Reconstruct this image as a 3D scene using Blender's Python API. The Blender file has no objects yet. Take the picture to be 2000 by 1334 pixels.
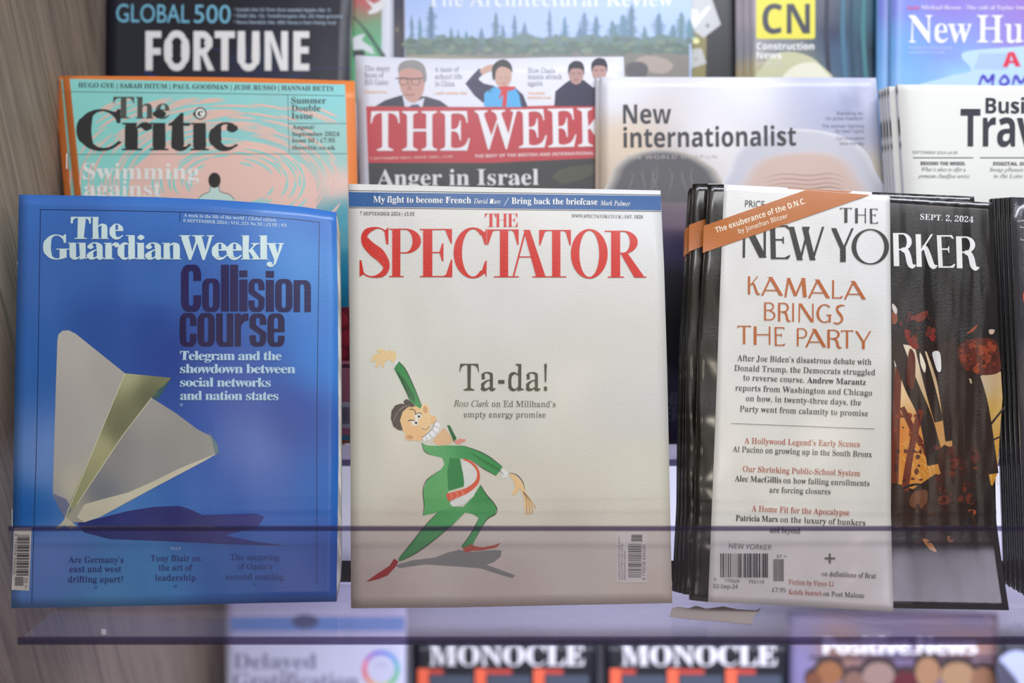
import bpy
import bmesh
import math
import random
from mathutils import Vector, Matrix
from mathutils.geometry import tessellate_polygon

scene = bpy.context.scene
C = scene.collection
R = math.radians

# ------------------------------------------------------------------ camera, world, lamps, exposure
# The display leans back: its own axes are x (to the right), u (up along the leaning magazines)
# and n (out of them, towards the customer).
LEAN = R(30)
BASE = Vector((0, 0, 1.25))
AX = Vector((1, 0, 0))
AU = Vector((0, math.sin(LEAN), math.cos(LEAN)))
AN = Vector((0, -math.cos(LEAN), math.sin(LEAN)))
RACK = Matrix((AX, AU, AN)).transposed()
FOCAL, CX, CY, DIST, PITCH = 1944.0, 1000.0, 667.0, 0.65, R(3)


def world(p):
    return BASE + RACK @ Vector(p)


cam = bpy.data.cameras.new('camera')
cam.sensor_width = 36
cam.lens = FOCAL * 36 / 2000
cam.dof.use_dof = True
cam.dof.focus_distance = 0.652
cam.dof.aperture_fstop = 2.8
cam.clip_start = 0.02
camera = bpy.data.objects.new('camera', cam)
C.objects.link(camera)
fwd = AU * math.sin(PITCH) - AN * math.cos(PITCH)
up = AU * math.cos(PITCH) + AN * math.sin(PITCH)
camera.matrix_world = Matrix.Translation(world((0, 0, DIST))) @ Matrix((AX, up, -fwd)).transposed().to_4x4()
scene.camera = camera

scene.view_settings.view_transform = 'Standard'
scene.view_settings.look = 'None'
scene.view_settings.exposure = 0.0
scene.view_settings.gamma = 1.0
scene.view_settings.use_curve_mapping = False

wd = bpy.data.worlds.new('shop_interior')
scene.world = wd
wd.use_nodes = True
wd.node_tree.nodes['Background'].inputs['Color'].default_value = (1.0, 0.93, 0.84, 1)
wd.node_tree.nodes['Background'].inputs['Strength'].default_value = 0.20


def area_lamp(name, loc, target, sx, sy, power, color):
    l = bpy.data.lights.new(name, 'AREA')
    l.shape = 'RECTANGLE'
    l.size, l.size_y = sx, sy
    l.energy = power
    l.color = color
    o = bpy.data.objects.new(name, l)
    C.objects.link(o)
    o.location = loc
    d = Vector(target) - Vector(loc)
    o.rotation_euler = d.to_track_quat('-Z', 'Y').to_euler()
    return o


# rows of ceiling panels behind the customer, a cool strip lamp over the display and one under it
for px in (-2.6, -0.9, 0.55, 1.5):
    for py, pw in ((-4.0, 8), (-5.8, 10)):
        area_lamp('ceiling_panel_lamp', (px, py, 3.3), (px, py, 0), 0.42, 0.42, pw, (1.0, 0.92, 0.76))
area_lamp('added_glare_lamp', (0.3, -2.0, 3.3), (0.3, -2.0, 0), 4.8, 0.22, 36, (0.97, 0.97, 1.0))  # line lamp added to throw a glare band on the curled black cover
area_lamp('display_strip_lamp', world((0.32, 0.60, 0.30)), world((0.25, 0.12, -0.12)), 1.25, 0.08, 5.6, (0.86, 0.90, 1.0))
area_lamp('lower_strip_lamp', world((0.42, -0.205, -0.10)), world((0.42, -0.30, -0.60)), 1.15, 0.05, 4.0, (0.78, 0.80, 1.0))


# ------------------------------------------------------------------ helpers: measuring points, colour, materials
def ray(px, py):
    dx, dy = (px - CX) / FOCAL, -(py - CY) / FOCAL
    return Vector((dx, dy * math.cos(PITCH) + math.sin(PITCH), dy * math.sin(PITCH) - math.cos(PITCH)))


def hit(px, py, n):
    """display coordinates of a point measured in the photograph, at depth n of the display"""
    d = ray(px, py)
    return Vector((0, 0, DIST)) + d * ((n - DIST) / d.z)


def hit_plane(px, py, p, nor):
    d, o = ray(px, py), Vector((0, 0, DIST))
    nor = Vector(nor)
    return o + d * ((Vector(p) - o).dot(nor) / d.dot(nor))


def lin(c):
    c = c / 255.0
    return c / 12.92 if c <= 0.04045 else ((c + 0.055) / 1.055) ** 2.4


def node_mat(name):
    m = bpy.data.materials.new(name)
    m.use_nodes = True
    nt = m.node_tree
    return m, nt, nt.nodes['Principled BSDF']


def print_mat(name, rough=0.35, wrinkle=0.25, wscale=9.0, grain=0.06, coat=0.0, spec=0.5, coat_rough=0.15, streak=1.6):
    """printed paper: ink colour from the mesh, wavy sheet, fine paper grain"""
    m, nt, b = node_mat(name)
    at = nt.nodes.new('ShaderNodeAttribute')
    at.attribute_name = 'Col'
    nt.links.new(at.outputs['Color'], b.inputs['Base Color'])
    b.inputs['Roughness'].default_value = rough
    b.inputs['Specular IOR Level'].default_value = spec
    if coat:
        b.inputs['Coat Weight'].default_value = coat
        b.inputs['Coat Roughness'].default_value = coat_rough
    tc = nt.nodes.new('ShaderNodeTexCoord')
    n1 = nt.nodes.new('ShaderNodeTexNoise')
    n1.inputs['Scale'].default_value = wscale
    n1.inputs['Detail'].default_value = 2
    mp = nt.nodes.new('ShaderNodeMapping')
    mp.inputs['Scale'].default_value = (streak, 0.7, 1)
    nt.links.new(tc.outputs['Object'], mp.inputs['Vector'])
    nt.links.new(mp.outputs['Vector'], n1.inputs['Vector'])
    n2 = nt.nodes.new('ShaderNodeTexNoise')
    n2.inputs['Scale'].default_value = 900
    nt.links.new(tc.outputs['Object'], n2.inputs['Vector'])
    b1 = nt.nodes.new('ShaderNodeBump')
    b1.inputs['Strength'].default_value = wrinkle
    b1.inputs['Distance'].default_value = 0.01
    b2 = nt.nodes.new('ShaderNodeBump')
    b2.inputs['Strength'].default_value = grain
    b2.inputs['Distance'].default_value = 0.001
    nt.links.new(n1.outputs['Fac'], b1.inputs['Height'])
    nt.links.new(n2.outputs['Fac'], b2.inputs['Height'])
    nt.links.new(b1.outputs['Normal'], b2.inputs['Normal'])
    nt.links.new(b2.outputs['Normal'], b.inputs['Normal'])
    return m


def paper_edge_mat():
    m, nt, b = node_mat('page_edges')
    tc = nt.nodes.new('ShaderNodeTexCoord')
    mp = nt.nodes.new('ShaderNodeMapping')
    mp.inputs['Scale'].default_value = (60, 6, 5200)
    n1 = nt.nodes.new('ShaderNodeTexNoise')
    n1.inputs['Scale'].default_value = 1.0
    cr = nt.nodes.new('ShaderNodeValToRGB')
    cr.color_ramp.elements[0].position = 0.35
    cr.color_ramp.elements[0].color = (0.42, 0.41, 0.38, 1)
    cr.color_ramp.elements[1].position = 0.6
    cr.color_ramp.elements[1].color = (0.78, 0.77, 0.72, 1)
    nt.links.new(tc.outputs['Object'], mp.inputs['Vector'])
    nt.links.new(mp.outputs['Vector'], n1.inputs['Vector'])
    nt.links.new(n1.outputs['Fac'], cr.inputs['Fac'])
    nt.links.new(cr.outputs['Color'], b.inputs['Base Color'])
    b.inputs['Roughness'].default_value = 0.7
    return m


def wood_mat():
    m, nt, b = node_mat('grey_oak_laminate')
    tc = nt.nodes.new('ShaderNodeTexCoord')
    mp = nt.nodes.new('ShaderNodeMapping')
    mp.inputs['Scale'].default_value = (1, 70, 2.2)
    n1 = nt.nodes.new('ShaderNodeTexNoise')
    n1.inputs['Scale'].default_value = 3
    n1.inputs['Detail'].default_value = 6
    n1.inputs['Roughness'].default_value = 0.65
    n1.inputs['Distortion'].default_value = 0.6
    mp2 = nt.nodes.new('ShaderNodeMapping')
    mp2.inputs['Scale'].default_value = (1, 10, 0.8)
    n2 = nt.nodes.new('ShaderNodeTexNoise')
    n2.inputs['Scale'].default_value = 2.4
    n2.inputs['Detail'].default_value = 3
    cr = nt.nodes.new('ShaderNodeValToRGB')
    cr.color_ramp.elements[0].position = 0.34
    cr.color_ramp.elements[0].color = (0.170, 0.125, 0.090, 1)
    cr.color_ramp.elements[1].position = 0.56
    cr.color_ramp.elements[1].color = (0.325, 0.247, 0.184, 1)
    cr2 = nt.nodes.new('ShaderNodeValToRGB')
    cr2.color_ramp.elements[0].color = (0.78, 0.78, 0.78, 1)
    cr2.color_ramp.elements[0].position = 0.3
    cr2.color_ramp.elements[1].color = (1.12, 1.12, 1.12, 1)
    cr2.color_ramp.elements[1].position = 0.7
    mx = nt.nodes.new('ShaderNodeMix')
    mx.data_type = 'RGBA'
    mx.blend_type = 'MULTIPLY'
    mx.inputs['Factor'].default_value = 1
    nt.links.new(tc.outputs['Object'], mp.inputs['Vector'])
    nt.links.new(tc.outputs['Object'], mp2.inputs['Vector'])
    nt.links.new(mp.outputs['Vector'], n1.inputs['Vector'])
    nt.links.new(mp2.outputs['Vector'], n2.inputs['Vector'])
    nt.links.new(n1.outputs['Fac'], cr.inputs['Fac'])
    nt.links.new(n2.outputs['Fac'], cr2.inputs['Fac'])
    nt.links.new(cr.outputs['Color'], mx.inputs['A'])
    nt.links.new(cr2.outputs['Color'], mx.inputs['B'])
    nt.links.new(mx.outputs['Result'], b.inputs['Base Color'])
    b.inputs['Roughness'].default_value = 0.45
    bp = nt.nodes.new('ShaderNodeBump')
    bp.inputs['Strength'].default_value = 0.15
    bp.inputs['Distance'].default_value = 0.001
    nt.links.new(n1.outputs['Fac'], bp.inputs['Height'])
    nt.links.new(bp.outputs['Normal'], b.inputs['Normal'])
    return m


def acrylic_mat(name, tint, fres=1.45, haze=0.0, haze_col=(0.6, 0.58, 0.7)):
    """clear plastic sheet: see-through with a tint, mirror-like at grazing angles, faintly milky"""
    m = bpy.data.materials.new(name)
    m.use_nodes = True
    nt = m.node_tree
    for nd in list(nt.nodes):
        nt.nodes.remove(nd)
    out = nt.nodes.new('ShaderNodeOutputMaterial')
    tr = nt.nodes.new('ShaderNodeBsdfTransparent')
    tr.inputs['Color'].default_value = (*tint, 1)
    gl = nt.nodes.new('ShaderNodeBsdfGlossy')
    gl.inputs['Roughness'].default_value = 0.06
    fr = nt.nodes.new('ShaderNodeFresnel')
    fr.inputs['IOR'].default_value = fres
    di = nt.nodes.new('ShaderNodeBsdfDiffuse')
    di.inputs['Color'].default_value = (*haze_col, 1)
    m1 = nt.nodes.new('ShaderNodeMixShader')
    m1.inputs['Fac'].default_value = haze
    m2 = nt.nodes.new('ShaderNodeMixShader')
    ge = nt.nodes.new('ShaderNodeNewGeometry')
    inv = nt.nodes.new('ShaderNodeMath')
    inv.operation = 'SUBTRACT'
    inv.inputs[0].default_value = 1.0
    front = nt.nodes.new('ShaderNodeMath')
    front.operation = 'MULTIPLY'
    nt.links.new(ge.outputs['Backfacing'], inv.inputs[1])
    nt.links.new(inv.outputs['Value'], front.inputs[0])
    nt.links.new(fr.outputs['Fac'], front.inputs[1])
    nt.links.new(tr.outputs['BSDF'], m1.inputs[1])
    nt.links.new(di.outputs['BSDF'], m1.inputs[2])
    nt.links.new(front.outputs['Value'], m2.inputs['Fac'])
    nt.links.new(m1.outputs['Shader'], m2.inputs[1])
    nt.links.new(gl.outputs['BSDF'], m2.inputs[2])
    nt.links.new(m2.outputs['Shader'], out.inputs['Surface'])
    return m


def plain_mat(name, col, rough=0.5, metal=0.0, noise=0.06):
    m, nt, b = node_mat(name)
    n1 = nt.nodes.new('ShaderNodeTexNoise')
    n1.inputs['Scale'].default_value = 40
    cr = nt.nodes.new('ShaderNodeValToRGB')
    cr.color_ramp.elements[0].color = (*[c * (1 - noise) for c in col], 1)
    cr.color_ramp.elements[1].color = (*[min(1, c * (1 + noise)) for c in col], 1)
    nt.links.new(n1.outputs['Fac'], cr.inputs['Fac'])
    nt.links.new(cr.outputs['Color'], b.inputs['Base Color'])
    b.inputs['Roughness'].default_value = rough
    b.inputs['Metallic'].default_value = metal
    return m


EDGE = paper_edge_mat()
STEEL = plain_mat('staple_steel', (0.6, 0.6, 0.6), 0.3, 1.0)

# letter outlines used for the printed words: per letter its advance, then closed loops of points,
# each coordinate two digits in base 90, thousandths of the type size, offset 600
DIGITS = '!#$%&()*+,-./0123456789:;<=>?@ABCDEFGHIJKLMNOPQRSTUVWXYZ[]^_abcdefghijklmnopqrstuvwxyz{|}~'
LETTERS = {
 'fat': {
  'C': '1H .D1B-{1D-G1A,t19,G1*+z0s+S0X+20;*r/u*C/M*//#)}.R)u.!)r-K)u,u)},C*/+r*B+G*q*|+1*Y+R*;+x*!,D)k,q)Z-C)R-w)O.t)X/f)v0L*H1?+/0i+I0N+-04*p/u*Y/V*G/8*:.v*0.V**.;*(-A*;,Z*u,I+z,=-H,H.},U0,-60k.(1!.G0|.o0q/40a/T0G/s0*01/c0G/:0K.j1).j1)1D0I1D0Q100F0~040v0*0s/j0z/;1/.m1;',
  'E': '0} 0K15)i15)h0x*20w*C0s*T0m*b0e*k0V*Z0D*_0,*a/j*a*{*_*c*Z*M*k*=*b*1*T*)*C*!*1){)e)z)f)a0P)a0{,%0>,%0?+d01+G/}+//l*w/W*e/B*T/,*H.o*?.S*7.4*2-s*/-N*.-:*/,}*4,s*9,l*@,}*K,z*X,o-B-!-A-J-:-[-5-l---z,~.),q.3,a.$,L.+,7.0+y.9+[.u+[.u/E.:/E.!.[.,.A-z.--g-z-N-p-3-i,o-g,|0N,i0U,l0],r0c,y0f.%0j.R0c.y0V/<0F/T00/i/p/a/J/p.{0K.{',
  'G': '2) .E1B-x1D-E1A,t19,G1++{0s+U0X+40;*t/v*E/O*1/%*!.T)w.#)t-L)w,t*!,A*1+p*E+D*t*z+5*W+V*:+~)~,L)k,|)[-Q)S.,)P.r)T/Y)a1=*01=+l1>,%1A,711,E19,O1C,V1S,[1e,a20,b2/,z.%,z.%,b.Q,a.h,[.z,V/+,O/5,D/%,6/*,$/++k/+*q/**Z/%*I/4*:/**-.x*#.f)y.N)u.7)t-l)y-B*,,}*F,_*k,^+=,M+v,C,Z,@-J,K.~,X0--90k.,1!.@0}.X0y.q0q/+0e/A0U/U0E/k02/}/y02/a0A/F09/+0K.i1+.i1+1D0J1D0S190=0z000u/m0{/?1/.p1;',
  'L': '0f -}15)i15)g0x*20v*E0r*T0l*b0c*k0V*Y0G*^04*_/y*_+!*^*f*Y*P*k*@*b*4*U*,*E*$*2)})f){)g)a0O)a0w,70;,70&+r0.+R/{+8/j*}/V*j/C*X/-*K.q*@.V*8.8*3-w*/-#*3,w*7,p*<,k*C,}*K,}0J,k0U,q0_,x0g-$0m-00q-X0x-~0x',
  'M': '41 ,u15)f15)e0x*,0w*[0j*d0e*k0]*o0T*[0K*a*}*_*e*Z*O*k*@*a*4*R*,*B*$*0)})d){)f)a,^)a,_){,6)|,#*!+n*)+a*1+U*<+e*M+a*d+H0,-|)a.Y)a140;0s*G1(*=0~*50v*/0m**0F)}0#){0$)a4&)a4(){3d)|3?*&37*,3/*33)*;3:*E33/x3402380E3(0T310a3=0j3L0p3_0u4+0x4)150y15.w,$',
  'N': '1p ,;15)k15)h0x*&0v*@0j*w0+*Y*C*l*9*f*2*]*,*S*&*0)|)k){)k)a,Y)a,[){,2)}+{*$+k*++^*3+U*>+f*N+c*d+J/L0@)O0o)O0u/v0v020y0F0i0V0r0c0}0l100r1C0v1m0x1k15.{15.z0x/@0v/q0i/y0c0!0Z/n0Q0/,L',
  'O': '2C .M1C.(1E-[1C-71>,p16,M1*,.0w+m0f+P0O+709*}/{*i/_*@/A*2.}*&.[){.8)v-q)t-J)v-$){,[*&,9*2+t*@+S*i+5*|*v+6*[+O*D+l*0,,){,K)l,m)_-2)V-V)Q-})O.G)Q.m)V/4)_/U)l/v){07*00R*D0m*[1(*v1;+51d+S1s+t1~,92*,[2/-$21-J2/-r2*.:1~.^1s/#1d/C1</c1(/~0n0;0T0Q090g/y0x/X1+/816.s1> -30k-|1!.D0z.j0k/-0O/H0+/G/X/V.}/a.:/d-J/W+t/L*i.p*+.&)s-_)x-:*+,w*E,Z*k,Z+=,K+v,B,Z,?-J,J.~,U0-',
  'T': '0a )_15)_.x*@.x*L/C*B/g*R0)*j0A+&0U+E0e+i0m,-0p+~*f+z*O,-*?,!*3+r**+_*#+L)|+!){+#)a/;)a/<){.n)|.Y*#.G**.:*2.1*>.@*N.<*e.v0e/T0C/|/i0!.w0^.w0^15',
  'W': '3k ,p15)715)60x)V0w)n0n)v0g)}0]*(0P)u0B,?)O,})O.u.k0V)O17)O3P013B0B3Q0]3Z0g3f0o3r0u470x43151m151l0x220w2J0q2T0l2]0f2c0]2O0R2P0F2D/k1Q,H0H0N080a0F0n0]0u1/0x1-15-<15-:0x-^0v-{0o.)0k.20d.:0X.@0K.10;.G/P-C,5,80L,90W,%0a,+0i,20n,P0w,q0x',
  'a': '/C ,w.w,B.y,%.x+g.u+M.p+7.i*~._*l.T*[.I*N.;*C.-*%-z)~-j)|-W)}-H*#-;**-/*G-$*P,y*[,t*j,p*z,o+-,p+:,s+E,x+P-!+X-,+u-7+y-B+z-O+y-X+v-c+r-m+U-w+J.++^.1+].5+L.C+Y.M+r.S,-.U,<.T,M.P,[.J,h.A,p.6,_.(,d-t,e-_,w,n,7,Y+[,E+-,1*d+w*F+a)y+E)m+))i*e)k*M)q*8*3*%*@)r*P)e*e)Y*{)T+9)R+g)V,3)d,Y)y,}*9,y)x-7)c-P)T-t)P.7)S.T)_.q)q/C*..|*C.a*9.a*:.X*=.U*@.j*M.i-0.f-W.]-z.N.:.%.P-h.c-D.o ,G,;,y,M,z*e,H*=,2*7+|*<+k*J+v*c+s+(+e+U+}+{',
  'b': '/] ,/15)Z15)X0y){0w*30o*:0i**0_*-0Q*5)N*U)N+G*/+h)r,,)_,M)T,q)P-6)R-T)Y-r)e.0)t.H*+.]*@.q*Y/9*w/F+:/O+Z/T,!/V,H/U,k/P--/I-I/?-f.y-~.j.7.X.J.E.Z.0.i-u.r-[.w-@.y,w.u,U.j,8.V+{.< ,[.=,e.>,v.;-1.3-A.$-N-o-B-T-I-5-M,l-N,?-M+g-I+8-C*o-O*N-C*7-2*&,t)y,c)v,H){,1*.,9*H,5*m,5-a,8-m,)-x,0.%,:./,D.5,U.:',
  'c': '.R ,z.x,U.z,4.x+r.r+S.g+8.W*{.E*f.0*P-t*+-W)y-:)p,w)j,S)h,0)j+k)o+I)w+,*&*l*K*P*]*:*q*%++)q+B)c+[)X+x)R,9)P,t)W-K)l.[*a.1*r-s*Z-X*K-:*A-&*>,m*A,K*L,3*_+z*y+i+<+s+d+l,5+j,j+o-U+j..,+.M,M.W,Z.U,l.M,v.B,c.1,e-N-<-+-W-&-g-(-s-+-~-0.*-7.1-A.L-K.O-W.P-f.M-}.F.6.#.H-o.Y-W.i-<.r',
  'd': '/l //15,G15,E0y,j0x-&0q-10k-90d->0X-,0L-C.>-,.W,m.k,M.u,*.y+k.w+P.q+9.g+!.W*k.F*W.1*2-v*$-Y)v-;)n,v)i,Q)h,,)i+g)n+G)u+)*!*j*E*O*T*9*f*$*y)q+2)c+I)X+c)R+})P,I)U,l)d-,){-C*?-6)P.U)i/))o/d)q/g*./C*1/8*5/.*;/(*A/9*J ,E.<,T.?,_.>,y.6-(./-2.%-:-x-*-m---a--*x-=*i-6*Y--*M,~*C,r*:,f*4,P*/,B*2,-*:+z*H+o*]+|*x+v+=+s+e+r,5+s,d+w-/+}-P+p-m+{.$,..3',
  'e': '.^ ,g.u,;.y+z.w+^.q+C.h++.X*q.G*].3*K-y*&-^)w-A)o-!)j,^)h,;)j+r)n+N)w+.*%*m*J*Q*Z*9*o*$+()q+?)c+X)X+u)R,6)P,s)X-K)q.[*s./++-r*k-V*T-9*H,|*D,I*O+|*t+y+Q+k,H.S,H.X,S.U-).K-T.<-{-l.>-O.W-/.k ,&.N,B.W,M.U,].P,i.F,r.9,b.),f-p,h-T,i-7,o,q+k,q+p-%+t-e+l.4',
  'g': '/* ,Y.x,;.y+z.x+^.t+D.n+,.e*s.X*_.K*M.<*?.+){-u)s-a)n-J)l-3)s,[*j+k+A+O+$+B*i+5*S+&*C*u*7*f)u*U)p*D)n*2)r)v*8)_*M)J*l)9*F)+*-(w)e(c)_(J)c(6*%(#*5&o*K&_*h&R+.&I+U&D,*&B,g&E->&L-l&Y.4&m.P(&.{(B/+(b//)(/.)>/*)Q/#)e.b)t.U*$.G*0.5*:-|*A-c*G-D*K,}*M,!*N+k*P+S*V+F*c+W*q+X*{+F+(+L+0+T+7+_+>+s+B+x+E,m+E-)+I-@+O-T+W-i+c-z+p.,+~.9,2.X,D.a,W.f,m.g-%.e-@.]-Y.Q-r.-.,/+.,/+.d-W.d-8.m,x.t ,;.W,G.U,W.O,e.F,n.8,].%,c-l,e-P,e,o,c,R,],<,n,*,e+x,W+n,G+h,;+f,0+h+{+n+o+x+f,*+u,<+q,R+n,o+m-1+n-P+q-l+u.%+f.8+o.F+{.O,0.U +E),-=)+-[)%-j(}-s(w-{(o-j(e-k(W-v(6-V&{-#&m,@&h,!&i+e&m+L&s+:&{+,()*}(5*w(@+.(M+0(^*~(n+-(|',
  'h': '/| ,=15)m15)j0z*.0x*A0p*H0j*M0b*;0V*<*I*:*=*L*3*G*+*?*$*,)z)j)y)k)a,f)a,g)y,Q)z,?*$,8*+,3*3,E*=,.-U,A-o,U.!,q..-$.1-/.0-;.,-E.%-K-y-:-n-=-_-?*X-<*>-I*,-9)}-+)y,y)y,y)a/s)a/t)y/T)z/A*$/:*+/5*3/G*=/E-2/=-z/$.O.A.o-c.y-7.t,m.f,J.L,-.*',
  'i': ',z +Q1@+A1A+11@*~1;*r15*g1+*[0{*?0o*;0_*:0O*;0@*?02*[0$*g/u*r/l*~/e+1/a+A/_+Q/a+a/e+n/l+y/u,%0$,C02,G0@,H0O,G0_,C0o,&0{+y1++n15+b1; ,?.m)p.m)m.R*0.Q*C.J*I.E*8.=*;.3*:*<*L*2*G*+*@*%*-){)j)y)k)a,p)a,r)y,Q){,?*%,8*,,4*4,F*=',
  'k': '/Y ,=15)p15)m0y*00w*C0p*J0k*90c*:*=*L*3*G*+*@*%*,){)i)y)j)a,i)a,k)y,Q){,>*%,8*,,3*4,E*=,C*X,.+u,C,,-X*@-D*:-E*4-X**-P*!-F)z-:)y-&)y-&)a0))a0,)y/j){/^*#/Q*,/G*8-C-..7-|.P.5.l.D/,.N/X.R/U.m,u.m,u.R-C.Q-R.L-^.E-L.;-J.1-[.%-S-v,-,L',
  'l': ',| ,?15)n15)m0y*00x*C0p*J0j*90b*:*<*L*2*G*+*@*%*-){)j)y)k)a,p)a,r)y,Q){,?*%,8*,,4*4,F*=',
  'm': '2p .-.t-X.y-1.t,j.e,H.J,+.&,;.m)m.m)k.S*..R*A.J*H.C*M.;*;.1*<*I*:*=*L*3*G*+*?*$*,)z)j)y)k)a,b)a,c)y,M){,<*&,5*-,1*4,C*>,,-U,=-o,Q.!,l..,|.1-*.0-6.,-@.$-F-y-5-m-8-^-7*>-J*4-E*,->*%-,)z,t)y,u)a/])a/^)y/I)z/7*%/1*,/,*4/>*>/&-X/:-p/M.#/h../w.10$.001.,0;.%0A-y00-n03-_03*>0E*40@*,09*%0&)z/o)y/p)a2e)a2g)y2G)z25*$2.*+2)*32;*=29-221-z1u.O16.o0W.y0,.t/b.d/>.G.|-~.y.G.Q.d',
  'n': '/| .A.o-c.y-6.t,m.f,I.L,-.+,=.m)m.m)k.S*..R*A.J*H.C*M.;*;.1*<*I*:*=*L*3*G*+*?*$*,)z)j)y)k)a,f)a,g)y,Q)z,?*$,8*+,3*3,E*=,.-U,A-o,U.!,q..-$.1-/.0-;.,-E.%-K-y-:-n-=-_-?*X-<*>-I*,-9)}-+)y,y)y,y)a/s)a/t)y/T)z/A*$/:*+/5*3/G*=/E-2/=-z/$.O',
  'o': '/8 ,n.w,K.y,*.w+h.q+J.g+0.W*t.F*_.2*L-w*&-[)w->)n,{)i,Y)g,6)i+p)n+N)w+0*&*o*L*S*_*<*u*&+0)r+J)d+i)X,+)R,L)P,o)R-0)X-L)c-h)q.!*%.8*:.J*Q.q*m.}+./*+L//+o/1,6//,Y/*,}.}-?.q-].J-x.8.3.!.G-g.X-K.h-0.q ,>.W,L.Z,X.W,n.O,|.B-+.0,z-q-!-I-&,t,x*J--*?,~*-,p)|,Z)u,L)r,>)u,*)|+x*-+m*?+~*K+r,u+u-I+{-q+m.0+w.B,).O',
  'r': '.I -i.x-R.y-@.w-/.s,z.k,h.^,U.O,F.>,7.+,*-p,:.m)p.m)m.R*0.Q*B.K*I.E*M.>*;.3*:*<*L*2*G*+*@*%*-){)j)y)k)a--)a-/)y,f){,I*$,?*+,8*2,I*<,F*H,E*X,E,q,F-+,J->,:-P,C-a,M-m,W-u,l-|,q-{,s-x-#-t-G-I-P-E-[-C-j-B-x-C.)-G.3-L.<-T.X-_._-k.c-w.d.).c.:.^.I.V.V.8.c.,.m-z.t',
  's': '.J +Z.w+;.o*}.b*g.N*S.8*0-{*)-^*%-?*(-**-,s*5,_*U,M*f,=*w,.+0+{,7+G,O+9,b+(,m*r,Y*],X*N,k*A,e*6,Y*-,N*$,?){,0)x+~)w+n)y+T*#+@*/+-*?*x*S*j*l*t+**f+H*)+H*))R*b)R*W)^*b)g*t)n+$)j+a)V+x)Q,2)P,U)S,u)[-4)j-K)|-_*7.&*Q./*r.2+8.1+Q.,+j.$+}-a,3-R,B-A,P--,_,r,m+X-Q+Q-Y+L-e+_-o+^-{+_.++L.5+R.>+Z.G+e.M,!.U,/.V,>.T,R.O,e.F,v.9-).*-6-s-,-Z-;-A-u-A-u.z-N.z-H.q-A.j',
  't': '-K ,80b+m0b*?.y)i.[)n.<*D.<*7*q*9*S*=*:*F*$*h)q*w)d+.)X+F)S+e)Q,9)X,c)o-X*i-**v,y*_,k*N,V*D,K*A,E*B,C*E,6*J,0*Q,A*Y,8.<-=.<-=.m,8.m',
  'u': '/s ,4.m)b.m)_.S*!.Q*-.N*7.I*>.A*..8*3+;*5*r*:*P*C*5*g){*x)i+2)Z+M)S+p)P,+)Q,@)U,T)[,i)f,|)q-0)~-?*0-K*A-?)P.^)k/2)r/n)t/o*1/M*3/9*:/2*?/,*F/>*Q/<*^/5.m,[.m,Z.S,|.R-7.J-?.C-D.:-2..-J*i-9*S-%*E,j*=,X*:,O*;,K*>,;*C,3*I,,*R,=*],;*i',
  'w': '0r ,).m)?.m):.R)U.P)r.8)_.0+R)P,0)P-C,x.;)P.s)P0k.)0Y.30e.E0k.K0y.S19.T17.m/J.m/H.T/b.R0%.C/n.=/7,!.m.8.Y.C.d.K.p.P/0.R//.m,A.m,@.T,U.S,l.K,q.E,u.>,d.5,w-U,I+j+m.?+X.D+[.H,*.R',
  'y': '.] ,P.m)G.m)G.R*1.&)}-y+h)X+Q(m+b(a+H(;+<(/++(%+%(&*w(0+$(7+,(T+,(_*n(j*g(q*^(x*S(|*G)!*:)#*+)!){({)p(u)g(l)I(b)C(U)@(I)?(<)A(*)E&v)d&g)o&Y)|&O*/&H*@&C*S&B*h&C*y&F+,&J+:&Q+H&Y+T&g+b&u+n(+,3(?.<-t.-.&.:.?.B.G.R.Q.o.R.m.m,s.m,s.R-J.L-P.H-U.C-B.=-8-_,g+],&.>+p.D+t.I,P.R',
 },
 'gill': {
  '0': '/7 -K1),K1B+K1)*a0<*3/&*!-L*3+s*a*]+K)q,K)V-K)q.7*].e+s.u-L.e/&.70< +t0-,K0?-#0--K/U-e._-m-L-e,:-K+C-#*m,K*Y+t*m+K+C+3,:++-L+3._+K/U',
  '5': '/7 *l19*l->+w-G,h-0-;,^-K+|-@+K,}+!,O*e+t*Y+M*]+&*h*]*w*7+1*7*%*c)o+/)b+X)X,()V-&)h-p*:.B+$.S+~.B,|-m-h,y.8+k.D+k0;.10;.119',
  'A': '1* -c1=,x1=)a)a*k)a+g+v.{+v/|)a1*)a ,1,t-=/[.Q,t',
  'B': '/x *P19*P)a-,)a.?)r/-*A/U*}/d+c/W,G/6,}.^-H-t-a-t-c.F-|.i.@.|.j/%/?.v0$.N0]-i1*,d19 +X0;,X0;-703-[/{-q/Z-w/6-n.b-Q.>-#.*,?.!+X.! +X-$,v-$-^,y.2,c.N,@.W+q.P+I.9+%-h*i,{*^+X*^',
  'C': '1S .z1?.C1B,c1&+E06*Q.z*5-B*K,++3*r,K)y.=)V/-)[/o)i0L)|1%*81%+I0E+(/e*l/&*[.F*V-0*k,3+D+T,<+@-K+U.Y,3/R-00..B0B.~0>/]010</w0{/U0{0f071!/U15',
  'E': '/7 *P19*P)a.v)a.v*^+X*^+X-!.c-!.c-}+X-}+X0;.m0;.m19',
  'G': '1u .x1?.=1B,b1&+F06*S.|*7-H*R+t+D*_,^)r.:)V/#)Y/e)e0H)v10*410-G.Y-G.Y,I0(,I0(*s/a*i/:*_.q*X.H*V-3*k,5+E+V,<+B-K+V.X,4/Q--0..;0B.{0>/]010?/x0~/Y0~0d041#/R16',
  'I': ',K +Y19*Q19*Q)a+Y)a',
  'J': ',K +Y19*Q19*Q)v*N)/*?(W)y(:):(0(}(0)3&/)Q&-*N&>+.&n+O(Y+Y)W',
  'L': '/- +W19*O19*O)a/!)a/!*^+W*^',
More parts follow.
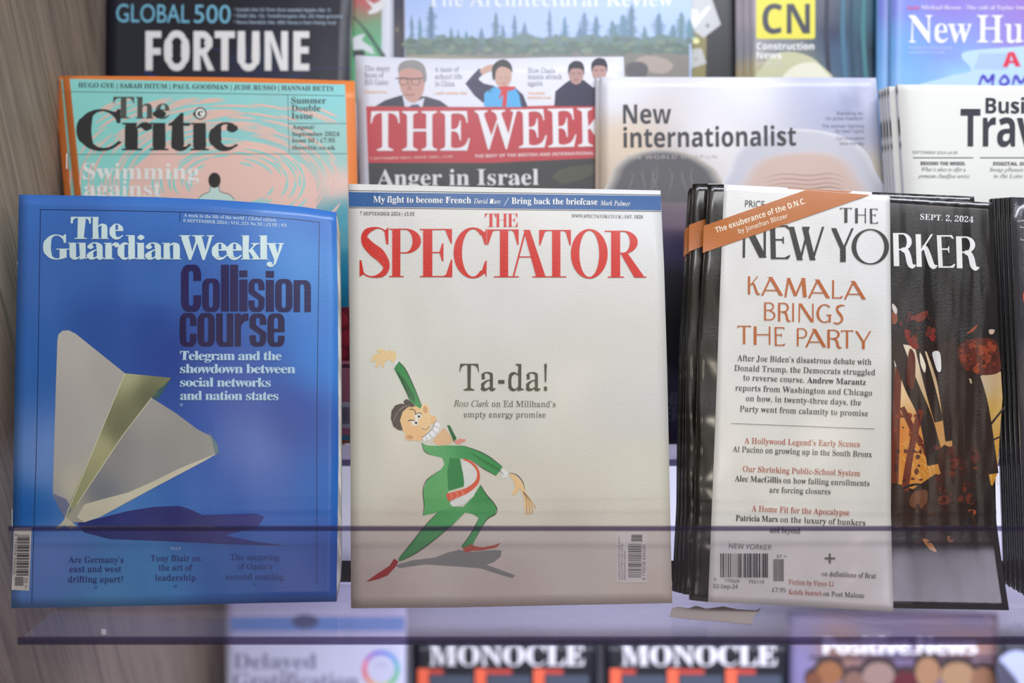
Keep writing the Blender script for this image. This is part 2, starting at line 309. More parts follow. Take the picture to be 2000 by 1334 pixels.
  'O': '2n /x1%.81B,V1%+<04*L.z*2-L*K+}+:*h,S)u.6)V/y)u17*h2%+~2?-L2$.{1604 -)0/.80B/H0/0B/R0|.Z14-L0|,?0B+F/H*l.8*V-)*l,/+F+Q,?+=-L+Q.Z,//R',
  'P': '/A *K19*K)a+S)a+S,z,a,z-n--.Y-U/).8/7/)/*/w.]0Y-u1*,n19 +S0;,n0;-J02-o/v.%/R.,/-.!.Z-g.8-?.!,j-x+S-x',
  'R': '0E *R19*R)a+Z)a+Z,{,),{,N,v,w,a-I,0.*+7/*)a0E)a.y+p.T,G./,t-_-;.5-V.X-~.q.Q.x/..h0#.:0b-M1,,J19 +Z0?,?0?,~08-K0!-e/^-m/2-g.e-P.?-%.%,?-y+Z-y',
  'a': '.H ,I._+e.i+5.e*i.X*E.E*(.**(-!*I-D*o-[+7-k+]-o,$-k,?-[,N-B,S,z,S,b+(,/*Q+q*-+H){*l*&*@*=)y*b)a+3)V+R)Y+r)c,4)r,R**,[)q,j)c,~)Y-<)V-O)X-d)^-y)j.8){.8*U-m*?-e*=-]*>-V*B-S*I-R*T-R---E-q-!.C +y+w,S,/,S*b,A*Q,-*E+v*=+a*;+E*@+1*M+#*c*{*|+++C+I+a',
  'b': '/7 +?19*@19*@)z*f)l+4)a+b)X,3)V->)i./*=.a+/.q,;.b-:.8.&-U.V,c.i,@.g+}.^+^.P+?.> +?-C+Z-Y+t-i,1-q,K-s-#-h-L-F-g,q-p,.-f+M-G*{,x*[,?*P+T*X+?*_',
  'e': '.~ -C.X,L.i+Q.W*k.(*=-:*.,7*<+7*i*E+Q)l,T)V-.)Y-])e.+)u.S*1.S+-.,*r-a*a-8*U,l*Q,0*Z+^*u+>+C+-,#.[,#.M-7.%.* ,N-v,{-n-?-V-T-3-^,a+/,a+=-4+W-W+|-o',
  'h': '/7 +A19*B19*B)a+A)a+A-9+a-W+|-m,;-y,W-|,}-t-=-]-O-:-U,i-U)a.T)a.T,f.I-[.).:-R.],q.i,J.d,%.U+a.@+C.!+A.!',
  'i': ',, +E._*F._*F)a+E)a +-0e*u0i*a0e*N0W*B0G*>02*B/y*N/i*a/[*u/W+-/[+>/i+J/y+N02+J0G+>0W',
  'l': ',, +E19*F19*F)a+E)a',
  'n': '/7 -Q.],q.i,J.d,%.U+a.@+C.!+A.!+A._*B._*B)a+A)a+A-9+a-W+|-m,;-y,W-|,}-t-=-]-O-:-U,i-U)a.T)a.T,h.H-].&.;',
  'o': '/m -k.V,d.i+_.U*o.$*;-6*),6*;+1*n*?+^)j,d)V-m)i.^*>/5+//G,6/5-8.].% ,c-s-E-h-w-G.;,s.F,5.;+M-y*x-G*W,c*L,%*W+R*y+5+O+*,6+5,t+S-G,&-h',
  'r': '.) -4.f,u.i,S.c,3.M+n.*+K-Q+I-Q+I._*J._*J)a+I)a+I,<+Q,t+k-D,1-c,]-n,p-k-)-b-@-R-U-@.*.3-k.J-N.Z',
  't': '-D +R._+R/c)a-t)a-j*S-j*S+/*]*Q*z*#+K)c,1)V,J)X,h)a-))j-C)v-C*o-)*a,k*T,P*N,8*L,!*O+j*Z+X*q+R+6+R-j-,-j-,._',
  'y': '.S *l._)a._+Y*g)v&-+!&-.S._-I._,/+q',
  'z': '.> .1._)v._)v-j,J-j)l)a.2)a.2*U+P*U',
 },
 'heavy': {
  '.': ',, +0*q*t*v*Z*q*G*d)j*O)e*8)j)}*G)j*Z)[*t)V+0)[+C)j+~)},&*8+~*O+C*d',
  '?': '-D +z15*p1B*@0<*d0>+)0B+A0=+W0/+h/v+>/Y+Y.t+2.3*:-L*(,]*+,>*6,$*v+m+E+Z+H,P,!-N-,.T-F/g-=0<,P0m +^*q+E*v+-*q*v*d*;*O*6*8*;)}*v)j+-)[+E)V+^)[+r)j,O)},T*8,O*O+r*d',
  'A': '1A ,-1])?)a+p)a,H+U.X+U/2)a1c)a.t1] -P0G-c.n.4,|,p,|',
  'B': '1/ *=1Y*=)a-])a.=)d.r)o/C*#/k*<0-*Z0r+!1!+L1&+|1%,;1!,S0y,j0r,|0:-000->0#-J/r-T/d-]/R-e/3-o/2-t/H-{/_.)/s.80%.K0a.c0j.|0o/;0q/X0l0-0^0T/v0u/T11/+1C.T1O-u1W-/1Y ,b07-R06-o03.)0-.;0$.I/w.S/i.,/W../D.,/1.T.}.L.o.@.c.0.X-w.Q-Y.M-@.L,c.L ,d-.-F-.-c--.%-(.=,|.N,q.Z,d.e,S.<,B.>,/.<+v.f+c.[+Q.N+C.>+7.(+/-e+*-K+(,d+(',
  'D': '1u *=1Y*=)a,w)a-u)g.i)x/O*90.*c0Z+:1L+z1b,j1h-e1e.@1[.u1L/F19/q0M0:000Z/j0w/A11.r1C.A1O-j1W-11Y ,a07-907-_03.40).W/t.w/Y/2/:.r.n.|.=/!-a/B,R.s+e.++7-)+(,V+(',
  'E': '/u *=1Y*=)a/Z)a/Z+(,f+(,f-,/H-,/H.N,f.N,f07/Z07/Z1Y',
  'F': '/j *=1Y*=)a,d)a,d,m/F,m/F.3,d.3,d07/X07/X1Y',
  'G': '1e .L1e-m1b-61X,a1J,416+i0y+E0Z+(08*>/m*+/@)y.m)q.9)n-^)s,d*&+u*B+3+:*Y+k*0,H)o-0)[.!)U.o)X0R)w1?*#15..-@..-A,f.q,f/-+).-*{-p*}-N+&-4+0,z+=,f+N,S+d,F+{,i,8,V,t,T-8,S-Z,T.#,[.E,e.f,B/&,Q/@,e/W,y/m-4/}-N0.-l07.00=.K0?.d0>/1090&/|0K/t1>170V1A/,1b',
  'H': '22 ,f1Y*=1Y*=)a,f)a,f-+/--+/-)a1T)a1T1Y/-1Y/-.O,f.O',
  'I': '-~ .#1Y)^1Y)R0^*{05*{+))R*[)^)a.#)a./*[,d+),d05./0^',
  'L': '/z ,f1Y*=1Y*=)a/z)a/z+(,f+(',
  'N': '2d *=1Y*=)a,T)a,S-G,*/a,,/a/V)a2*)a2*1Y/n1Y/p-q0:+_09+_,l1Y',
  'O': '2Q .g1c.,1f-M1c,v1Y,F1J+z17+U0y+70Z*z08*7/m*&/@)w.n)p.:)n-_)p-()w,P*&+}*7+P*z+)+7*b+U*B+z*),F)q,v)c-L)X.+)U.f)X/=)c/l)q08*)0[*B0{*b18+)1{+O20+}2;,O2B-&2D-^2B.92;.m20/?1{/m18070{0Z0[0y0817/l1J/=1Y -d0<.,0@.P0<.~00/B/x/[/Z/p/7/O.j/V.8/Y-^/V-(/O,S/p,*/[+c/B+D.~+0.O+#.+*|-d+#-5+0,r+D,V+c,C,*,d,S,Z-(,W-^,Z.8,d.j,C/7,V/Z,r/x-600',
  'P': '0^ *=1Y*=)a,f)a,a,O-),O-[,Q.-,W.T,d.w,r/7-(/N-</d-T0C-o0N./0W.L0[.k0^/.0Y/a0M01/i0W/L0y/&17.T1J-x1U-51Y ,Y07--07-^01.+/y.C/W-z/)-x.k.A.R.5.?.#.1-k.$-Q-y-4-u,v-s,W-s',
  'R': '1! *=1Y*=)a,f)a,U,e-*,e//)a1?)a.b-..t-7/H-W/V-g/e-v/p.*0K.;0S.O0X.e0].{0^/70Y/l0L0;/f0b/F1#.z1;.G1L-h1V,}1Y ,X07-506-T02-o0+.%/}.6/q.B/a-x/K-z/3-x.x.B.d.7.Q.).C-q.8-W.0-8.,,X.*',
  'T': '0, 0:1Y)Q1Y)Q05+a05+a)a.,)a.,050:05',
  'U': '2) ,a1Y*81Y*-,O*2+r*?+>+)*m+I*C+t*#,J)i-*)Y-p)U.E)W.s)_/>)j/c)y0$*00@*F0V*a1;*}1I+@1S+c1Y,)1[,M1P1Y/)1Y.z,i.x,@.r+{/7+^/(+G.p+6.U+*.4*~-t*|-V*~-6+),y+4,e+D,R+Y,u+w,n,=,l,h',
  'W': '4H +c1Y)>1Y+@)a-|)a.u-o/%/c0-)a2i)a4k1Y2F1Y1Q-;1C+415-1051Y-t1Y,t-1,f+4,V-;',
  'X': '1* +c1Y)R1Y,=-i)C)a+M)a-?,a/1)a1F)a.H-a161Y/*1Y-G.h',
  'e': '08 -^/m-%/q,Z/o,6/i+r/^+R/O+6/=*z/&*f.i*$.I)s.()i-])c-2)a,_)c,1)j+d)u+=*)*x*k*Y+%*@+@*++_)u,#)h,G)^,o)W-<)U.8)Z/5)u/w)~/]+;//+1.0*r-C*l--*n,i*u,P+#,<+4,,+H,L+a,E+{,7,=0/,=0:-+06-e0).:/q.g/%//.]/K.2/a ,s.^-&.a-;.^-S.W-g.M-v.?.$.--[-v-b-_-o-F,9-F,I-d,P-{,..3,;.C,K.O,].X',
  'i': '-( +U2,+D2-+32,+!2)*r2#*e1y*Z1p*%1c)}1Q)|1>)}1+*%0w*Z0k*e0a*r0X+!0S+30P+D0O+U0P+f0S+t0X,#0a,.0k,d0w,i1+,j1>,i1Q,d1c,.1p,#1y+t2#+f2) ,V/g*1/g*1)a,V)a',
  'o': '0T -U/o-./q,L/l+t/^+E/F*z/%*-.X)s.&)e-I)a,e)c,7)i+k)t+D*&+!*h*a*}*E+:*.+V)x+w)j,<)^,a)W-+)U-h)Z.@)i.p*$/:*E0,*p0B+E0O,!0T,e0R-50K-^0A.&02.I/M.h/8/%.{/<.^/N.?/]-z/i ,s.O-,.Q-B.O-^.G-s.:.&.).3-n-k-P-p-/-r,e-p,=-k+x.3+Z.&+C-s+0-_+!-B*x--*u,s*x,V+!,B+0,2+C,$+Z,J+x,E,=,C,e,E-/,J-P,%-n,2.),B.:,U.G',
  's': '/4 ,V/q,%/o+V/g+2/Z*n/I*R/4)p.u)e.U)a.1)b-w)e-c)j-O)q-?*J-0*U,~*d,r*t,g-*+P,Z+J,[+3-*+*-!*~,w*w,k*q,I*k,#*k+S*q*K+2){+<)b)w*F)o,3)U,m)X-@)b-j)p./*&.H*@/,*_/7+%/;+M/:+f/6+{/1,2/),C.L,Q.@,a.2,m+t.$,A.+,?.7+s.G,$.R,>.Y,T.[,h.Z-/.U-|.;.G.3/5/D.K/O',
  't': '.O ,h1$*{1$*n/h)I/4)T.O*S.O*6+V*7+5*<*t*C*X*M*C++*0+9)}+I)q+[)g+q)_,*)Y,A)V.#)k.])p.G+)-~+%,}*u,y*x,d*},X+&,O+0,I+;,t+G,h.O.K.O.K/g,h/g',
  'v': '/~ +i/g)?/g+[)a.%)a0B/g-v/g,y,<,p+%,n+%,f,<',
  'w': '33 +l/g)I/g+0)a-^)a.1+j.G.M.I.M.b+l/1)a1b)a3I/g1*/g0Q-&0C+(0A+(/e/g-1/g,O+(,M+(,A-&',
 },
 'ital': {
  'C': '1L /?1P.}1R.F1N-m1C-81/,a0p,?0X+|0@+_0$+C/d+*/C*o.~*Z.[*I.7*<-p*3-J*--$*+,[*-,1*4+g*?+A*O*{*d*]*{*A+:*++Y)t+|)e,E)Y,n)R-<)P-h)R.5)Y.[)g/$)w/G*0/j*J0/*k0N+30;+D/^*i.~*@.>*)-W)}-,*$,b*0,?*D+~*a+g+%+T+N+J+}+G,U+I-#+N-L+W-u+e.?+t.e,*/,,>/L,U/k,o0+--0C-I0X-g0l.)0z.H1).h1//+11/L1//k1&0(0w0=0g0M0O0Y060b/u0d/20y/21F1K121K1+1@1!180v140l120)1C/b1K',
  'D': '2( .#1C+)1C+!1/+E1++S1&+^1!+g0x+m0p+p0g+q0Y*C*s*;*Y*3*E***6){*+)o*!)_)y)K)v)0)u)*)a,I)a,~)c-S)i.&)s.S*$/!*7/I*L/n*f03+$0O+B0k+c1$,)17,L1E,s1P-=1V-f1X.21V.^1N/+1B/P11/s0w060]0Q0>0i/x0}/P10/&1:.T1A -s0~.J0z.x0o/A0[/c0A/{/|00/S0;/#0>.I0=.!09-X02-40(,l/x,G/i,&/U+d/@+E/)++.l*o.N*X./*G-j*8-D*.,y*(+T*4+M*;+H*C+G*N--0i-30p-90u',
  'G': '2[ /M1Q/*1R.J1N-o1C-810,a0r,?0[+}0C+_0)+C/g+*/G*q/%*[.a*K.;*>-t*5-M*/-)*-,_*/,4*7+i*C+C*U*~*m*_++*C+J*,+o)u,9)f,d)Y-5)R-f)P.M)T/4)c/t)x0U*91=,t1C,|1K-&1U--1a-123-628-I/&-I.~-6/k-,/t-&/z,|/~,r/R*f/K*T/@*E/1*7.z*+.d)~.K)w.2)r-t)q-A)u,r*$,J*9,**U+l*y+X+G+M+y+I,S+L-)+U-Z+e.2+y.f,6/:,R/g,t00-<0P-e0l.10~.^1-/011/[1.0&1$0I0q0i0Z1%0?19/{1F/T1N/*1a/*231J1~1J1^1%031E/p1L',
  'H': '2< ./1C+)1C+#1/+F1++S1&+^1!+g0x+m0p+p0g+q0Y*-*:){**)s*#)2)u)-)a,3)a,8)u+d)}+X*$+P*++K*3+G*<.b**.X*#-t)u-o)a0u)a0z)u0H)}0>*$06*+01*30-*<1X011a0I1j0]1s0m1}0y2-1$2;1*2M1.2k1/2q1C/k1C/e1/0+1+091&0C1!0K0x0Q0p0T0g0U0Y,|0G-)0[-20n-=0y-I1$-Y1+-m1..*1/',
  'L': '1+ .<1C+71C+21/+U1++d1&+n1!+v0x+{0p,!0g*R*s*K*Y*B*E*9*6*/*+)~*!)o)y)Z)v)@)u);)a/i)a0N+q0;+q0*+Q/v+6/e*{/Q*h/?*V/+*H.r*>.X*5.>*0-|*+-X*)+s*-+i*0+b*5+[*<+X*F-)02-10I-90^-C0n-M0y-Y1%-k1+-|1/.510',
  'M': '3I -31C+,1C+%1/+I1++V1&+b1!+j0x+o0p+s0g+t0Y*!*1)x**)o*#)/)u)))a+U)a+Z)t+7)x+*)|*{*$*t*+*n*4*k*?*j*L*k*],;02-/)a-=)a1Z01/m*,/e*$/Z)|/&)r.~)a2%)a2+)u1U)}1K*$1C*+1=*31:*<2g012n0I2w0]3#0m3.0y3:1$3I1*3Z1.3x1/3~1C1t1C-}+L',
  'P': '0A .+1C+)1C+#1/+S1&+^1!+g0y+m0q+p0g+q0Y*<*X*3*D***5)|**)p*!)a)y)L)v)2)u)-)a,A)a,G)u+j){+]*!+S*)+L*1+H*<,,-6,.-;,2-?,7-A-@-B-k-D.5-I.Y-Q.{-^/=-m/W-~/o.50&.K06.f0@/!0G/?0I/]0<0F/q0x/-19 -d1$.(1!.C0z.Z0q.n0d.|0Q/*0=/00#/2/c///9/$.q.q.P.W.6.:-}-r-n-F-e,r-b,{0D-+0e-10o-70w-?0{-I0~',
  'R': '1. .@1C+)1C+#1/+S1&+^1!+g0y+m0q+p0h+q0Z*D*s*=*Z*5*G*,*8)}*-)q*#)b)z)M)v)2)u)-)a,<)a,B)t+s)w+g)z+[*!+S*)+M*1+J*<+I*I,4-O-@-K.r)a0W)a0^)u0H)w09){0,*(/}*3/r*B/g*T.L-U/I-v0-.D0S.|0a/c0]0)0R0F0A0b0*0w/h1-/B19.s1A -o0~.Q0w/!0a/>0:/G/b/C/;/9.v/(.W.k.?.K.+.%-x-U-p,<-q',
  'S': '/j -#1Q,e1L,J1E,31;+z1.+g0{+U0i+G0T+<0?+40(+0/l+./Q+//<+3/&+:.n+C.W+P.B+c.*+y-m-V+G-U+3-R*}-L*l-E*Y-;*K-0*=-!*2,q*&,a){,N)v,=)r,*)q+d)t+C)~+(*2*m*I*X*h*J+/*B+W*>,+*+,*)e)S)w)S)~)c*+)m*6)s+&)c+L)X+q)S,5)Q,T)S,s)X-3)b-M)m-f)|-{*1.1*D.A*Y.M*s.V+0.[+K.^+i.Y,6.O,[.=-$.$-E,B/E,</U,8/f,7/u,902,?0I,H0],V0o,i0},}1*-710-P12-o1/.,1&.B0u.U0b.f0G.q0).w/b.z/8/./8/N1O/;1O/41E/+1=.}19',
  'V': '0u -H1C*A1C*=1/*[1.*n1**|1$++0y+20m+70^+:0K+:05*~)P+8)P1O0q1^0}1m1)1{1-2/1/261C/q1C/m1/0F1)0M1$0S0{0V0t0W0k0T0]0K0J0;030$/s,/+9,D0D,H0Y,M0m,U0y,a1%,o1,-$10-C11',
  'W': '3M -L1C*D1C*A11*X1/*m1+*}1$+-0y+50n+;0^+>0J+>04+%)P+9)P.{.m.g)P.z)P4!0q400}4>1)4M1.4_104d1C2E1C2>102^1-2v1&3&0y3,0m3*0Z3!0F2s0.2b/o/v+_030e070o0=0x0C1!0K1(1#101*1C./1C.+10.E1/.V1+.e1$.p0y.x0m.}0^/#0K/#06.}/S,5+W,H0D,L0Y,Q0m,Y0y,e1%,s1,-)10-G11',
  'a': '/@ -#.s,d.v,?.r+x.f+S.Q+1.5*m-p*N-K*5-$)},V)l,,)_+^)W+4)U*g)V*L)[*6)d*#)m)q)z)e*,)Z*=)U*O)S*l)V+*)a+C)o+^*&+x*B,6*d,Q+.,o+Z,S*Y,M*;,K*&,N)o,U)a,d)V,v)S-:)Z-])s.&*<.O*r.A*~.)*a-q*J-_*=-R*9-K*:-E*=-B*A-A*G.P.k-_.k-Q.>-I.V-:.i ,M.W,f.Z,|.V-0.K-:.7-=-x-<-e+W*L+J*B+=*;+1*7+$*6*n*:*a*E*W*X*T*t+)-#+;-H+N-i+e.)+{.>,6.N',
  'b': '/> ,?1e*U1G*P15++1/+/1,+21&)Z*/)c*!)m)t)})i*3)a*I)X*e)T+$)S+E)U+g)Z,*)f,H)s,g*&-&*9-A*N-Y*g-q+#.)+?.:+Z.I+y.U,;.^,Y.d,y.f-;.d-[.[-y.O.6.?.L.*.^-o.l-S.s-5.v,e.p,8.[+l.=+D-n,C1_,B1c ,N.@,h.C,{.A-1.<-@.3-M.&-X-s-b-_-g-I-h-1-f,m-_,I-S,%-E+]-4+9,|*v,f*X,K*@,1*,+r)z+T)r+8)o*w)r*b)z*S*+*O*>+%,I+3,s+B-;+T-X+i-s+~.*,8.8',
  'c': '.Y -6.u,|.v,T.s,0.k+h.[+C.G+-.7*t.%*a-o*M-X*<-B*.-+)},p)s,U)k,=)e,#)a+g)_+M)c+%)j*_)v*@*+*&*A)o*[)a*z)V+?)S+u)Z,M)r-&*;-Z*p-J+$,~*Y,T*=,-*-+c*&+M*)+:*/+**:*y*I*m*[*e*s*a+/*^+K*a+m*f,1*o,S*|,w+0-<+A-Y+V-u+n.0,*.B,C.O,].W,y.Z-,.Y-7.W-=.R-&-u-*-c-2-U-?-M-R-K-^-L-i-O-q-T-y-[-~-e.&-o.)-z.*.*.(.9.!.G-w.S-k.a-[.j-J.q',
  'd': '/S .O1R.71M-W1G-R14.,1..11*.41$-b.R-V.c-F.m-0.t,q.v,_.u,;.n,*.i+u.a+c.U+).(*o-n*Y-T*G-;*5,|*%,_)u,C)i,&)_+g)W+J)S+1)R*t)T*W)Y*?)c*+)o)u*!)g*4)[*I)U*b)S*~)V+>)_+X)n+s*$,0*>,I*^,e+&-!+R,s+),j*b,e*D,c*-,f)r,p)b-#)V-:)S-K)U-])Z-o)e.$)r.7*&.J*;.w*r.g+!.J*].3*E-|*7-m*2-c*3-Y*7-U*>/B1c ,z.]-).[-3.X-;.S-C.L-H.C-M.9-O.--O-h+k*E+Z*;+M*4+?*/+2*.+$*/*v*3*l*9*c*B*Z*M*U*Z*R*j*Q*{*S+@*Z+e*g,0*w,Z+--)+B-M+X-n+q.,,..A,G.P,a.Y',
  'e': '.I -/.u,v.v,Q.s,-.j+f.X+A.C++.2*r-{*]-g*I-O*9-7**,{)y,b)o,G)f,.)_+q)Z+V)Y+>)[*w)d*U)p*;*#*#*8)n*P)a*m)X+/)U+M)W+l)],,)g,F)s,a*&,z*;-7*S-O*q-@+#,t*Z,K*@,%*0+]*++3*2*r*F*a*j*Y+=*b,$+J,1,+,@,_,S--,m-M-+-g-G-t-f-y.)-w.:-s.I-k.V-a.c-R.k-B.q ,M.W,^.Y,o.W,z.O-$.C-&.1-#-o,u-Q,e-7,K,{,-,f+e,R+:,E*f,<*p,Y*{,w++-5+9-M+G-f+V-z+h./+y.>,-.J,=.R',
  'f': ',{ -K1e-81f,s1c,R1V,51D+u1++[0h+F0A+4/q+&/>*w.d)s.d)k.B*q.B)P&t)F&c);&U)/&M(}&K(x&L(u&N(s&Q(w(%(q(0(f(6(V(8(F(5(:(-(3&{(1&h(2&[(5&Q(;&G(C&?(M&8(W&3(f&0(s&/)9&5)X&H)w&j*6(:*C(U*P(w+k.B-+.B-0.d+q.d,.0#,=0],Q1),j1A-)1I->0a-E0S-Q0K-c0I-x0L.+0T.40d.70x.51+.118.)1E-{1O-m1Y-]1a',
  'h': '0@ ,v2-*r2-*i1^+41Z+I1Q+W1C+[1.**)a+-)a+e,Q+o,w,!-@,8-g,S.2,r.S-3.m-O.{-n/#.%.|.5.q.=.^.@.C-e*I-i*6-q*$-{)r.-)f.<)].N)W.d)U/$)Y/C)e/d)w0(*4/r*Q/a*G/O*@/?*;/0*:.}*=.r*F.k*U.i*l/F.O/?/%/+/H.f/^.5/f-^/]-./B,[.t,0.7,$.7',
  'i': ',Y +m1?+c1@+W1?+N1<+E17+=10+71(+20{+/0r+.0h+/0]+20S+70J+=0B+E0;+N07+W04+c03+n04+w07,#0;,,0A,30I,70R,:0[,;0h,:0r,70|,21(,+11,!17+w1< +j.u*!.Z){.I*O.A*V.=*Z.7*^./)a*0)d)t)m)c)})V*6)S*])[+))s+Q*>+}*u+n+(+R*b+;*H+&*:*r*5*i*7*b*<*]*E+o.o+m.s',
  'k': '/< ,P1e*i1H*c15+=1/+C1,+F1%+H0{)K)a*B)a*{+m+_,@,j)o,s)d,~)Z-.)V-;)T-J)V-Y)[-l)f-~)r.5*%.G*9.Y*P.n*m.^*}.F*a.2*J-{*>-j*:-b*;-Y*>-R*C,E,r-g-u./.2.Q.D.q.N/4.R/9.f-$.f,y.S-2.Q-A.M-J.G-M.>-J.2-@.$-0-p,u-]+(,;,V1Y,U1_,S1c',
  'l': ',R *_1L*]1:+512+:1-+?1&+A0z)^)})a)s)f)k)k)c)s)]){)W*))U*4)T*C)V*S)[*g)f*z)s+2*&+G*<+]*T+s*r+c+$+H*b+2*J*{*<*l*8*d*9*^*>*Y*E*X*O,P1[,O1a,M1d',
  'm': '2j +i.u)~.[)z.I*Q.@*W.<*].6*a..)L)a*A)a-@.5-I.6-U.4-^./-d.&-f-x-e-h,V)a-K)a/J-X/[-k/n-y/~.(02.00@.40M.60Z.40e./0j.$0l-t/u*3/x)v0$)d05)X0K)T0r)]1;)u1a*@2**x1x+,1@*D17*>1/*:1%*90z*:0u*?0q*E1i.71e.Q1X.f1E.q1+.u0M.i/m.B/--a.E,e.Z-a.a.!.c.9.^.R.R.g.?.q.$.u-G.h,e.?+|-Y+2,Y+n.o+l.s',
  'n': '/c )~.W){.E*T.>*Z.:*_.4*b.-)M)a*D)a*W*G*k+%*~+V+5,#-1.2-<.5-F.6-Q.4-Y..-_.$-b-s-^-],v*i,o*C,l*.,m)~,o)s,t)j,y)b-$)Z--)U-7)S-B)R-j)[.4)v.Y*E/!+%.o+2.V*i.A*L./*<-{*7-r*8-k*=-g*D.a.;.[.S.Q.f.>.q.$.t-i.q-L.g-/.V,k.?,G.!,$-Z+Z-0+5,Y',
  'o': '/M -G.s-!.v,c.t,F.o,+.f+k.X+O.I+5.7*y.#*c-i*K-P*9-7*(,x)u,[)j,>)b+~)[+a)Y+C)]*{)f*Z)t*>*+*$*D)n*a)_+$)V+H)S+o)V,8)a,])o-%*&-=*7-S*I-i*]-|*t.1+/.A+G.O+a.[+{.f,8.m,R.q,m.r-*.o-N.g-o.W./.C.G.+.[-j.k ,a.W,y.Z-B.S-^.?-o-y-t-H-s-/-p,q-j,T-c,9-W+y-L+^-?+C-1+*,~*o,n*X,[*E,H*5,5*&+})z+i)t+S)r+@)t+/)y*}*$*q*1*g*A*_*S*Y*k*X+&*Z+K*b+q*m,;*{,d+0--+D-O+Y-n+r.+,..@,F.N',
  'p': '/> -e.t-H.v,x.p,K.[+}.<+R-m)~.X)y.F*R.?*W.;*[.5*^.-)4(8).(#)&&p({&c(s&X(g&Q(W&L(E&I(/&G(*&5*t&5*y&F*D&K*:&N*2&S*,&Z*(&c*&&l*O)i*_)a*r)Y+*)U+A)T+_)V+})],=)g,Y)u,v**-3*=-K*S-c*m-x+,./+G.?+f.M,(.X,F.c,g.g-).i-G.g-g.a.$.U.<.G.P.5.b-|.m ,c.D,|.G-0.F->.A-K.:-U.1-^.#-e-q-i-_-j-J-i-/-e,o-_,Q-U,5-K+u-@+X-3+>-#+$,p*j,^*T,K*A,8*1,#*#+l)w+V)q+A)o+()r*r)z*h*,+3,B+?,l+O-4+b-T+w-q,1.+,I.;',
  'r': '-D +b.u)w.W)t.D*K.<*P.8*U.2*W.)*X-{)L)a*B)a*h+)+9,;+n-<,N.,,P.!,S-w,W-p,}-^-,-_-6-c-@-i-H-q-O-{-T.)-W.5-X.B-W.M-U.W-Q.a-L.i-E.n->.s-5.u-,.v,g.i,=.A+i-[+0,]+g.o+f.s',
  's': '-k +d.v+H.t+1.n*x.c*e.S*T.A*I.-*B-s*@-Y+T+I+_+5+f+!+h*m+g*X+b*H+Y*9+O*,+C)}+5)v+%)q*q)p*Z)r*G)y*7*)*)*9)y*M)p*g)j+&)g+H)T+I)>)Y)R)Y)U)b)Y)f)a)i*C)Y*S)V*{)S+4)T+I)X+[)_+o)i,!)s,1*!,>*1,I*A,Q*Q,W*e,[*w,]+/+G-C+;-W+4-l+2-}+3.,+6.7+<.@+C.I+L.P+V.V+c.Y+o.Z,9.R,U.;,k-o,v-6-+-6-?.s-..s-,.k-(.e,}.b,s.a,;.p',
  't': ',i ,201+w01+N/S+$/)*S.h*%.W)~.B*i.B)b*,)e)r)n)b)})V*6)S*Z)Z+%)q+L*9+u*l+f*}+K*[+5*E+#*7*r*3*j*4*e*8*a*?*_*H+_.B,Y.B,c.d+h.d',
  'u': '/c )x.[)u.I*K.C*P.>*U.9*W.1)h*.)k)})p)q)w)g*#)^*/)W*;)T*I)S*i)W++)d+I)w+j*5,.*V,O+$,u+V->,5,m*=,l*-,o)r,y)b-,)V-B)S-k)[.5)t.[*>/%*v.t+(.Z*b.D*H.1*:-|*5-s*6-m*;-i*A-h*K.r.k-~.k-t.@-h-t-X-K-I-$-7,[-$,9,n+v,Y+V,D+;,1+!+y*j+e*V+Q*H+@*=+0*7*}*5*p*7*g*=*a*G+j.r',
  'v': '.W -i.v-^.w-S.v-J.t-B.q-;.k-5.e-1.]-/.S-^-[-Z-J-P-4-?,s+N*]+C,k+=-d+5.C+,.i*}.u)Z.Z)V.G)r.E*$.?*1.6*:.(*b)S*w)S,>+*-.,)-e,w.(-[.3.6.2.D.0.P.+.[.$.f-z.m-r.s',
  'w': '1& +,.i*~.w)].])Z.K)q.I)~.C*-.:*6.,*M)S*a)S-(-@-M)S-^)S/>+Y/u,G0?-,0V-d0_.40^.B0[.N0W.Y0Q.e0J.l0B.r0:.u00.v0&.u/s.o/m.j/h.c/d.Z/a.H/b.=/f.3/l.)0+-d0,-^0+-O0%-@/{-./b,_.7*p-m.w-Z.w+=+3+8-U+3.?',
  'y': './ *l.q*d.v)>.Z);.I)K.H)Y.D)g.?)q.8)y./*+-s*})U*8(R*#(8)o(%)_&w)R&s(j(%(b(#(X&}(M&q(G&c(G&P(I&H(N&A(S&;([&5(e&2(o&0(z&/)+&1)9&5)G&=-H,r-[-C-h-m-l.3-k.A-h.N-d.Y-[.d-T.k-K.q-A.t-6.u--.t-#.r,x.o,q.i,l.c,h.Z,f.S,j.1---u-4-k-9-a+d*Z*|.C*t._',
 },
 'light': {
  '!': ',b +K19+21B*u19*d0y*i0I*u,Y*z,=+!,)+)+z+2+v+;+z+A,)+F,=+K,Y+W0I+]0y +J*q+3*v*x*q*e*d*V*O*h*8*V)}*e)j*x)[+3)V+J)[+^)j+l)}+Z*8+l*O+^*d',
  '-': '-: ,R,]*G,]*G+Y,R+Y',
  'E': '0} /}15*715)y0x*40w*G0s*V0m*c0e+20V+80D+<0,+<*c+8*M+2*=*d*1*V*)*G*!*2){)v)z*3)a0&)a0k,%0M,%0@+d01+G/~+//m*w/Y*e/D*T/.*H.q*?.U*7.7*2-s*/-N*.-**1,z*4,q*9,G*@,C*K,@*X,?*k,H-B-!-A-9-?-M-:-^-5-n---{,~.*,q.3,a.;,L.A,7.F+y.I+[.d+[.d/E.J/E.C.|.9.[.-.A-{.--i-z-Q-p-6-i,s-g,H-g,D0U,k0],p0c,u0f.)0j.U0c.|0V/=0F/U00/j/p/w/J0#.{0;.{',
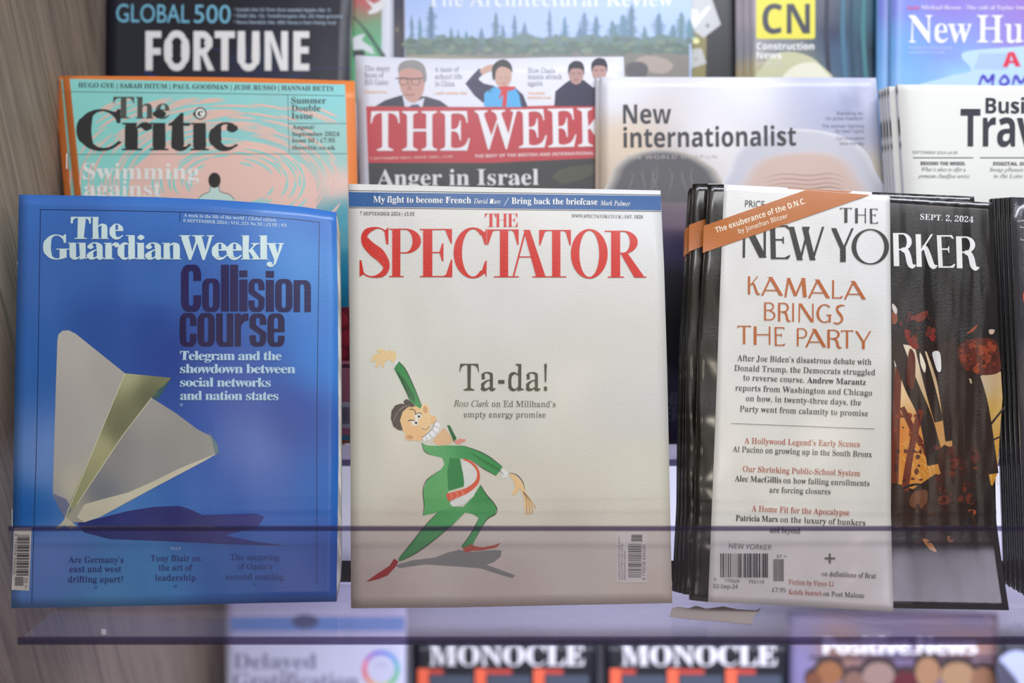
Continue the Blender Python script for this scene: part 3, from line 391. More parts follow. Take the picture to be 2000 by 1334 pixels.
  'M': '41 ,M15*515)w0x*^0j*f0e*l0]+60T+=01*w/~*w*}*v*e*o*@*c*4*T*,*E*$*1)})v){*3)a,3)a,M){,5)|+|*!+k*)+^*1+P*<+I*d+H*~+H0,./)a.J)a140;1U+&1R*R1O*G1K*=1!*50x*/0o**06){0O)a3X)a3s){3=*&35*,3.*32b*;2]*E2Y*Q2W022Z0E2a0T3/0a3;0j3I0p3]0u3t0x3Y151C15.w,$',
  'T': '0a */15)q.x*0.x*6/C*A/g*Q0)*h0A+$0U+B0e+f0m,/0p,R0p,[+!,Z*f,V*O,O*?,$*3+t**+d*#+M)|+4){+M)a.m)a/+){.m)|.U*#.E**.9*2-j*>-d*N-_*e-^+!-h0p.-0p.z0e/V0C/}/i03.w0L.w0315',
  'a': '/C ,r.w,B.y,%.x+N.p+8.i+#._*n.T*].I*O.;*D.-*<-z*N-j*Q-;*@-/*G-$*Q,y*],t*k,p*z,o+,,p+9,s+D,x+O-!+W-,+^-7+I-B+G-c+Z-m+N.#+=.++=.5+D.C+V.M+m.S,-.U,@.T,O.P,^.J,i.A-+.6-1.(-6-t-8-_-9,n,9,Y+],E+.,1*e+w*G+a*3+E*C+)*A*e*D*M*+*8*4*%*A)r*Q)e*g)Y*~)T+9)R+f)V,2)d,X)y-(*9-()x-8)c-Q)T-t)P.5)S.S)_.p)q/-*..|*C.V*=.2*@.1*E.1*M.6*d.6-0.4-W..-z.8.:.$.P-g.c-C.o ,E,;--,M-:*e,r*Y,2*7+y*<+G*J+@*c+@+(+M+U+{+{',
  'b': '/] +a15*+15)m0y)|0w*,0s*50o*Z0i*^0_*c0+*E)N*T)N+G*/+i)r,-)_,Q)T,q)P-3)R-R)Y-p)e./)t.F*+.[*@.p*Y/!*w.s+:.z+Z.~,!/!,H.~,k.z--.t-I/)-f.x-~.j.7.W.J.C.Z./.i-t.r-Y.w-@.y,|.u,V.j,9.V+u.< ,X.=,e.>,|.;-3.3-C.$-k-o-u-T-|-5.$,l.%,?.#+g-y+8-p*o-c*N-D*7-4*&,{)y,c)v,D){+b*H+^*m+^-a+a-m+e-x,/.%,8./,B.5,M.:',
  'd': '/l ._15,s15,W0y,k0x,y0u-*0q-30k-:0d-]0X-a0>-I.>-+.W,l.k,I.u,*.y+m.w+Q.q+:.g+#.W*l.F*X.1*H-v*T-Y*J-;*D,v*@,Q*?,,*@+g*D+G*J+)*9*j*F*O*T*9*g*$*{)q+3)c+J)X+e)R+})P,G)U,k)d-+){-G*?-C)P-|)_.S)i/&)o/P)q/Q*./B*1/5*5/,*;.d*A.[*J.Y*V.]*w ,>.<,T.?,c.>,o.;,{.6-*./-3.%-Z-x-^-m-a-a-a*x-]*i-7*Y-.*M-!*C,t*:,i*4,[*0,P*/,<*2,+*:+y*H+S*]+J*x+C+=+>+e+=,5+?,d+D-/+L-P+U-m+z.$,,.3',
  'e': '.^ ,b.u,;.y+|.w+_.q+E.h+-.X*s.G*^.3*L-y*=-^*I-A*C-!*F,^*?,;*A+r*F+N*O+.*<*m*J*Q*[*9*p*$+))q+@)c+Y)X+w)R,6)P,r)X-J)q-y*;.E*s./++-s*k-X*T-=*H,|*D,E*O+Z*t+D+Q+D,H.(,H-|,S.+-).#-T.%-{-k.>-N.W-..k ,#.N,A.W,Q.U,_.P,|.9-&.)-.-p-3-T-6-7-2,q+D,q+>-%+I-e+[.4',
  'g': '/* ,W.x,;.y+|.x+_.t+E.n+-.e*t.X*a.K*N.<*@.+*5-u*E-a*B-J*@-3*-,[*D,1*k+k+Y+O+&+B*j+5*T+&*D*u*8*f*/*U*L*D*J*2*,)v*9)_*N)J+&)9*H)+*.(w){(c*$(J)y(6*&(#*6&o*L&_*i&R+/&I+Y&D,*&B,b&E-=&L-k&Y.3&m.O(&.e(B.k(b.e)(.P)>.L)Q.j)e.a)t.T*$.E*0.4*:-{*A-b*G,}*M,!*N+e*P+5*c+7*q+;*{+A+(+S+7+]+>+h+B+s+E,j+E-(+I->+O-S+W-h+c-y+p.++~.8,2.B,D.0,W.4,m.5-%.3-@..-Y.;-r-}.,.s.,.c.d-R.d-7.m,w.t ,;.W,L.U,Y.O,f.F-5.8-*.%-2-l-7-P-:-1-9,o-5,R-/,<-&,*,f+x,Y+n,L+h,;+f,++h+y+n+n+x+R,*+I,<+B,R+=,o+;-1+=-P+A-l+H.%+Q.8+n.F+y.O,+.U +;),-O))-_)%-l(}.((o.*(e.)(W-y(6-Y&{-)&m,@&h+}&i+b&m+J&s+8&{+*()*|(5*k(@*j(M*m(^*u(n',
  'i': ',z +P1@+A1A+21@+#1;*s15*g1+*]0{*U0o*p0_*p0@*U02*]0$*g/u*s/l+#/e+2/a+A/_+P/a+_/e+l/l+x/u,%0$,-02+o0@+p0_,-0o,%0{+y1++m15+_1; +q.m*=.m*!.R*1.Q*<.N*E.J*k.E*o*2*I*+*B*%*9)}*.){)|)y*:)a,D)a,^)y,P){,E)~,=*%,7*,+p*4',
  'l': ',| +q15*=15*!0y*10x*=0u*E0p*l0j*o*2*I*+*B*%*9)}*.){)|)y*:)a,D)a,^)y,P){,E)~,=*%,7*,+p*4',
  'm': '2p .,.t-X.y-2.t,k.e,I.J,%.&+m.m*;.m)}.S*/.R*:.O*C.J*I.C*l.;*p.$*u-r*m*3*H*+*A*$*9)}*-)z)|)y*:)a,@)a,Y)y,L){,B)~,:*&,4*-+n*4+l-U,<-o,O.!,e..,|.1-..0-9.,-A.$-k-y-m-m-k-^-j*4-F*,-@*%-7)}--)z,|)y-9)a/<)a/U)y/H)z/>)}/5*%//*,.j*4.g-X/8-p/K.#/b../w.10).004.,0<.%0^-y0h-:0f*40A*,0;*%03)}0()z/w)y05)a2:)a2S)y2F)z2;)}23*$2-*+1f*31d-21Z-z1^.O15.o0W.y0-.t/c.d/?.G.|-~.l.G.P.d',
  'n': '/| .@.o-c.y-7.t,n.f,K.L,(.++o.m*;.m)}.S*/.R*:.O*C.J*I.C*m.;*o.1*v.$*n*3*H*+*A*$*9)}*-)z)|)y*:)a,D)a,^)y,P)z,E)},=*$,7*++o*3+m-U,?-o,S.!,j..-$.1-3.0->.,-F.%-j-y-r-:-s*X-r*>-n*,-+)y-#)y-=)a/G)a/b)y/S)z/H)}/?*$/9*+.q*3.o-2.g-z.k.O',
  'o': '/8 ,k.w,K.y,-.w+j.q+L.g+1.W*v.F*a.2*L-w*=-[*J->*C,{*@,Y*>,6*?+p*C+N*J+0*=*o*L*S*a*<*v*&+1)r+L)d+j)X,.)R,L)P,l)R-/)X-K)c-g)q-~*%.7*:.I*Q.Y*m.L+..S+L.W+o.X,6.W,Y.S,}.L-?.Y-].I-x.7.3-~.G-f.X-J.h-..q ,8.W,L.Z,a.W,q.O,~.B-:.0-F-q-Q-I-X,t-[,6-<*?-!*-,r)|,a)u,L)r,9)u,()|+w*-+[*?+<,7+?,u+F-I+P-q+].0+v.B,&.O',
  'p': '/n -i.x-N.z-%.u,^.e,?.I,!.#+i.m*<.m)~.T*0.Q*;.N*D.I*h.C*m.-*v-x*r-c*p&w*J&q){&[*9&D,^&D,y&],I&f,B&j,<&q+s&x+m(e,(*5,E)u,c)b-*)T-I)P-d)R-~)X.9)d.O)s.d*(.u*=/(*U.x*s/#+4/++T/.+w//,?/.,b/*-$/#-C.x-a/)-z.w.4.f.H.Q.Y.<.i.%.r ,e.7,{.;-5.8-F.0-T-~-y-j.%-M.,--.0,d.2,7.0+g.++?.!*z-u*^-P*I-A*;-/*2,v*/,_*3,J*>,:*Q+m*m+m-U,=-s,O.+',
  'r': '.I -h.x-R.y-A.w-0.s,{.k,i.^,V.O,F.>,8.+,*-p+m.m*=.m*!.R*<.N*D.K*J.E*l.>*o*2*I*+*B*%*9)}*.){)|)y*:)a,^)a,y)y,e){,S)},G*$,=*++s*2+o-++r->+v-P,B-a,L-m,U-u,b-z,l-|,t-{,{-x-%-t-I-I-Q-E-]-C-j-B-w-C.&-G.2-L.;-T.B-_.5-k.4-w.*.).).:.$.I.@.V.7.c.+.m-y.t',
  's': '.J +^.w+=.o*~.b*g.N*S.8*F-{*U-?*b-**g,s*K,_*V,M*g,=*y,.+2+{,9+G,Q+9,c+(,{*r,|*],y*N,t*A,f*6,[*-,P*$,C){,3)x+~)w+i)y+R*#+?*/+,*?*w*S*i*l*]+**T+H*:+H*:)R*Q)R*V)^*_)g*i)l+G)^+b)V+z)Q,2)P,R)S,t)[-3)j-K)|-^*7-m*Q-b+8-S+Q-N+j-k+}-a,3-Q,B-@,P-,,_+W-Q+P-Y+=-e+<-o+<-{+?.++C.5+Q.>+X.G+c.M+o.R+|.U,/.V,B.T,T.O,g.F,w.9-*.*-7-s-B-Z-K-A-d-A-d.z-N.z-I.q-C.j-<.f',
  't': '-K ,(0b+m0b*!.[*!.<*d.<*k*q*n*S*w*:*]*$*i)q*x)d+/)X+H)S+e)Q,8)X,b)o-(*6-B*i-**v,z*_,m*N,]*D,K*A,B*B,:*E,4*J+n*Q+o.<-!.<-!.m+k.m',
  'y': '.] ,).m)t.m)X.R)m.P*../*P.&+~)X+I(;+>(/+4((++(%+!(&*y(**a(0*b(T*r(_*m(j*f(q*[(x*Q(|*F)!*:)#*,)!)|({)q(u)h(l)a(b)n(U)l(<)n(*)[&v)e&g)p&Y)}&O*0&H*A&C*S&B*g&C++&J+9&Q+F&Y+S&g+a&u+m(+.9.?.@.G.H.M.Q.Q.[.R.F.m-:.m-$.R-M.L-X.C,g+]+J.>+K.D+r.I,B.R',
  '’': ',, +11;*q1B*W1>*D13*80{*I0a*70I*A07*R0**n0#*m/c*f/G*X/-*@.o*@.Z*s.s+;/9+M/g+>0e+F1&',
 },
 'reg': {
  ',': ',, +1*{*p+%*V*~*D*r*7*_*H*G*7*1*A){*P)o*m)k*m)L*d)-*U(m*@(V*@(C*v([+>)#+T)M+I){+A*G+H*h',
  '-': '-: ,],]*=,]*=+Y,]+Y',
  '.': ',, +/*q*t*v*[*q*H*d*;*O*K*8*;)}*H)j*[)[*t)V+/)[+B)j+O)}+?*8+O*O+B*d',
  '0': '/t -61b,l1e,B1b+s1X+O1J+216*u0y*_0Z*L08*S/m*I/@*B.n*=.:*<-_*=-(*B,P*I+}*S+P*L+)*_*b*u*B+2*)+O)q+s)c,A)X,k)U-5)X-_)c.$)q.B*).[*B.s*b/)+).~+O/-+}/5,O/9-&/;-^/9.9/5.m/-/?.~/m/)07.s0Z.[0y.C16.%1J-a1X ,P0y,l0~-)0y-d0P-o0--v/[-|/(.!.G.#-^.!,u-|,8-v+_-o+2-d*k-)*A,k*<,P*A+r*k+g+2+^+_+X,8+T,u+S-^+T.G+X/(+^/[+g0-+r0P',
  '1': '/t -d1^,e1^+q1)+,0W*/06*E0%*H/s*9/g*@/Z*I/Q*S/K*^/G*k/F*z/H+-/M+</V+K/e,!0>,:0T,K*},J*l,H*],D*P,**H,!*B+w*=+l*;*t*:*x)a/1)a/5*:.J*:.<*;.0*>.&*D-h*K-d*T',
  '2': '/t -+1b,T1e,11d+m1_+N1Y+41Q*y1G*e1;*R1.*E0{*:0k*G0Y*C0H*A06*C/y*5/d*@/Q*O/C*e/:*z/3+7/.+R/-+B/U+B/z+I0<+Q0U+u0i,)0w,<1!,T1%,g1#,v0{-(0s-30g-Q0V-X0C-]0--^/n-]/S-Z/:-V/!-P.h-H.P->.9,x-~,i-f,U-K*(*n*8)a//)a/C,!.f,!.[+N.W+A.G+5.=++.1+!.$*y-s*v-d*u+(*u,7+z.s.x.e/-.k/>.o/O.r/s.n0;.x0].f0z.K17.*1J-^1X',
  '3': '/t -&1b,R1e+~1c+L1Z+%1N*c1>*I1+*70q*A0W*>0>*@0)*1/r*</c*K/U*_/K*v/D+4/@+Q/?+@/g+@/y+G0@+L0P+j0^+s0k+}0u,-0|,<1$,M1%,b1#,s0z-$0q-10c-O0P-V0<-Z0%-[/h-Y/G-S/*-J.m-&.U,q.D,Y.7,?./+}.-+D.-+E-I+y-I,@-G,a-@,|-4-6-#-G,l-k,T-s,;-u+|-t+a-q+G-k+3-d*}-D*n-9*b--*V,|*N,n*H,M*B,=*A,!*C+g*I+P*S+>*c*|*u*u+/*x+i*g+h*V+d*H+]*;+S*/+H*&+;*.++*0*u*5*f*<*U*.*G*7*9*D*+*T)|*i)q+!)h+=)a+Z)Y+|)V,D)U-6)[-N)b-g)h-~)q.7)z.K**.^*7.o*G.}*Y/-*o.~+)/)+A/.+]//+{/-,;/(,S/4,k/(-!.u-3.e-B.Q-O.=-Y-Z-r-=-v-g.&.(.6.B.H.Y.^.n.x.|/6.o/T.r/v.n0?.w0a.d0}.G19.$1K-X1X',
  '4': '/t --1Y)n,H)~+g-)+g-.+(--*o-(*],g*O,[*G,N*A,A*=,1*;+c*:+q)a/F)a/V*:/9*;/)*=.x*A.k*G.a*O.B*].=*o.<+(.A+g/S+g/S,M.A,M.A1Y ,|0T-30=-),M*V,M',
  '5': '/t *s1Y*A-i*q-U,*-i,I-g,f-_,}-S-5-C-Y-.-f,p-m,P-o,--n+l-k+Q-e+:-]+&->*s-3*e-&*X,v*O,h*I,W*E,G*B,7*A,#*B+n*E+^*K+P*S+E*^+;*i+%*v+!+&*}+5+#+Q+!+a*n+_*^+[*O+U*C+N*9+D*3+9*9+**:*v*=*g*D*V*8*G*A*9*M*,*[)}*o)r+()i+@)a+^)Y+~)V,F)U,^)V-0)]-G)c-^)j-u)s..)}.A*-.T*<.f*L.u*a/$*v.w+1.~+K/%+j/(,-/#,a/+-1.r-U.Q-u.+.1-Y.B-#.L,K.O+4.@+C0E-y0C.$0?.*0;..05.60/.?/W.y/W.e1Y',
  '6': '/t -b1d-A1e,}1c,W1[,91R+y1E+^14+F0|+10f*z0K*j0/*p/m*d/J*Y/&*Q.^*K.7*H-l*G-A*I,e*O,1*X+_*h+5*d*n*x*N+4*4+N){+m)k,1)_,U)W,x)U-Q)Y.%)h.N)}.q*>/.*d/++1/6+a/:,8/7,h/,-5/0-Y.u-y.U.4.3.E-d.P-;.S-!.R,R.M+r.5+_..+U.l+^/D+k/t+|0=,G0[,^0s,x1#-81(-E1&-P1!-Y0y-c0q.!0f./0=./0..,/{.$/l-|/[.?/^.X/c.o/j/!/u//0$/702/&0@/)0O/(0^/$0m/40z/-1+.~17.r1B.b1K.O1S.:1Z ,d-q,r-r-*-p-<-i-L-[-q-K-{-5.&,v.+,T.-,..,+b.&+>-|*}-s*g-O*S-A*G-1*?,{*=,e*A,O*M,<*c+s+!+e+I+Y+z+R,W+P-@+o-H,E-i,T-n',
  '7': '/t *F1Y*2/;*n/;*r/o*v0)++09+<0C+S0F.O0F+W)a,E)a/<1(/A1Y',
  '8': '/t -A1b,p1e,G1c+}1^+[1T+?1I+&1;*o1+*^0u*P0a*[0J*U05*P/z*O/c*Q/E*W/+*L.n*Z.U*n.@+&.++@-t+n-b+=-O*|-=*c-**K,s*:,[*-,B*;,%*8+c*:+G*>+.*2*s*=*[*L*F*_*3*v*!+3)q+P)f+r)[,=)W,d)U-=)X-v)d.E)u.m*//.*L/C*p/;+</?+j/=,,/5,G/?,d/.,|.t-7.U-N.2-f-S-|.$.0.@.A.W.R.m.e.}.x/,/2.z/L.|/j.y02/(0S.s0s.Y11.;1G-s1W ,j1),y1(-*1$-70{-A0t-S0a-r0S.%/l.$/S-~/>-y/+-q.w-Q.i-E.Y-6.M-$.B,i.N,Q.[,?.k,/.y+j/,+a/?+Z/U+X/o+Y0*+_0?+f0R,)0e,50s,D0},U1& ,5-,,E-8,k-&--,r-G,a-[,O-l,=./,*.6+q.8+W.6+=.0+$.&*l-a*W-N*H-;*=-$*6,i*4,O*6,9*=,%*I+q*Y+L*n+C+(+=+A+;+^+<+x+A,3+H,H+i,Z+u,l,%,{',
  '9': '/t ,|1c,Y1e,91c+s1[+S1R+91E*|14*g0|*S0e*C0I*M0-*D/k*?/H*=/$*@.O*K.%*G-^*a-?*~-(+D,s+n,i,8,f,O,g,h,k,},q-3,y-D-(-S-3-r-N-v,)-X+),u*L,9*:+}*<+i*B+T*K+E*Y+**}*w+K*k+H*a+C*W+>*P+7*K+/*H+%*H*y*N*_*T*Q*M*C*T*6*^***k)z*y)p+.)g+A)_+X)Y+s)V,4)U,W)W,})^-A)h-^)v-y*+.5*?.J*V.^*q.o+2.g+Q.s+s.|,;/&,a/,-+//-S/0-}/..Y/(/2.z/a/$0-.o0P.X0o.A1,.%1@-e1O-D1Z ,K0y,a0|,w0x-/0n-@0Z-f0A-r/{-{/O.$.y.&.;-f.--[-|-Q-q-E-g-8-]-)-W,v-S,e-R,:-[+c-w+P.G+J/++K/R+P/w+W08+c0O,)0d,90q',
  '?': '-D +y15+,1B*W0<+)0B+D0=+Y0/+v/v+z/Y+i.t+3.3*i-L*^,]*^,>*e,$*w+m+6+Z+A,P+~-N,Y.T,l0<,O0m +]*q+E*v+.*q*w*d*j*O*z*8*j)}*w)j+.)[+E)V+])[+q)j+~)}+n*8+~*O+q*d',
  'A': '0u -E1D-*1E*;*K*1*=*(*2)z**)o*$)b)})R)|)d)a+Y)a+k)|+C*!+,*+*v*9+E+r.#+r.H+#.X*I.S*7-q*!-L)|-])a0o)a1!)|0p)}0c*%0V*-0M*80D*F0$*W/l+, +T,@,X.z-p,@',
  'B': '0~ -?15*,15)x0x*Q0o*Z0j*c0d*~0Y+&0O+/+$+.*h++*Q+$*A*d*5*W*,*H*$*4)})y){*-)a-Y)a.8)d.s)n/E)~/m*900*U0F*x0?+C0C+q0L,R0&-)/D-N.?-i/5-~/j.C0-.q/~/M0&07/O0j.X1+ -*0p-90q-S0o-k0i-|0^..0O.M0=.T0%.Y/g.Z/E.X.}.R.^.H.E.$.3-n.$-S-x-4-r,P-p,K0/,P0Y,S0c,p0i,y0n ,P-O,y-O-C-M-f-F.$-;.9-,._,s.k,W.r,7.t+l.r+D.m+#.e*e.C*N.3*>-z*2-a*+-A*)-1**-#*,,v*1,o*7,R*?,N*I,L*V,K*h',
  'C': '1H .@1B-{1D-K1A,v19,H1*+{0s+T0X+30;*s/u*Y/M*Z/#*L.R*D.!*A-K*D,u*L,C*Z+r*X+G*r*|+2*Y+S*;+y*!,F)k,s)Z-H)R-w)O.s)X/e)v0K*H1)+/0i+I0O+-06*p/w*Y/X*G/:*:.y*0.Y**.;*(-=*;,D*u+{+z+n-H+y.},?0,-30k.(1!.M0|.q0q/60a/U0G/t0*01/c0G/:0Z.j0u.j0u1D0Y1D0R100H0~0;0v0*0s/91/.k1;',
  'D': '1s -A15*+15)w0x*20w*E0s*T0n*a0e+!0X+)0G+-01+./r+.*v+-*^+**J+$*;*e*1*X***J*$*9)}*!){*3)a-K)a/3)v0I*Z12+l13-J1-.=11/%0o/b0E07/l0^/+0{.;1/ -20o-C0p.<0[/3/~/V.y/d-L/a,_/V+|/H+E/3*w.=*<-r*.-B*)-1**-!*-,u*1,m*7,Q*A,N*M,L*^,L0:,N0J,Q0W,m0a,u0h-#0l',
  'E': '0} 0+15*-15)y0x*40w*G0s*V0m*c0e+$0V++0D+/0,+0/j+0*{+/*c++*M+$*=*d*1*V*)*G*!*2){)v)z**)a01)a0k,%0M,%0@+d01+G/~+//m*w/Y*e/D*T/.*H.q*?.U*7.7*2-s*/-N*.-**1,z*4,q*9,T*@,O*K,M*X,L*k,Q-B-!-A-9-?-M-:-^-5-n---{,~.*,q.3,a.;,L.A,7.F+y.I+[.d+[.d/E.J/E.C.|.9.[.-.A-{.--i-z-Q-p-6-i,s-g,Q-g,Q0U,k0],p0c,u0f.)0j.U0c.|0V/=0F/U00/j/p/w/J0#.{0;.{',
  'F': '0C 0!15**15)v0x*10u*E0p*U0i*c0a+#0T+*0D+.00+//s+/+(+.*k++*T+$*C*d*7*W*.*G*&*4)~)x){*,)a-g)a-w){-/*(-#*-,w*3,p*;,S*E,K+!,P-D,l-D-0-B-L-;-e-1-w,}.*,i.5,L.?,*.E+[.a+[.a/G.D/G.>.~.5.^.).C-v./-d-|-K-r-1-k,n-i,P-i,Q0],k0c-s0l.60i.R0d.m0[/$0R/80F/G08/T0&/a/o/j/W/q/</w.{03.{',
  'G': '2) .A1B-x1D-J1A,u19,I1++}0s+V0X+50;*u/v*[/O*]/%*N.T*F.#*C-L*F,t*N,A*]+p*[+D*u*z+6*W+W*:,!)~,M)k,})[-U)S.,)P.m)T/W)a0?)s1&*00n+l0o,%0r,70w,E17,O1A,V1O,[1d,a1z,b1j,z.G,z.7,b.S,a.k,[.},V/-,O/K,D/Q,6/U,$/V+k/V*q/U*Z/Q*I/J*:/+*-.{*#.i)y.Q)u.7)t-h)y-@*,,H*k,2+=+~+v+t,Z+q-J+|.~,B0--60k.+1!.C0}.Z0y.s0q/-0e/B0U/W0E/l02/~/y03/a0A/F0O/+0Z.i0v.i0v1D0Y1D0@0z/=1/.o1;',
  'H': '2@ -O15*-15)y0x*40u*G0q*V0k*c0b+$0U+*0F+.03+//y+/+!+.*f++*P+$*@*d*4*W*,*G*$*4)})x){*,)a-O)a-a){-G)}-3*$-!*,,t*4,U*@,O*P,L*f,K+!,P-@/P-@/U+!/T*e/P*N/J*>/-*3.}*+.n*$.Y)}.A){.Q)a1t)a2(){1m)}1W*%1H*-1=*60}*B0w*R0t*h0s+!0s/y0t040w0G0}0V1=0c1H0j1W0q1l0u2(0x1t15.Q15.A0x/)0j/00d/K0[/O0S/P-n,P-n,R0S,m0[,s0d,z0j-a0x',
  'J': '// .c15+115*}0x+c0k+m0f+u0^,50T,:0J,A)k,?)W,:)G,3):+s)0+h))+X)#+G)!+5)$*q)4*l)B*m)S+))^+.)j*y)t*|*.*{*=+0*K+**W*}*c*r*k*f*q*V*u*G*v*9*u*,*q)|*k)q*a)h*T)v*G)r*8)q*&)r)q)w)_)h)M)r)>)~)0*0)!*@(t*Q(k*g(d*|(]+6(Y+M(X,R(h-=)7-g*$-_+/-g0M-k0V.)0a.00g.90m.s0x',
  'K': '2- -P15*.15)z0x*50v*H0r*W0k*e0c+%0U++0F+/03+0/y+0+!+/*f++*P+%*@*e*4*X*,*I*$*5)})y){*-)a-P)a-b){-H)}-4*$-#*,,u*4,V*@,Q*P,M*f,L+!,L,z,|-5/$*X/B*K/G*A/I*8/H*2//*-/**(.@){.O)a2*)a2:){1o*%1f**.0.E/D/]/|050S0Y1(0q1U0x1d0x1R15._15.N0x.v0v/Z0g/V0X/N0J.}/q,]-S,L/y,S0S,n0[,t0d,{0j-b0x',
  'L': '0f -[15*-15)y0x*40v*G0r*V0l*c0c+$0V+*0G+.04+//y+/+!+.*f++*P+$*@*d*4*W*,*G*$*4)})x){*,)a0/)a0g,70J,70=+r0/+R/|+8/k*}/X*j/D*X//*K.s*@.X*8.;*3-w*/,}*3,u*7,o*<,S*C,S0U,p0_,v0g-!0m--0q-m0x',
  'M': '41 ,U15*+15)w0x*^0j*f0e*l0]+)0T+001*w/~*w*}*v*e*o*@*c*4*T*,*E*$*1)})v){**)a,=)a,M){,5)|+|*!+k*)+^*1+P*<+I*d+H*~+H0,./)a.J)a140;1I+&1B*G1>*=1!*50x*/0o**06){0F)a3c)a3s){3=*&35*,3.*32o*;2k*E2d/x2e022i0E2n0T3/0a3;0j3I0p3]0u3t0x3d151;15.w,$',
  'N': '1p ,.15*015)|0x*;0p*a0G+10+*q*9*_*,*U*&)|){*0)a,9)a,I){,0)}+x*$+i*++[*3+Q*>+K*d+J*|+J/L0A)O0^)O0^/v0_020f0V0p0c0{0l1.0r1A0v1Y0x1I15/@15/00x/s0i0(0Z0/,L',
  'O': '2C .J1C.(1E-_1C-81>,q16,O1*,/0w+n0f+Q0O+809*}/{*i/_*V/A*^.}*R.[*I.8*E-q*C-J*E-$*I,[*R,9*^+t*V+S*i+5*}*v+7*[+P*D+m*0,-){,L)l,n)_-4)V-Y)Q-})O.D)Q.l)V/3)_/S)l/u){06*00Q*D0l*[1&*v1;+51L+S1E+t1Q,91Y,[1_-$1b-J1_-r1Y.:1Q.^1E/#1L/C1;/c1&/~0m0;0S0Q080g/w0x/W1+/716.q1> -/0k-|1!.G0z.l0k//0O/^0+/t/X0&.}00.:03-J0(+t/d*i.t*+.&)s-Z)x-7*+,u*E,D*k,/+=+|+v+s,Z+p-J+{.~,?0-',
  'P': '0W -515*-15)y0x*40u*G0q*V0k*c0b+$0U+*0F+.03+//y+/+!+.*f++*P+$*@*d*4*W*,*G*$*4)})x){*,)a-O)a-a){-G)}-3*$-!*,,t*4,U*@,O*P,L*f,K+!,P-)-a-).;-,.s-6/B-F/g-^0&-z0:.>01.e05/103/M0./h0:0!0-09/y0L/g0^/O0n/70z.s1(.I1/-r14 -90m-V0k-p0d.&0V.70F.W01.a/s.e/Q.g/-.e.d.^.C.T.).1-q-{-b-d-U-E-O-!-M,P-M,K0:,N0Q,Q0Y,m0b,s0g,|0j',
  'R': '1O -:15*-15)y0x*40u*G0q*V0k*c0b+$0U+*0F+.03+//y+/+!+.*f++*P+$*@*d*4*W*,*G*$*4)})x){*,)a-O)a-a){-G)}-3*$-!*,,t*4,U*@,O*P,L*f,K+!,P-3-!-3/H)a1J)a1Z){1A)~18*%.a-D/[-_00.(0M.V0A/50</b0C0+0,0J/h0e/<0x.e1*.#12 -30l-E0m-{0d.Y0G.q/w.x/7.v.n.o.M.d.2.=-y.)-i-k-]-J-U-%-S,P-S,K0&,L0:,N0J,Q0V,m0_,u0f-#0j',
  'S': '0. ,f1E,J1C,-1?+p17+W1,+A0z+.0j*y0U*k0A*k0)*e/l*d/O*i.l*p.K*h./*y-q+5-W+R-?+v-),C,o-F,?-k,*.(+m.L+O.M+0.I*u.A*_.**K-w*;-f*--O*!-7)y,x)w,Q)z,/*(+m*8+Q*O+:*o+$+7*r+e*d,<*E,<*E)O*b)O-8)R-])W-~)a.?)m.Y){.s*0/+*D/;*[/I*v/@+5/E+s/D,-/A,C/=,V/7,k/D,}/9-2/+-B.w-R.e-c.L-r.3.$,R.n,=.{,,/++y/8+n/F+S/U+Q/h+Q/{+U03+^0E+p0V+}0f,10r,D0z,Z1!,t1$--1!-A0{-U0t-k0i-}0[.30K.C0:.R0%.b/l.m/S.w/9/!.z/<.z/<1E.|1E.x17.r1-.i1&',
  'T': '0a *$15)q.x*0.x*6/C*A/g*Q0)*h0A+$0U+B0e+f0m,/0p,I0p,N+!,M*f,I*O,C*?,$*3+t**+d*#+M)|+4){+D)a.w)a/+){.m)|.U*#.E**.9*2-w*>-q*N-m*e-l+!-q0p.-0p.z0e/V0C/}/i03.w0L.w0<15',
  'U': '1n -M15*+15)w0x*20u*E0q*T0k*a0b+!0U+(0F+,03+-/y+-,8+1+W+<+!+:*R+U*/+z)q,K)[-,)P-j)L.L)P/()^/T)t/{*50:*]0N+40Z+s0_,a0_/x0a010g0Q0o0^0y0g1+0o1<0t1Q0x1A15/<15/,0x/F0u/[0p/n0j/z0a0)0T000301/x01,>0%+?/a*Y/)*3.6*%-p*)-Q*1-9*?-$*Q,]*l,Q+.,K+R,I+},O0S,T0[,p0d,x0j-^0x',
  'V': '0h ,}15)Z15)J0x)]0t)m0o)y0g*&0[*70A*T01*]/|-3)L-M)L/~0!0,0:060M0?0[0I0g0S0o0a0t0n0w0}0x0m15.l15.Z0x/40r/?0n/U0a/U0U-z,%,,/x+{0K+|0V,#0a,?0i,I0o,T0s-10x',
  'W': '3k ,N15)X15)H0x)W0w)e0s)p0n)w0g)~0]*>0P*J02,O)O,n)O.u.k0h)O1&)O3P0]3X0g3e0o3p0u3~0x3n1522151~0x2M0q2V0l2i0]1Q,H0%0(/y0N/}0a0Y0u0y0x0i15-]15-L0x-}0o.+0k.30d.;0X.V0K.t/P-C,5+t/p+i0L+j0W+m0a,*0i,00n,80r,_0x',
  'Y': '0e ,w15)[15)K0w*$0a*10R*=0@,U,[,U+!,T*f,Q*P,K*@,.*4,!*,+o*$+Z)}+B){+R)a.w)a/+){.o)}.Y*$.I*,.>*4-}*@-w*P-t*f-s+!-s-%0T0k0a0q0l0u0y0w0i15.f15.T0w.|0t/70l/O0]/M0H/=/x-k-G,000,#0U,$0],(0d,B0j,I0o-+0w',
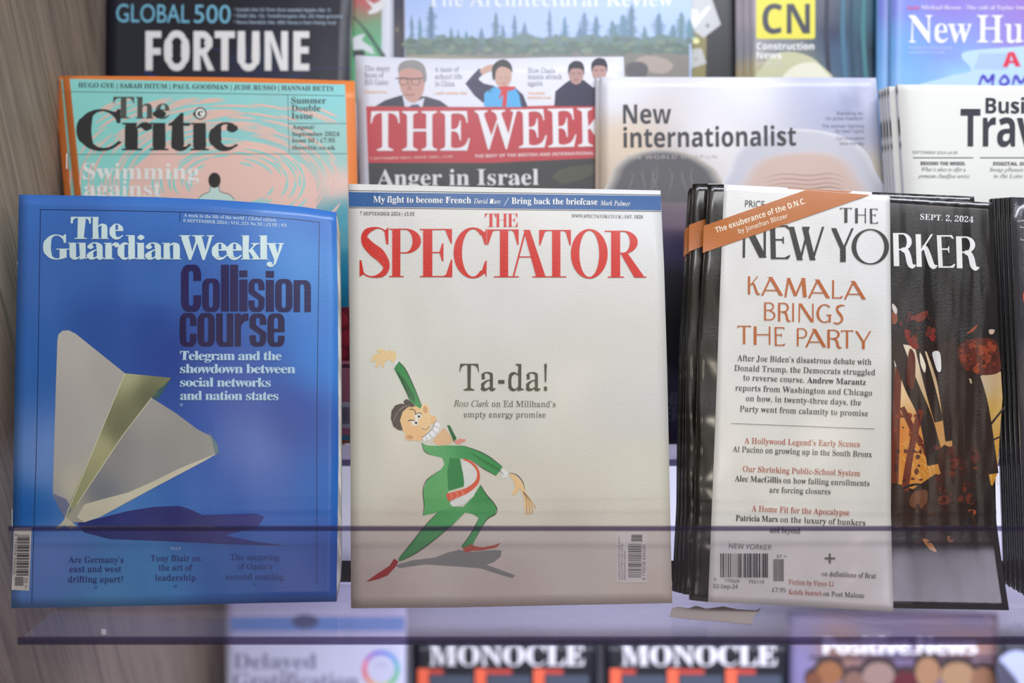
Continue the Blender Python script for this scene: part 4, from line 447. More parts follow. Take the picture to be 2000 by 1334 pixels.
  'a': '/C ,r.w,B.y,%.x+N.p+8.i+#._*n.T*].I*O.;*D.-*<-z*M-j*K-W*L-H*O-;*@-/*G-$*Q,y*],t*k,p*z,o+,,p+9,s+D,x+O-!+W-,+^-7+L-B+M-O+L-X+I-c+Z-m+N.#+=.++=.5+D.C+V.M+m.S,-.U,@.T,O.P,^.J,i.A-*.6-/.(-3-t-4-_-3,n,9,Y+],E+.,1*e+w*G+a*3+E*<+)*8*e*:*M*+*8*4*%*A)r*Q)e*g)Y*~)T+9)R+f)V,2)d,X)y-%*9-()x-8)c-Q)T-t)P.5)S.S)_.p)q/-*..|*C.V*=.?*@.<-0.9-W.1-z.8.:.$.P-g.c-C.o ,E,;-*,M-4*e,r*Y,2*7+y*<+R*J+I*c+F+(+M+U+{+{',
  'b': '/] +k15)}15)m0y)|0w*,0s*50o*Q0i*U0_*X0Q*Z0+*E)N*T)N+G*/+i)r,-)_,Q)T,q)P-3)R-R)Y-p)e./)t.F*+.[*@.p*Y/!*w.w+:/#+Z/),!/+,H/*,k/$--.z-I/)-f.x-~.j.7.W.J.C.Z./.i-t.r-Y.w-@.y,|.u,V.j,9.V+v.< ,X.=,e.>,|.;-3.3-C.$-f-o-o-T-v-5-z,l-{,?-z+g-v+8-p*o-c*N-D*7-4*&,{)y,c)v,D){,.*.+j*H+f*m+f-a+i-m+o-x,/.%,8./,B.5,M.:',
  'c': '.R ,w.x,U.z,7.x+s.r+U.g+9.W*}.E*g.0*Q-t*A-W*H-:*?,w*9,S*7,0*9+k*>+I*F+,*=*l*L*P*^*:*r*%+,)q+D)c+^)X+{)R,9)P,s)W-I)l-y*1.E*a.1*r-u*Z-[*K-A*A-&*>,e*A,I*L,1*_+y*y+R+<+F+d+?,5+=,j+E-U+]..,(.M,M.W,a.U-).B-0-n,{-N-*-8-=-+-W-&-f-(-r-+-}-0.)-7.1-A.6-K.$-W.#-}.0.6.!.H-m.Y-U.i-;.r',
  'd': '/l .j15,i15,W0y,k0x,y0u-*0q-30k-:0d-T0X-W0L-X0>-G.>-+.W,l.k,I.u,*.y+m.w+Q.q+:.g+#.W*l.F*X.1*H-v*O-Y*E-;*=,v*9,Q*7,,*8+g*=+G*D+)*9*j*F*O*T*9*g*$*{)q+3)c+J)X+e)R+})P,G)U,k)d-+){-F*?-C)P-|)_.S)i/&)o/P)q/Q*./B*1/5*5/,*;.m*A.j*J ,>.<,T.?,c.>,o.;,{.6-*./-3.%-P-x-U-m-X-a-X*x-S*i-7*Y-.*M-!*C,t*:,i*4,[*0,P*/,<*2,+*:+y*H+W*]+O*x+I+=+F+e+E,5+F,d+J-/+P-P+X-m+z.$,,.3',
  'e': '.^ ,b.u,;.y+|.w+_.q+E.h+-.X*s.G*^.3*L-y*=-^*F-A*>-!*9,^*7,;*9+r*=+N*F+.*<*m*J*Q*[*9*p*$+))q+@)c+Y)X+w)R,6)P,r)X-J)q-y*;.E*s./++-s*k-X*T-=*H,|*D,E*O+f*t+L+Q+I,H.2,H.-,S.+-).#-T.%-{-k.>-N.W-..k ,#.N,A.W,Q.U,_.P,|.9-&.)-.-p-3-T-6-7-2,q+H,q+C-%+I-e+[.4',
  'f': '-5 ,r1A,T1C,/1@+d18+C1++)0s*p0Y*a0=*m/x*e.m)y.m)y.9*e.9*d*3*I*.)w)y*+)a,l)a,|)y,g)z,S)},E*$,<*++|*4+x*A+u*Q+t*h+y.9,{.9,{.m+y.m+t0.+v0P,$0k,;0t,D0z,O0~,^1!,j0~,}0v-#0a,s0^,r0[,}0O,y0#,j/u,o/l,v/e-!/]--/X-8/U-E/T-Q/U-[/X-g/_-p/g-w/p-k/|-n0O-x0c-m0s-]1&-I13-21<',
  'g': '/* ,W.x,;.y+|.x+_.t+E.n+-.e*t.X*a.K*N.<*@.+*5-u*A-a*=-J*;-3*-,[*D,1*k+k+Q+O+&+B*j+5*T+&*D*u*8*f*/*U*?*D*=*2*,)v*9)_*N)J*{)9*H)+*.(w){(c*$(J)y(6*&(#*6&o*L&_*i&R+/&I+Y&D,*&B,c&E-=&L-k&Y.3&m.O(&.e(B.k(b.e)(.^)>.Y)Q.j)e.a)t.T*$.E*0.4*:-{*A-b*G,}*M,!*N+e*P+5*c+7*q+;*{+A+(+S+7+]+>+h+B+s+E,j+E-(+I->+O-S+W-h+c-y+p.++~.8,2.B,D.4,W.9,m.:-%.8-@.1-Y.;-r-}.,.s.,.g.d-R.d-7.m,w.t ,;.W,L.U,Y.O,f.F-&.8-*.%-2-l-4-P-4,o-2,R--,<-&,*,f+x,Y+n,L+h,;+f,++h+y+n+n+x+R,*+I,<+D,R+A,o+@-1+A-P+D-l+H.%+Q.8+n.F+y.O,+.U +;),-O))-_)%-l(}.((o.*(e.)(W-y(6-Y&{-)&m,@&h+}&i+b&m+J&s+8&{+*()*|(5*k(@*j(M*m(^*u(n',
  'h': '/| +y15*115)}0z*/0x*:0u*C0p*I0j*d0b*g0V*i*I*g*=*d*3*H*+*A*$*9)}*-)z)|)y*0)a,M)a,^)y,P)z,E)},=*$,7*++y*3+t-U,?-o,S.!,j..-$.1-3.0->.,-F.%-c-y-g-n-j-_-l*X-i*>-b*,-=)}-+)y-#)y-4)a/P)a/b)y/S)z/H)}/?*$/9*+.|*3.y*=.v-2.n-z.k.O.@.o-c.y-8.t,o.f,K.L,).*',
  'i': ',z +P1@+A1A+21@+#1;*s15*g1+*]0{*U0o*h0_*g0O*h0@*U02*]0$*g/u*s/l+#/e+2/a+A/_+P/a+_/e+l/l+x/u,%0$,-02+x0@+y0O+x0_,-0o,%0{+y1++m15+_1; +z.m*4.m*!.R*1.Q*<.N*E.J*b.E*e.=*h.3*g*<*d*2*I*+*B*%*9)}*.){)|)y*0)a,M)a,^)y,P){,E)~,=*%,7*,+z*4',
  'k': '/Y +y15*415*!0y*10w*=0t*E0p*b0k*e0c*g*=*d*3*I*+*B*%*9)~*-){){)y*/)a,M)a,^)y,P){,E)~,=*%,7*,+y*4+t+u,C,,-U*G-o*@-r*4-p**-S*!-H)z-1)y-A)a/e)a/u)y/h){/[*#/P*,/F*8-B-..6-|.N.5.j.D/).N/E.R/5.m-9.m-).R-E.Q-m.E-j.;-T-v-I-j,(,L',
  'l': ',| +z15*315*!0y*10x*=0u*E0p*b0j*e0b*g*<*d*2*I*+*B*%*9)}*.){)|)y*0)a,M)a,^)y,P){,E)~,=*%,7*,+z*4',
  'm': '2p .,.t-X.y-2.t,k.e,I.J,&.&+w.m*1.m)}.S*/.R*:.O*C.J*I.C*d.;*g.1*i*I*g*=*d*3*H*+*A*$*9)}*-)z)|)y*0)a,I)a,Y)y,L){,B)~,:*&,4*-+w*4+r-U,<-o,O.!,e..,|.1-..0-9.,-A.$-]-y-e-^-e*>-a*4-F*,-@*%-7)}--)z,|)y-0)a/E)a/U)y/H)z/>)}/5*%//*,.r*4.m-X/8-p/K.#/b../w.10).004.,0<.%0W-y0[-n0_-_0_*>0Z*40A*,0;*%03)}0()z/w)y0+)a2C)a2S)y2F)z2;)}23*$2-*+1o*31j-21b-z1^.O15.o0W.y0-.t/c.d/?.G.|-~.l.G.P.d',
  'n': '/| .@.o-c.y-7.t,n.f,K.L,).++y.m*1.m)}.S*/.R*:.O*C.J*I.C*d.;*g.1*i*I*g*=*d*3*H*+*A*$*9)}*-)z)|)y*0)a,M)a,^)y,P)z,E)},=*$,7*++y*3+t-U,?-o,S.!,j..-$.1-3.0->.,-F.%-c-y-g-n-j-_-l*X-i*>-b*,-=)}-+)y-#)y-4)a/P)a/b)y/S)z/H)}/?*$/9*+.|*3.y*=.v-2.n-z.k.O',
  'o': '/8 ,k.w,K.y,-.w+j.q+L.g+1.W*v.F*a.2*L-w*=-[*F->*=,{*8,Y*6,6*8+p*=+N*F+0*=*o*L*S*a*<*v*&+1)r+L)d+j)X,.)R,L)P,l)R-/)X-K)c-g)q-~*%.7*:.I*Q.Y*m.P+..Y+L._+o.b,6._,Y.Y,}.P-?.Y-].I-x.7.3-~.G-f.X-J.h-..q ,8.W,L.Z,a.W,q.O,~.B-:.0-F-q-O-I-R,t-M*l-<*?-!*-,r)|,a)u,L)r,9)u,()|+w*-+[*?+J*l+E,u+H-I+P-q+].0+v.B,&.O',
  'p': '/n -i.x-N.z-%.u,^.e,?.I,!.#+r.m*2.m)~.T*0.Q*;.N*D.I*a.C*e.:*h.-*e&w*J&q){&[*/&D,i&D,y&],I&f,B&j,<&q+~&x+z(%+t(e,)*5,E)u,c)b-*)T-I)P-d)R-~)X.9)d.O)s.d*(.u*=/(*U.|*s/*+4/1+T/6+w/7,?/6,b/1-$/*-C.}-a/)-z.w.4.f.H.Q.Y.<.i.%.r ,e.7,{.;-5.8-F.0-T-~-u-j-|-M.%--.),d.*,7.)+g.$+?-{*z-r*^-P*I-A*;-/*2,v*/,_*3,J*>,:*Q+t*m+t-U,=-s,O.+',
  'r': '.I -h.x-R.y-A.w-0.s,{.k,i.^,V.O,F.>,8.+,*-p+v.m*4.m*!.R*<.N*D.K*J.E*e.>*h.3*g*<*d*2*I*+*B*%*9)}*.){)|)y*0)a,i)a,y)y,e){,S)},G*$,=*++~*2+z*<+w*H+v*X+v,q+w-++{->,$-P,B-a,L-m,U-u,b-z,l-|,t-{,{-x-%-t-I-I-Q-E-]-C-j-B-w-C.&-G.2-L.;-T.B-_.5-k.7.).6.:.2.I.@.V.7.c.+.m-y.t',
  's': '.J +^.w+=.o*~.b*g.N*S.8*F-{*N-^*S-**W,s*K,_*V,M*g,=*y,.+2+{,9+G,Q+9,c+(,{*r,|*],y*N,t*A,f*6,[*-,P*$,C){,3)x+~)w+i)y+R*#+?*/+,*?*w*S*i*l*]+**T+H*:+H*:)R*Q)R*V)^*_)g*i)l+G)^+b)V+z)Q,2)P,R)S,t)[-3)j-K)|-^*7-m*Q-c+8-a+Q-[+j-k+}-a,3-Q,B-@,P-,,_+W-Q+P-Y+=-e+<-o+<-{+?.++C.5+Q.>+X.G+c.M+o.R+|.U,/.V,B.T,T.O,g.F,w.9-*.*-7-s-B-Z-K-A-d-A-d.z-N.z-I.q-C.j-<.f',
  't': '-K ,(0b+m0b*!.[*!.<*^.<*d*q*f*S*k*:*]*$*i)q*x)d+/)X+H)S+e)Q,8)X,b)o-(*6-B*i-**v,z*_,m*N,]*D,K*A,B*B,:*E,4*J+w*Q+t.<-!.<-!.m+t.m',
  'u': '/s +p.m*%.m)r.S*$.Q*0.N*9.I*U.A*Y.8*_+;*b*r*g*P*Y*5*h){*y)i+3)Z+P)S+p)P,))Q,?)U,S)[,h)f,z)q-/)~-N*A-K)P.()a.[)k/0)r/[)t/[*1/L*3/@*5/7*:/0*?.r*F.o*Q.m*^.l*o.q.m,}.m,m.S,}.R-/.O-9.J-@.C-Z.:-^..-b*i-;*S-(*E,p*=,X*:,L*;,B*>,9*C,1*I+s*R+n*]+l*i+k*u',
  'v': '.g ,5.m)m.m)[.R)i.Q)s.M)|.G*%.?*,.6*G.**S-j,$)P,?)P.;.<.B.D.K.K.V.P.e.T.S.m-6.m-%.S-?.Q-P.K-].@-_.2,f+c+Y.D+w.L,&.Q,E.S',
  'w': '0r +k.m)a.m)O.R)n.?*,.8+c)P+})P-C,x.K)P.d)P0i.K0p.P0x.S1%.T0r.m/g.m/U.T0&.C/7,!.C.C.a.K.n.P/#.R.p.m,[.m,K.T,h.N,m.K,r.E-/.>-F-U,I+j+B.D+Y.H+{.R',
  'x': '.z ,<.m)w.m)g.R)v.N*).E*7.8+y+x*M*B*8*1)~*!)h)w)x)a+J)a+Z)w+B)y+4)~+#*++&*8+z+U,S*^,r*P,{*;,|*2,y*),a*$,8)y,H)a.j)a.z)x,e,e-s-s.,./.B.B.W.O.n.V.].m-2.m,~.S-X.G,d-),/-|+p.*+i.>+l.G,:.R,L.S',
  'y': '.] ,2.m)j.m)X.R)m.P*../*G.&+~)X+I(;+>(/+4((++(%+!(&*y(**a(0*b(T*r(_*m(j*f(q*[(x*Q(|*F)!*:)#*,)!)|({)q(u)h(l)a(b)n(U)l(<)n(*)[&v)e&g)p&Y)}&O*0&H*A&C*S&B*g&C++&J+9&Q+F&Y+S&g+a&u+m(+.9.?.@.G.H.M.Q.Q.[.R.K.m-5.m-$.R-M.L-X.C,g+]+V.>+X.D+r.I,B.R',
  '|': ',U +N19*h19*h&-+N&-',
  '£': '/V /806._1>-P13,Z0H+z/7+V-o*Q-o*K,q+>,q*@)V*h)^+2)c+[)f/3)j/3*o.{*f.d*_.G*Z.(*Y+X*h,/,q-8,q-?-o,I-o,k.{-D/g-v02.R0?.z0;/-06',
  '’': ',, +11;*q1B*W1>*D13*80{*H0a*70I*A07*R0**n0#*m/c*f/G*X/-*@.o*@.Z*s.s+;/9+M/g+>0e+F1&',
  '€': '1% .N1q.91r-k1o-@1g,v1V,Q1C,11)+q0g+V0C+A/w+E/J+9.v*y.@,*.6+w-d/*.,)x.,+%-d*y-++|-5+~,h,+,A.G,Q+-,Q+>+}+A+O+V+(+q*a,1*B,Q*),v)q-@)b-n)X.9)U.S)V.p)Y/.)a/G)i/a)s/x*!01*20D*B/{+4.9*Q-x*S-Z*Y-@*e-&*s,m+*,W+@,8+Z,*+{ .q1m /.1h /G1^ /a1S /x1F 0117 0F1% -q0u.90w0%02 -Z0o -@0d -&0T ,m0B ,W0+ ,E/m ,7/M ,+/+ +~.a *6.u /L.u /*., +y.6 *w-d +y-5 *6-? .i-? .G,Q +$,Q',
 },
 'sans': {
  '$': '/c -81B,@1B,@0z+L0d*m0;*F/_*9.w*D.B*i-m+G-@,@,|,@*V+c*h+4*}*f+<*8+c*8*B*h*(+:)o+k)_,@)V,@(C-8(C-8)V..)o.i*@/.*{/9+[/-,A.e,z.*-I-8-j-8/|-b/o.//[.T/D.u/+.u0=.R0S.+0g-^0s-80z +x/r,@/|,@.)+t.:+V.O+F.i+A/(+H/E+Z/_ -8*W-8,W-a,C-|,...+q.3+S..+4-y*x-^*f',
  '-': '-: ,n,]*-,]*-+Y,n+Y',
  '.': ',, +/*q*t*v*[*q*H*d*;*O*6*8*;)}*H)j*[)[*t)V+/)[+B)j+O)}+T*8+O*O+B*d',
  '0': '0$ -L1_,p1f,F1c+}1Y+[1K+?19+&0|*n0^*[0<*M/q*C/D*<.q*7.;*6-^*:,g*D+y*V+8*q*^+6*2+a)o,5)[,p)U-=)X-c)b.()p.D*&.]*?.s*^/(+$/6+K/@+y/H,L/M-$/N-^/J.U/?/D/-0(.o0^.L1..!1L ,I0p,p0u-90p-Y0c-t0J.-0*.</[.F/).M.G.O-^.M,t.F,6.<+^.-+5-t*q-Y*X-9*K,p*F,I*K,)*X+k*q+U+5+G+_+<,7+6,t+4-^+6.G+</)+G/[+U0*+k0J,)0c',
  '1': '0$ -Z1Y,m1Y*_/y+2/<,d0W,_)a-Z)a',
  '2': '0$ -91b,f1e,C1c,!1^+b1U+C1K+)1>*l1/*S0|*=0k*n0.+e0b+y0j,30o,K0s,f0t-$0r-=0l-R0c-g0S-v0C.$0..,/r../T.-/<.)/%.!.l-w.U-l.A-^.--N-t*5*N*5)a/K)a/K*U+J*U+J*Y.D-].U-v.f.2.s.K.}.e/(/!/-/=/./Y/*0).{0N.i0q.N11..1G-e1V',
  '3': '0$ -;1b,c1e,>1d+y1^+X1W+;1M*{1A*c15*J1&*60u*d07+Y0d+q0k,,0q,F0t,d0u-#0s->0n-T0e-i0W-x0G.&04../{.0/b.-/C.$/)-r.n-^.X-C.H-#.<,Z.5,1.3+E.3+E-B,0-B,^-@-*-;-M-1-k-$.&,o.7,X.A,=.D+z.A+Y.9+=.,+$-u*m-[*Z-<*N,r*G,C*E*2*v*2)~*H)t*a)k*x)e,B)U,q)W->)]-e)f.))r.F*$._*6.u*K/)*c/6*}/?+;/D+X/F+x/C,>/;,]/.,y.x-5._-I.A-Y-z-f-P-m-P-q-r-z.3.*.L.:.d.M.u.g/%/$/-/D/0/h/-01.~0R.m0r.S11.51G-k1W',
  '4': '0$ -]1^)v,>)v+M-d+M-d)a.^)a.^+M/m+M/m,B.^,B.^1^ -e0Y-i0Y-d,B*r,B',
  '5': '0$ *r1Y*U-r+&-T,G-e,t-c-=-Z-]-N-w-=..-).;,l.C,M.F,,.C+c.:+A.++&-q*m-U*[-7*O,r*H,J*F+)*Y*n*c*W*m*D*w*D)~*U)u*k)m,I)U-+)Y-a)g.3){.Y*;.z*^/4+,/B+[/F,5/B,f/6-4.}-X.a-x.<.4-o.E->.P,f.S+P.H+c0e.p0e.p1Y',
  '6': '0$ -E1c,u1Z,L1O,*1?+h1++K0q+40U*}09*l/u*^/S*R/0*I.g*D.@*?-v*=-N*<-(*>,O*D+|*N+P*^++*p*f+)*H+@*0+Z)y+x)j,:)^,Z)W,})U-R)Y.#)g.K){.o*;/-*_/A+-/L+]/P,7/L,j/B-9/0-_.s.!.R.<./.N-c.Y-5.],r.[,U.V,<.N,%.C+o.7+[.(+M-u+@-d+:-d+I.y+P/6+Y/N+e/f+q/{,#02,50C,H0Q,_0_,x0j-80q-V0v.u0k.u1Z -!-s-C-q-a-i-y-[.1-I.@-3.J,v.Q,W.S,7.Q+k.I+G.=++.,*o-s*]-Y*O->*G,|*E,d*G,K*L,7*U,$*c+q*q+c+%+V+8+L+M+E+d+?+y+<,3+;,H+<,X+@,i+F,y+O-,+Y-:+h-G+w-S,+-^,=-h,Q-n,h-r',
  '7': '0$ /N1Y*11Y*10e.J0e+3)a,:)a/N0q',
  '8': '0$ -A1b,p1e,P1d,41_+v1X+[1O+D1D+017*z1&*k0q*^0]*T0F*O0-*M/o*O/M*V/1*c.s*s.[++.F+@.3+W-~+r-n*s-2*d-!*V,o*K,]*A,I*;,5*7+{*6+c*:+6*E*l*Y*I*v*-+<)s+g)d,;)X,s)U-J)X-y)d.E)u.i*//)*L/=*o/I+9/M+f/L+~/H,7/A,L/7,_/,,q.z-$.k-4-d-s.[.O.j.^.u.m/!.}/,/2/1/D/5/W/6/n/209/&0[.p0{.T17.41J-k1X ,o0x-/0v-G0q-^0i-r0[.$0M.00;.70&.9/k.7/O.0/9.$/$-q.p-^.a-H.Q-1.E,t.9+~.f+q.p+f.{+[/++S/8+M/G+J/W+I/k+K0&+R0;+^0M+o0[,$0i,;0q,S0v ,@-9,a-H-5-5-R-%-n,r.(,a.:,M.G,9.N+~.Q+e.O+I.G+1.;*x.+*e-q*T-U*J-7*C,q*A,K*C,,*J+n*T+W*e+G*x+;+0+4+G+2+b+4+|+;,8+E,N+U,c+j,u,$-*',
  '9': '0$ -.1c,i1e,F1c,&1]+f1S+I1F+116*x1!*e0h*S0M*G01*>/n*9/J*7/%*;.O*E.$*W-Z*q-;+4,~+W,l,#,a,P,],q,^-1,d-J,l-c,w-v-&.+-5.:-E.F-U.L-U.>,A.7,&..+k.#+S-s+?-d+,-Q*w->*i-)*Z,l*P,O*I,1*D+k*C+Q*D+;*F+$*J*m*P*m)a,A)W,o)_-:)k-^){-}*3.<*I.S*e.i+$.y+E/++g/5,./=,S/C,z/H-D/J-l/K.6/I.k/C/>/9/i/+03.v0S.a0q.H1-..1A-n1P-N1Z ,I0r,i0u-$0s-<0n-P0e-d0W-t0H.%07.10$.;/m.B/V.H/A.K/+.L.r.K.b.G.Q.A.A.9.2...#-}-s-o-g-]-[-J-R-6-L,|-H,e-G,B-I,%-Q+k-^+U-q+G.*+<.C+6.b+4/&+7/N+>/r+J03+[0J+s0],/0k',
  '>': '01 /T.(*<0>*</A.L-Y*<+s*<*v/T-0',
  'A': '0j -a1],j1])a)a*b)a+[,..j,./f)a0i)a -50Y.M-#+{-#',
  'B': '0u *h1Y*h)a-S)a./)d.b)n/0*!/U*:/t*W0,*|09+H0=+x0<,708,O01,f0(,y/y--/k-</Z-I/I-S/6-].~-e.i-k.Q-o.Q-t.r-|/1.+/I.;/].M/m.f/x.~0!/>0$/]/}0//p0U/Y0v/:11.p1C.@1O-e1W-#1Y +h0h-(0h-R0f-y0b.;0X.S0M.g0>.t0+.{/o.~/R.|/7.u.{.k.g.Z.U.E.H.).>-b.9-6.7+h.7 +h-F-;-F-k-D.5-=.S-3.m-!.},m/-,V/5,>/7,!/5+b/.+G.~+0.n*x.V*h.9*Z-p*S-B*Q+h*Q',
  'C': '0c .j1b.11e-V1b-$1W,S1I,*15+b0w+@0W+%05*k/i*X/=*L.k*E.7*B-^*D-&*K,N*W+{*i+N*}+&+:*a+X*A+|*(,G)p,t)b-H)X-~)U0%)t0%*h./*J-O*O,y*^,M*x,++=+l+j+V,?+K,y+G-]+K.A+W.|+n/Q,//},S0C-!0[-T0k.00p.G0o.v0i/z0G0B19/r1K/A1Y',
  'D': '1k *h1Y*h)a,{)a-t)g.d)x/G*90!*c0O+:0o+z1%,j1,-e1).@0}.u0p/F0[/q0C0:0&0Z/b0w/;11.n1C.?1O-j1W-41Y +h0h-&0h-f0d.?0U.p0A/:0!/Y/W/q/(0!.I0&-b/q,>/8+?.8*f,o*R+h*R',
  'E': '/q *h1Y*h)a/3)a/3*T+h*T+h-E.}-E.}.9+h.9+h0f/30f/31Y',
  'F': '/J *h1Y*h)a+h)a+h-%.|-%.|-w+h-w+h0f/30f/31Y',
  'H': '1v +h1Y*h1Y*h)a+h)a+h-D/n-D/n)a0n)a0n1Y/n1Y/n.9+h.9',
  'I': '-J ,}1Y*-1Y*-1$+&0m+&*L*-*9*-)a,})a,}*9,&*L,&0m,}1$',
  'K': '0T +h1Y*h1Y*h)a+h)a+h,h,U-L/D)a0T)a-<.00I1Y/:1Y+h-c',
  'L': '/O +h1Y*h1Y*h)a/6)a/6*U+h*U',
  'M': '3h *h1Y*h)a+a)a+X0[+]0[.9)a/))a1e0Z1i0Z1b)a2a)a2a1Y151Y.e+,.a+,,71Y',
  'N': '2- *h1Y*h)a+a)a+W0:+[0:/s)a1%)a1%1Y0,1Y03+%0/+%+v1Y',
  'O': '2B .X1c.$1f-I1c,u1Y,G1J+{16+W0y+90Y*|07*h/l*V/?*K.m*D.9*B-_*D-(*K,P*V+}*h+P*|+)+9*b+W*B+{*),G)q,t)c-I)X.#)U.X)X/-)c/X)q0$*)0G*B0g*b1$+)19+O1J+}1V,O1^-&1a-^1^.91V.m1J/?19/m1$070g0Z0G0y0$17/X1J/-1Y .$0q.^0l/40]/]0D/~0!0;/S0L.}0W.C0Z-^0W,y0L,>0;+i/~+=/]*w/3*].^*N.#*I-E*N,q*],G*w,%+=+i+i+U,>+K,y+G-^+K.C+U.}+i/S,&0!,G0D,r0]-G0l',
  'P': '0F *h1Y*h)a+h)a+h,i,_,i-7,k-f,q.1,{.S--.s->//-R/C-j/S.&/_.A/h.]/m.z/o/;/k/l/^0:/I0_/-0~.d1:.41K-V1V,q1Y +h0h,i0h-90f-a0^.$0S.>0D.Q01.a/u.i/W.l/7.i.n.^.M.N.4.8-}-x-o-S-d-*-],T-Z+h-Z',
  'R': '0W *h1Y*h)a+h)a+h,z-@,z/9)a0H)a.8-7/!-[/2-i/@-w/M.+/X.=/c.Q/j.j/n/&/o/B/k/t/^0A/I0f/-1&.e1=.71L-[1V,y1Y +h0g,t0g-A0e-g0_.(0T.@0G.R06.a/|.i/a.l/>.i.{.b.^.S.F.B.3.+.!-j-u-F-n,y-l+h-l',
  'S': '/j ,s1e,Q1d,21^+q1W+U1M+<1A+&12*p0~*_0k*Q0S*H0<*C0!*A/c*D/:*M.s*[.R*q.8+/-}+O-h+v-R-Q,q-c,g-r,Z-},O.*,C.1,6.5,(.8+u.9+d.7+I./+3-~*{-m*j-T*Z-8*Q,s*K,L*I,0*J+S*P*8*u*8)y*J)q,H)U-$)X-W)d.))u.N*0.n*M/(*q/5+=/9+l/8,+/3,C/,,Y/!,o.r-$.c-5.O-E.;-S+t.^+g.i+Z.t+Q/#+J/1+F/?+C/O+B/b+D/x+K00+U0B+f0Q+y0_,40i,P0n,q0p.h0H/(1;-O1b',
  'T': '/q /f1Y)k1Y)k0f,:0f,:)a-:)a-:0f/f0f',
  'U': '1l +a1Y*a1Y*a,O*e+r*r+>+,*m+K*C+s*#,F)i-!)Y-c)U.4)W._)_/))j/I)y/h*00$*F0:*a0K*}0X+@0c+c0i,)0k,M0k1Y/l1Y/l,M/i,%/a+^/Q+>/>+!/$*h.b*V.9*L-h*I-:*L,p*U,N*f,3*{+{+9+m+Y+d,!+a,L',
  'W': '4! *q1Y)m1Y+v)a,w)a.l0J0g)a1h)a3r1Y2n1Y15*s/?1Y.<1Y,L*s',
  'Y': '/{ *i1Y)a1Y,?,d,?)a-?)a-?,h/{1Y.t1Y,n-d',
  'Z': '0$ /N1Y*71Y*70e.;0e*+*I*+)a/X)a/X*U+>*U/N0q',
  'a': '/v -E/c,s/f,W/e,>/c,$/]*p/6+/.N,/.r,C.v,n.y-+.w-A.s-T.j-f.^-s.M-|.9.$-{.&-Z.&-:-%-7,C-3+j-)+<,w*t,c*V,I*C,-*7+h*3+@*6*v*?*S*N*7*e)}+!)m+?)a+a)W,()U,H)V,g)Z-!)c-9)l-K)x-_*+-r*<.(*Q.,*Q.=)a/!)a/!-f.|.6.s.[.e.|.N/9.3/L-n/Y -1,T.%,W.%,&.!+^-w+=-i+!-S*i-;*W,|*K,^*D,<*B,&*C+q*G+_*N+O*W+C*e+;*t+6+*+4+?+6+W+>+n+J,$+[,4+t,A,6,J,^,Q',
  'c': '/! -)/g,b/e,?/_+|/U+^/H+B/7+*/!*q.f*^.G*O.%*D-Z*>-/*<,Z*>,-*D+^*N+9*[*t*o*U+&*=+>*)+Y)t+w)g,:)],[)W-!)U.S)t.S*h,~*G,X*J,9*T+{*f+e*}+S+=+G+a+?,-+=,[+G-Z+g.?,<.g-&.t.A.Y.]/H',
  'd': '0P /U2-.W2-.^.r.W.r.J/%.:/5.)/B-s/N-[/X-C/a-)/f,g/g,5/c+g/S+?/=*{.{*_.Q*K-}*@-C*<,]*@+w*K+=*_*i*z*A+?)~+f)h,5)Y,f)U-()W-C)[-])e-s)o.*)|.;*-.J*=.W*M.[*M.j)a/U)a ,P.u,s.x-@.u-d.k.!.X.7.A.E.!.P-Y.V-0.V+{.O+S.E+3.5*u-}*_-b*P-?*G,t*D,P*G,3*Q+w*d+c*{+Q+<+F+a+?,-+=,Z+?--+F-U+Q-{+c.=+w.V,3.j',
  'e': '/y -</e,w/g,S/e,2/^+p/R+S/C+9/0+!.v*l.Z*Y.<*M-w*C-Q*>-)*<,Y*>,.*D+c*N+=*^*y*p*Z+)*A+B*++^)v+~)h,B)^,g)W-0)U/,)z/,*m-4*F,j*I,G*R,**c+m*w+X+6+J+V+A+}+=,L/D,L/D-&/B-J/=-m/5.0/).M.w.h.e/!.O/7.7/G-y/T-[/^ ,v.y-9.v-T.n-l.a-~.M.0.6.9-x.@-X.B-8+?-8+D-Z+M-z+Z.8+m.O,#.b,<.o,V.w',
  'f': '-O ,n22,E2/,!2&+a1t+F1a+21D+!0~*w0S*t0!*t/_)p/@)p.s*t.s*t)a+r)a+r.s-C.s-C/[+r/[+s0A+w0[+~0r,+1&,813,G1=,X1B,o1D-e15-|1|',
  'g': '0P -#/f,f/g,3/b+d/R+=/:*y.u*^.K*K-w*@-?*<,]*@+z*K+A*^*n*y*D+=*#+d)i,4)Z,g)U-?)Z-o)k.8*).W*L.[*L.X)O.U)..N(l.B(Q.1(;-w()-]&x-?&q,z&n,?&q+g&y+6(**h(<*h&E+4&6+d&+,;&$,u&!-S&&.*&1.S&D.w&^/4(#/F(K/Q(|/U)V/U/[.k/[.^.p.X.p.H/&.7/8.#/F-k/Q-T/Z-</b ,P.t,r.w-<.t-].k-y.Z.3.E.D.*.O-b.W-5.W+v.P+M.D+..4*q-{*[-_*N->*F,t*C,Q*F,4*P+x*c+c*y+Q+;+F+_+?,,+=,[+?-0+F-Y+R-~+d.?+x.W,5.j',
  'h': '0S +X2-*Z2-*Z)a+X)a+X,h+Z-8+b-a+m.&+{.C,4.Y,O.j,s.t-A.w-w.o.A.U.W.,.a-N.a)a/])a/]-T/Y.*/P.S/@.w/+/5.k/J.H/X-|/c-L/f-3/e,v/a,]/X,E/O,0/C+z/5+i/#+Y.m+S.m',
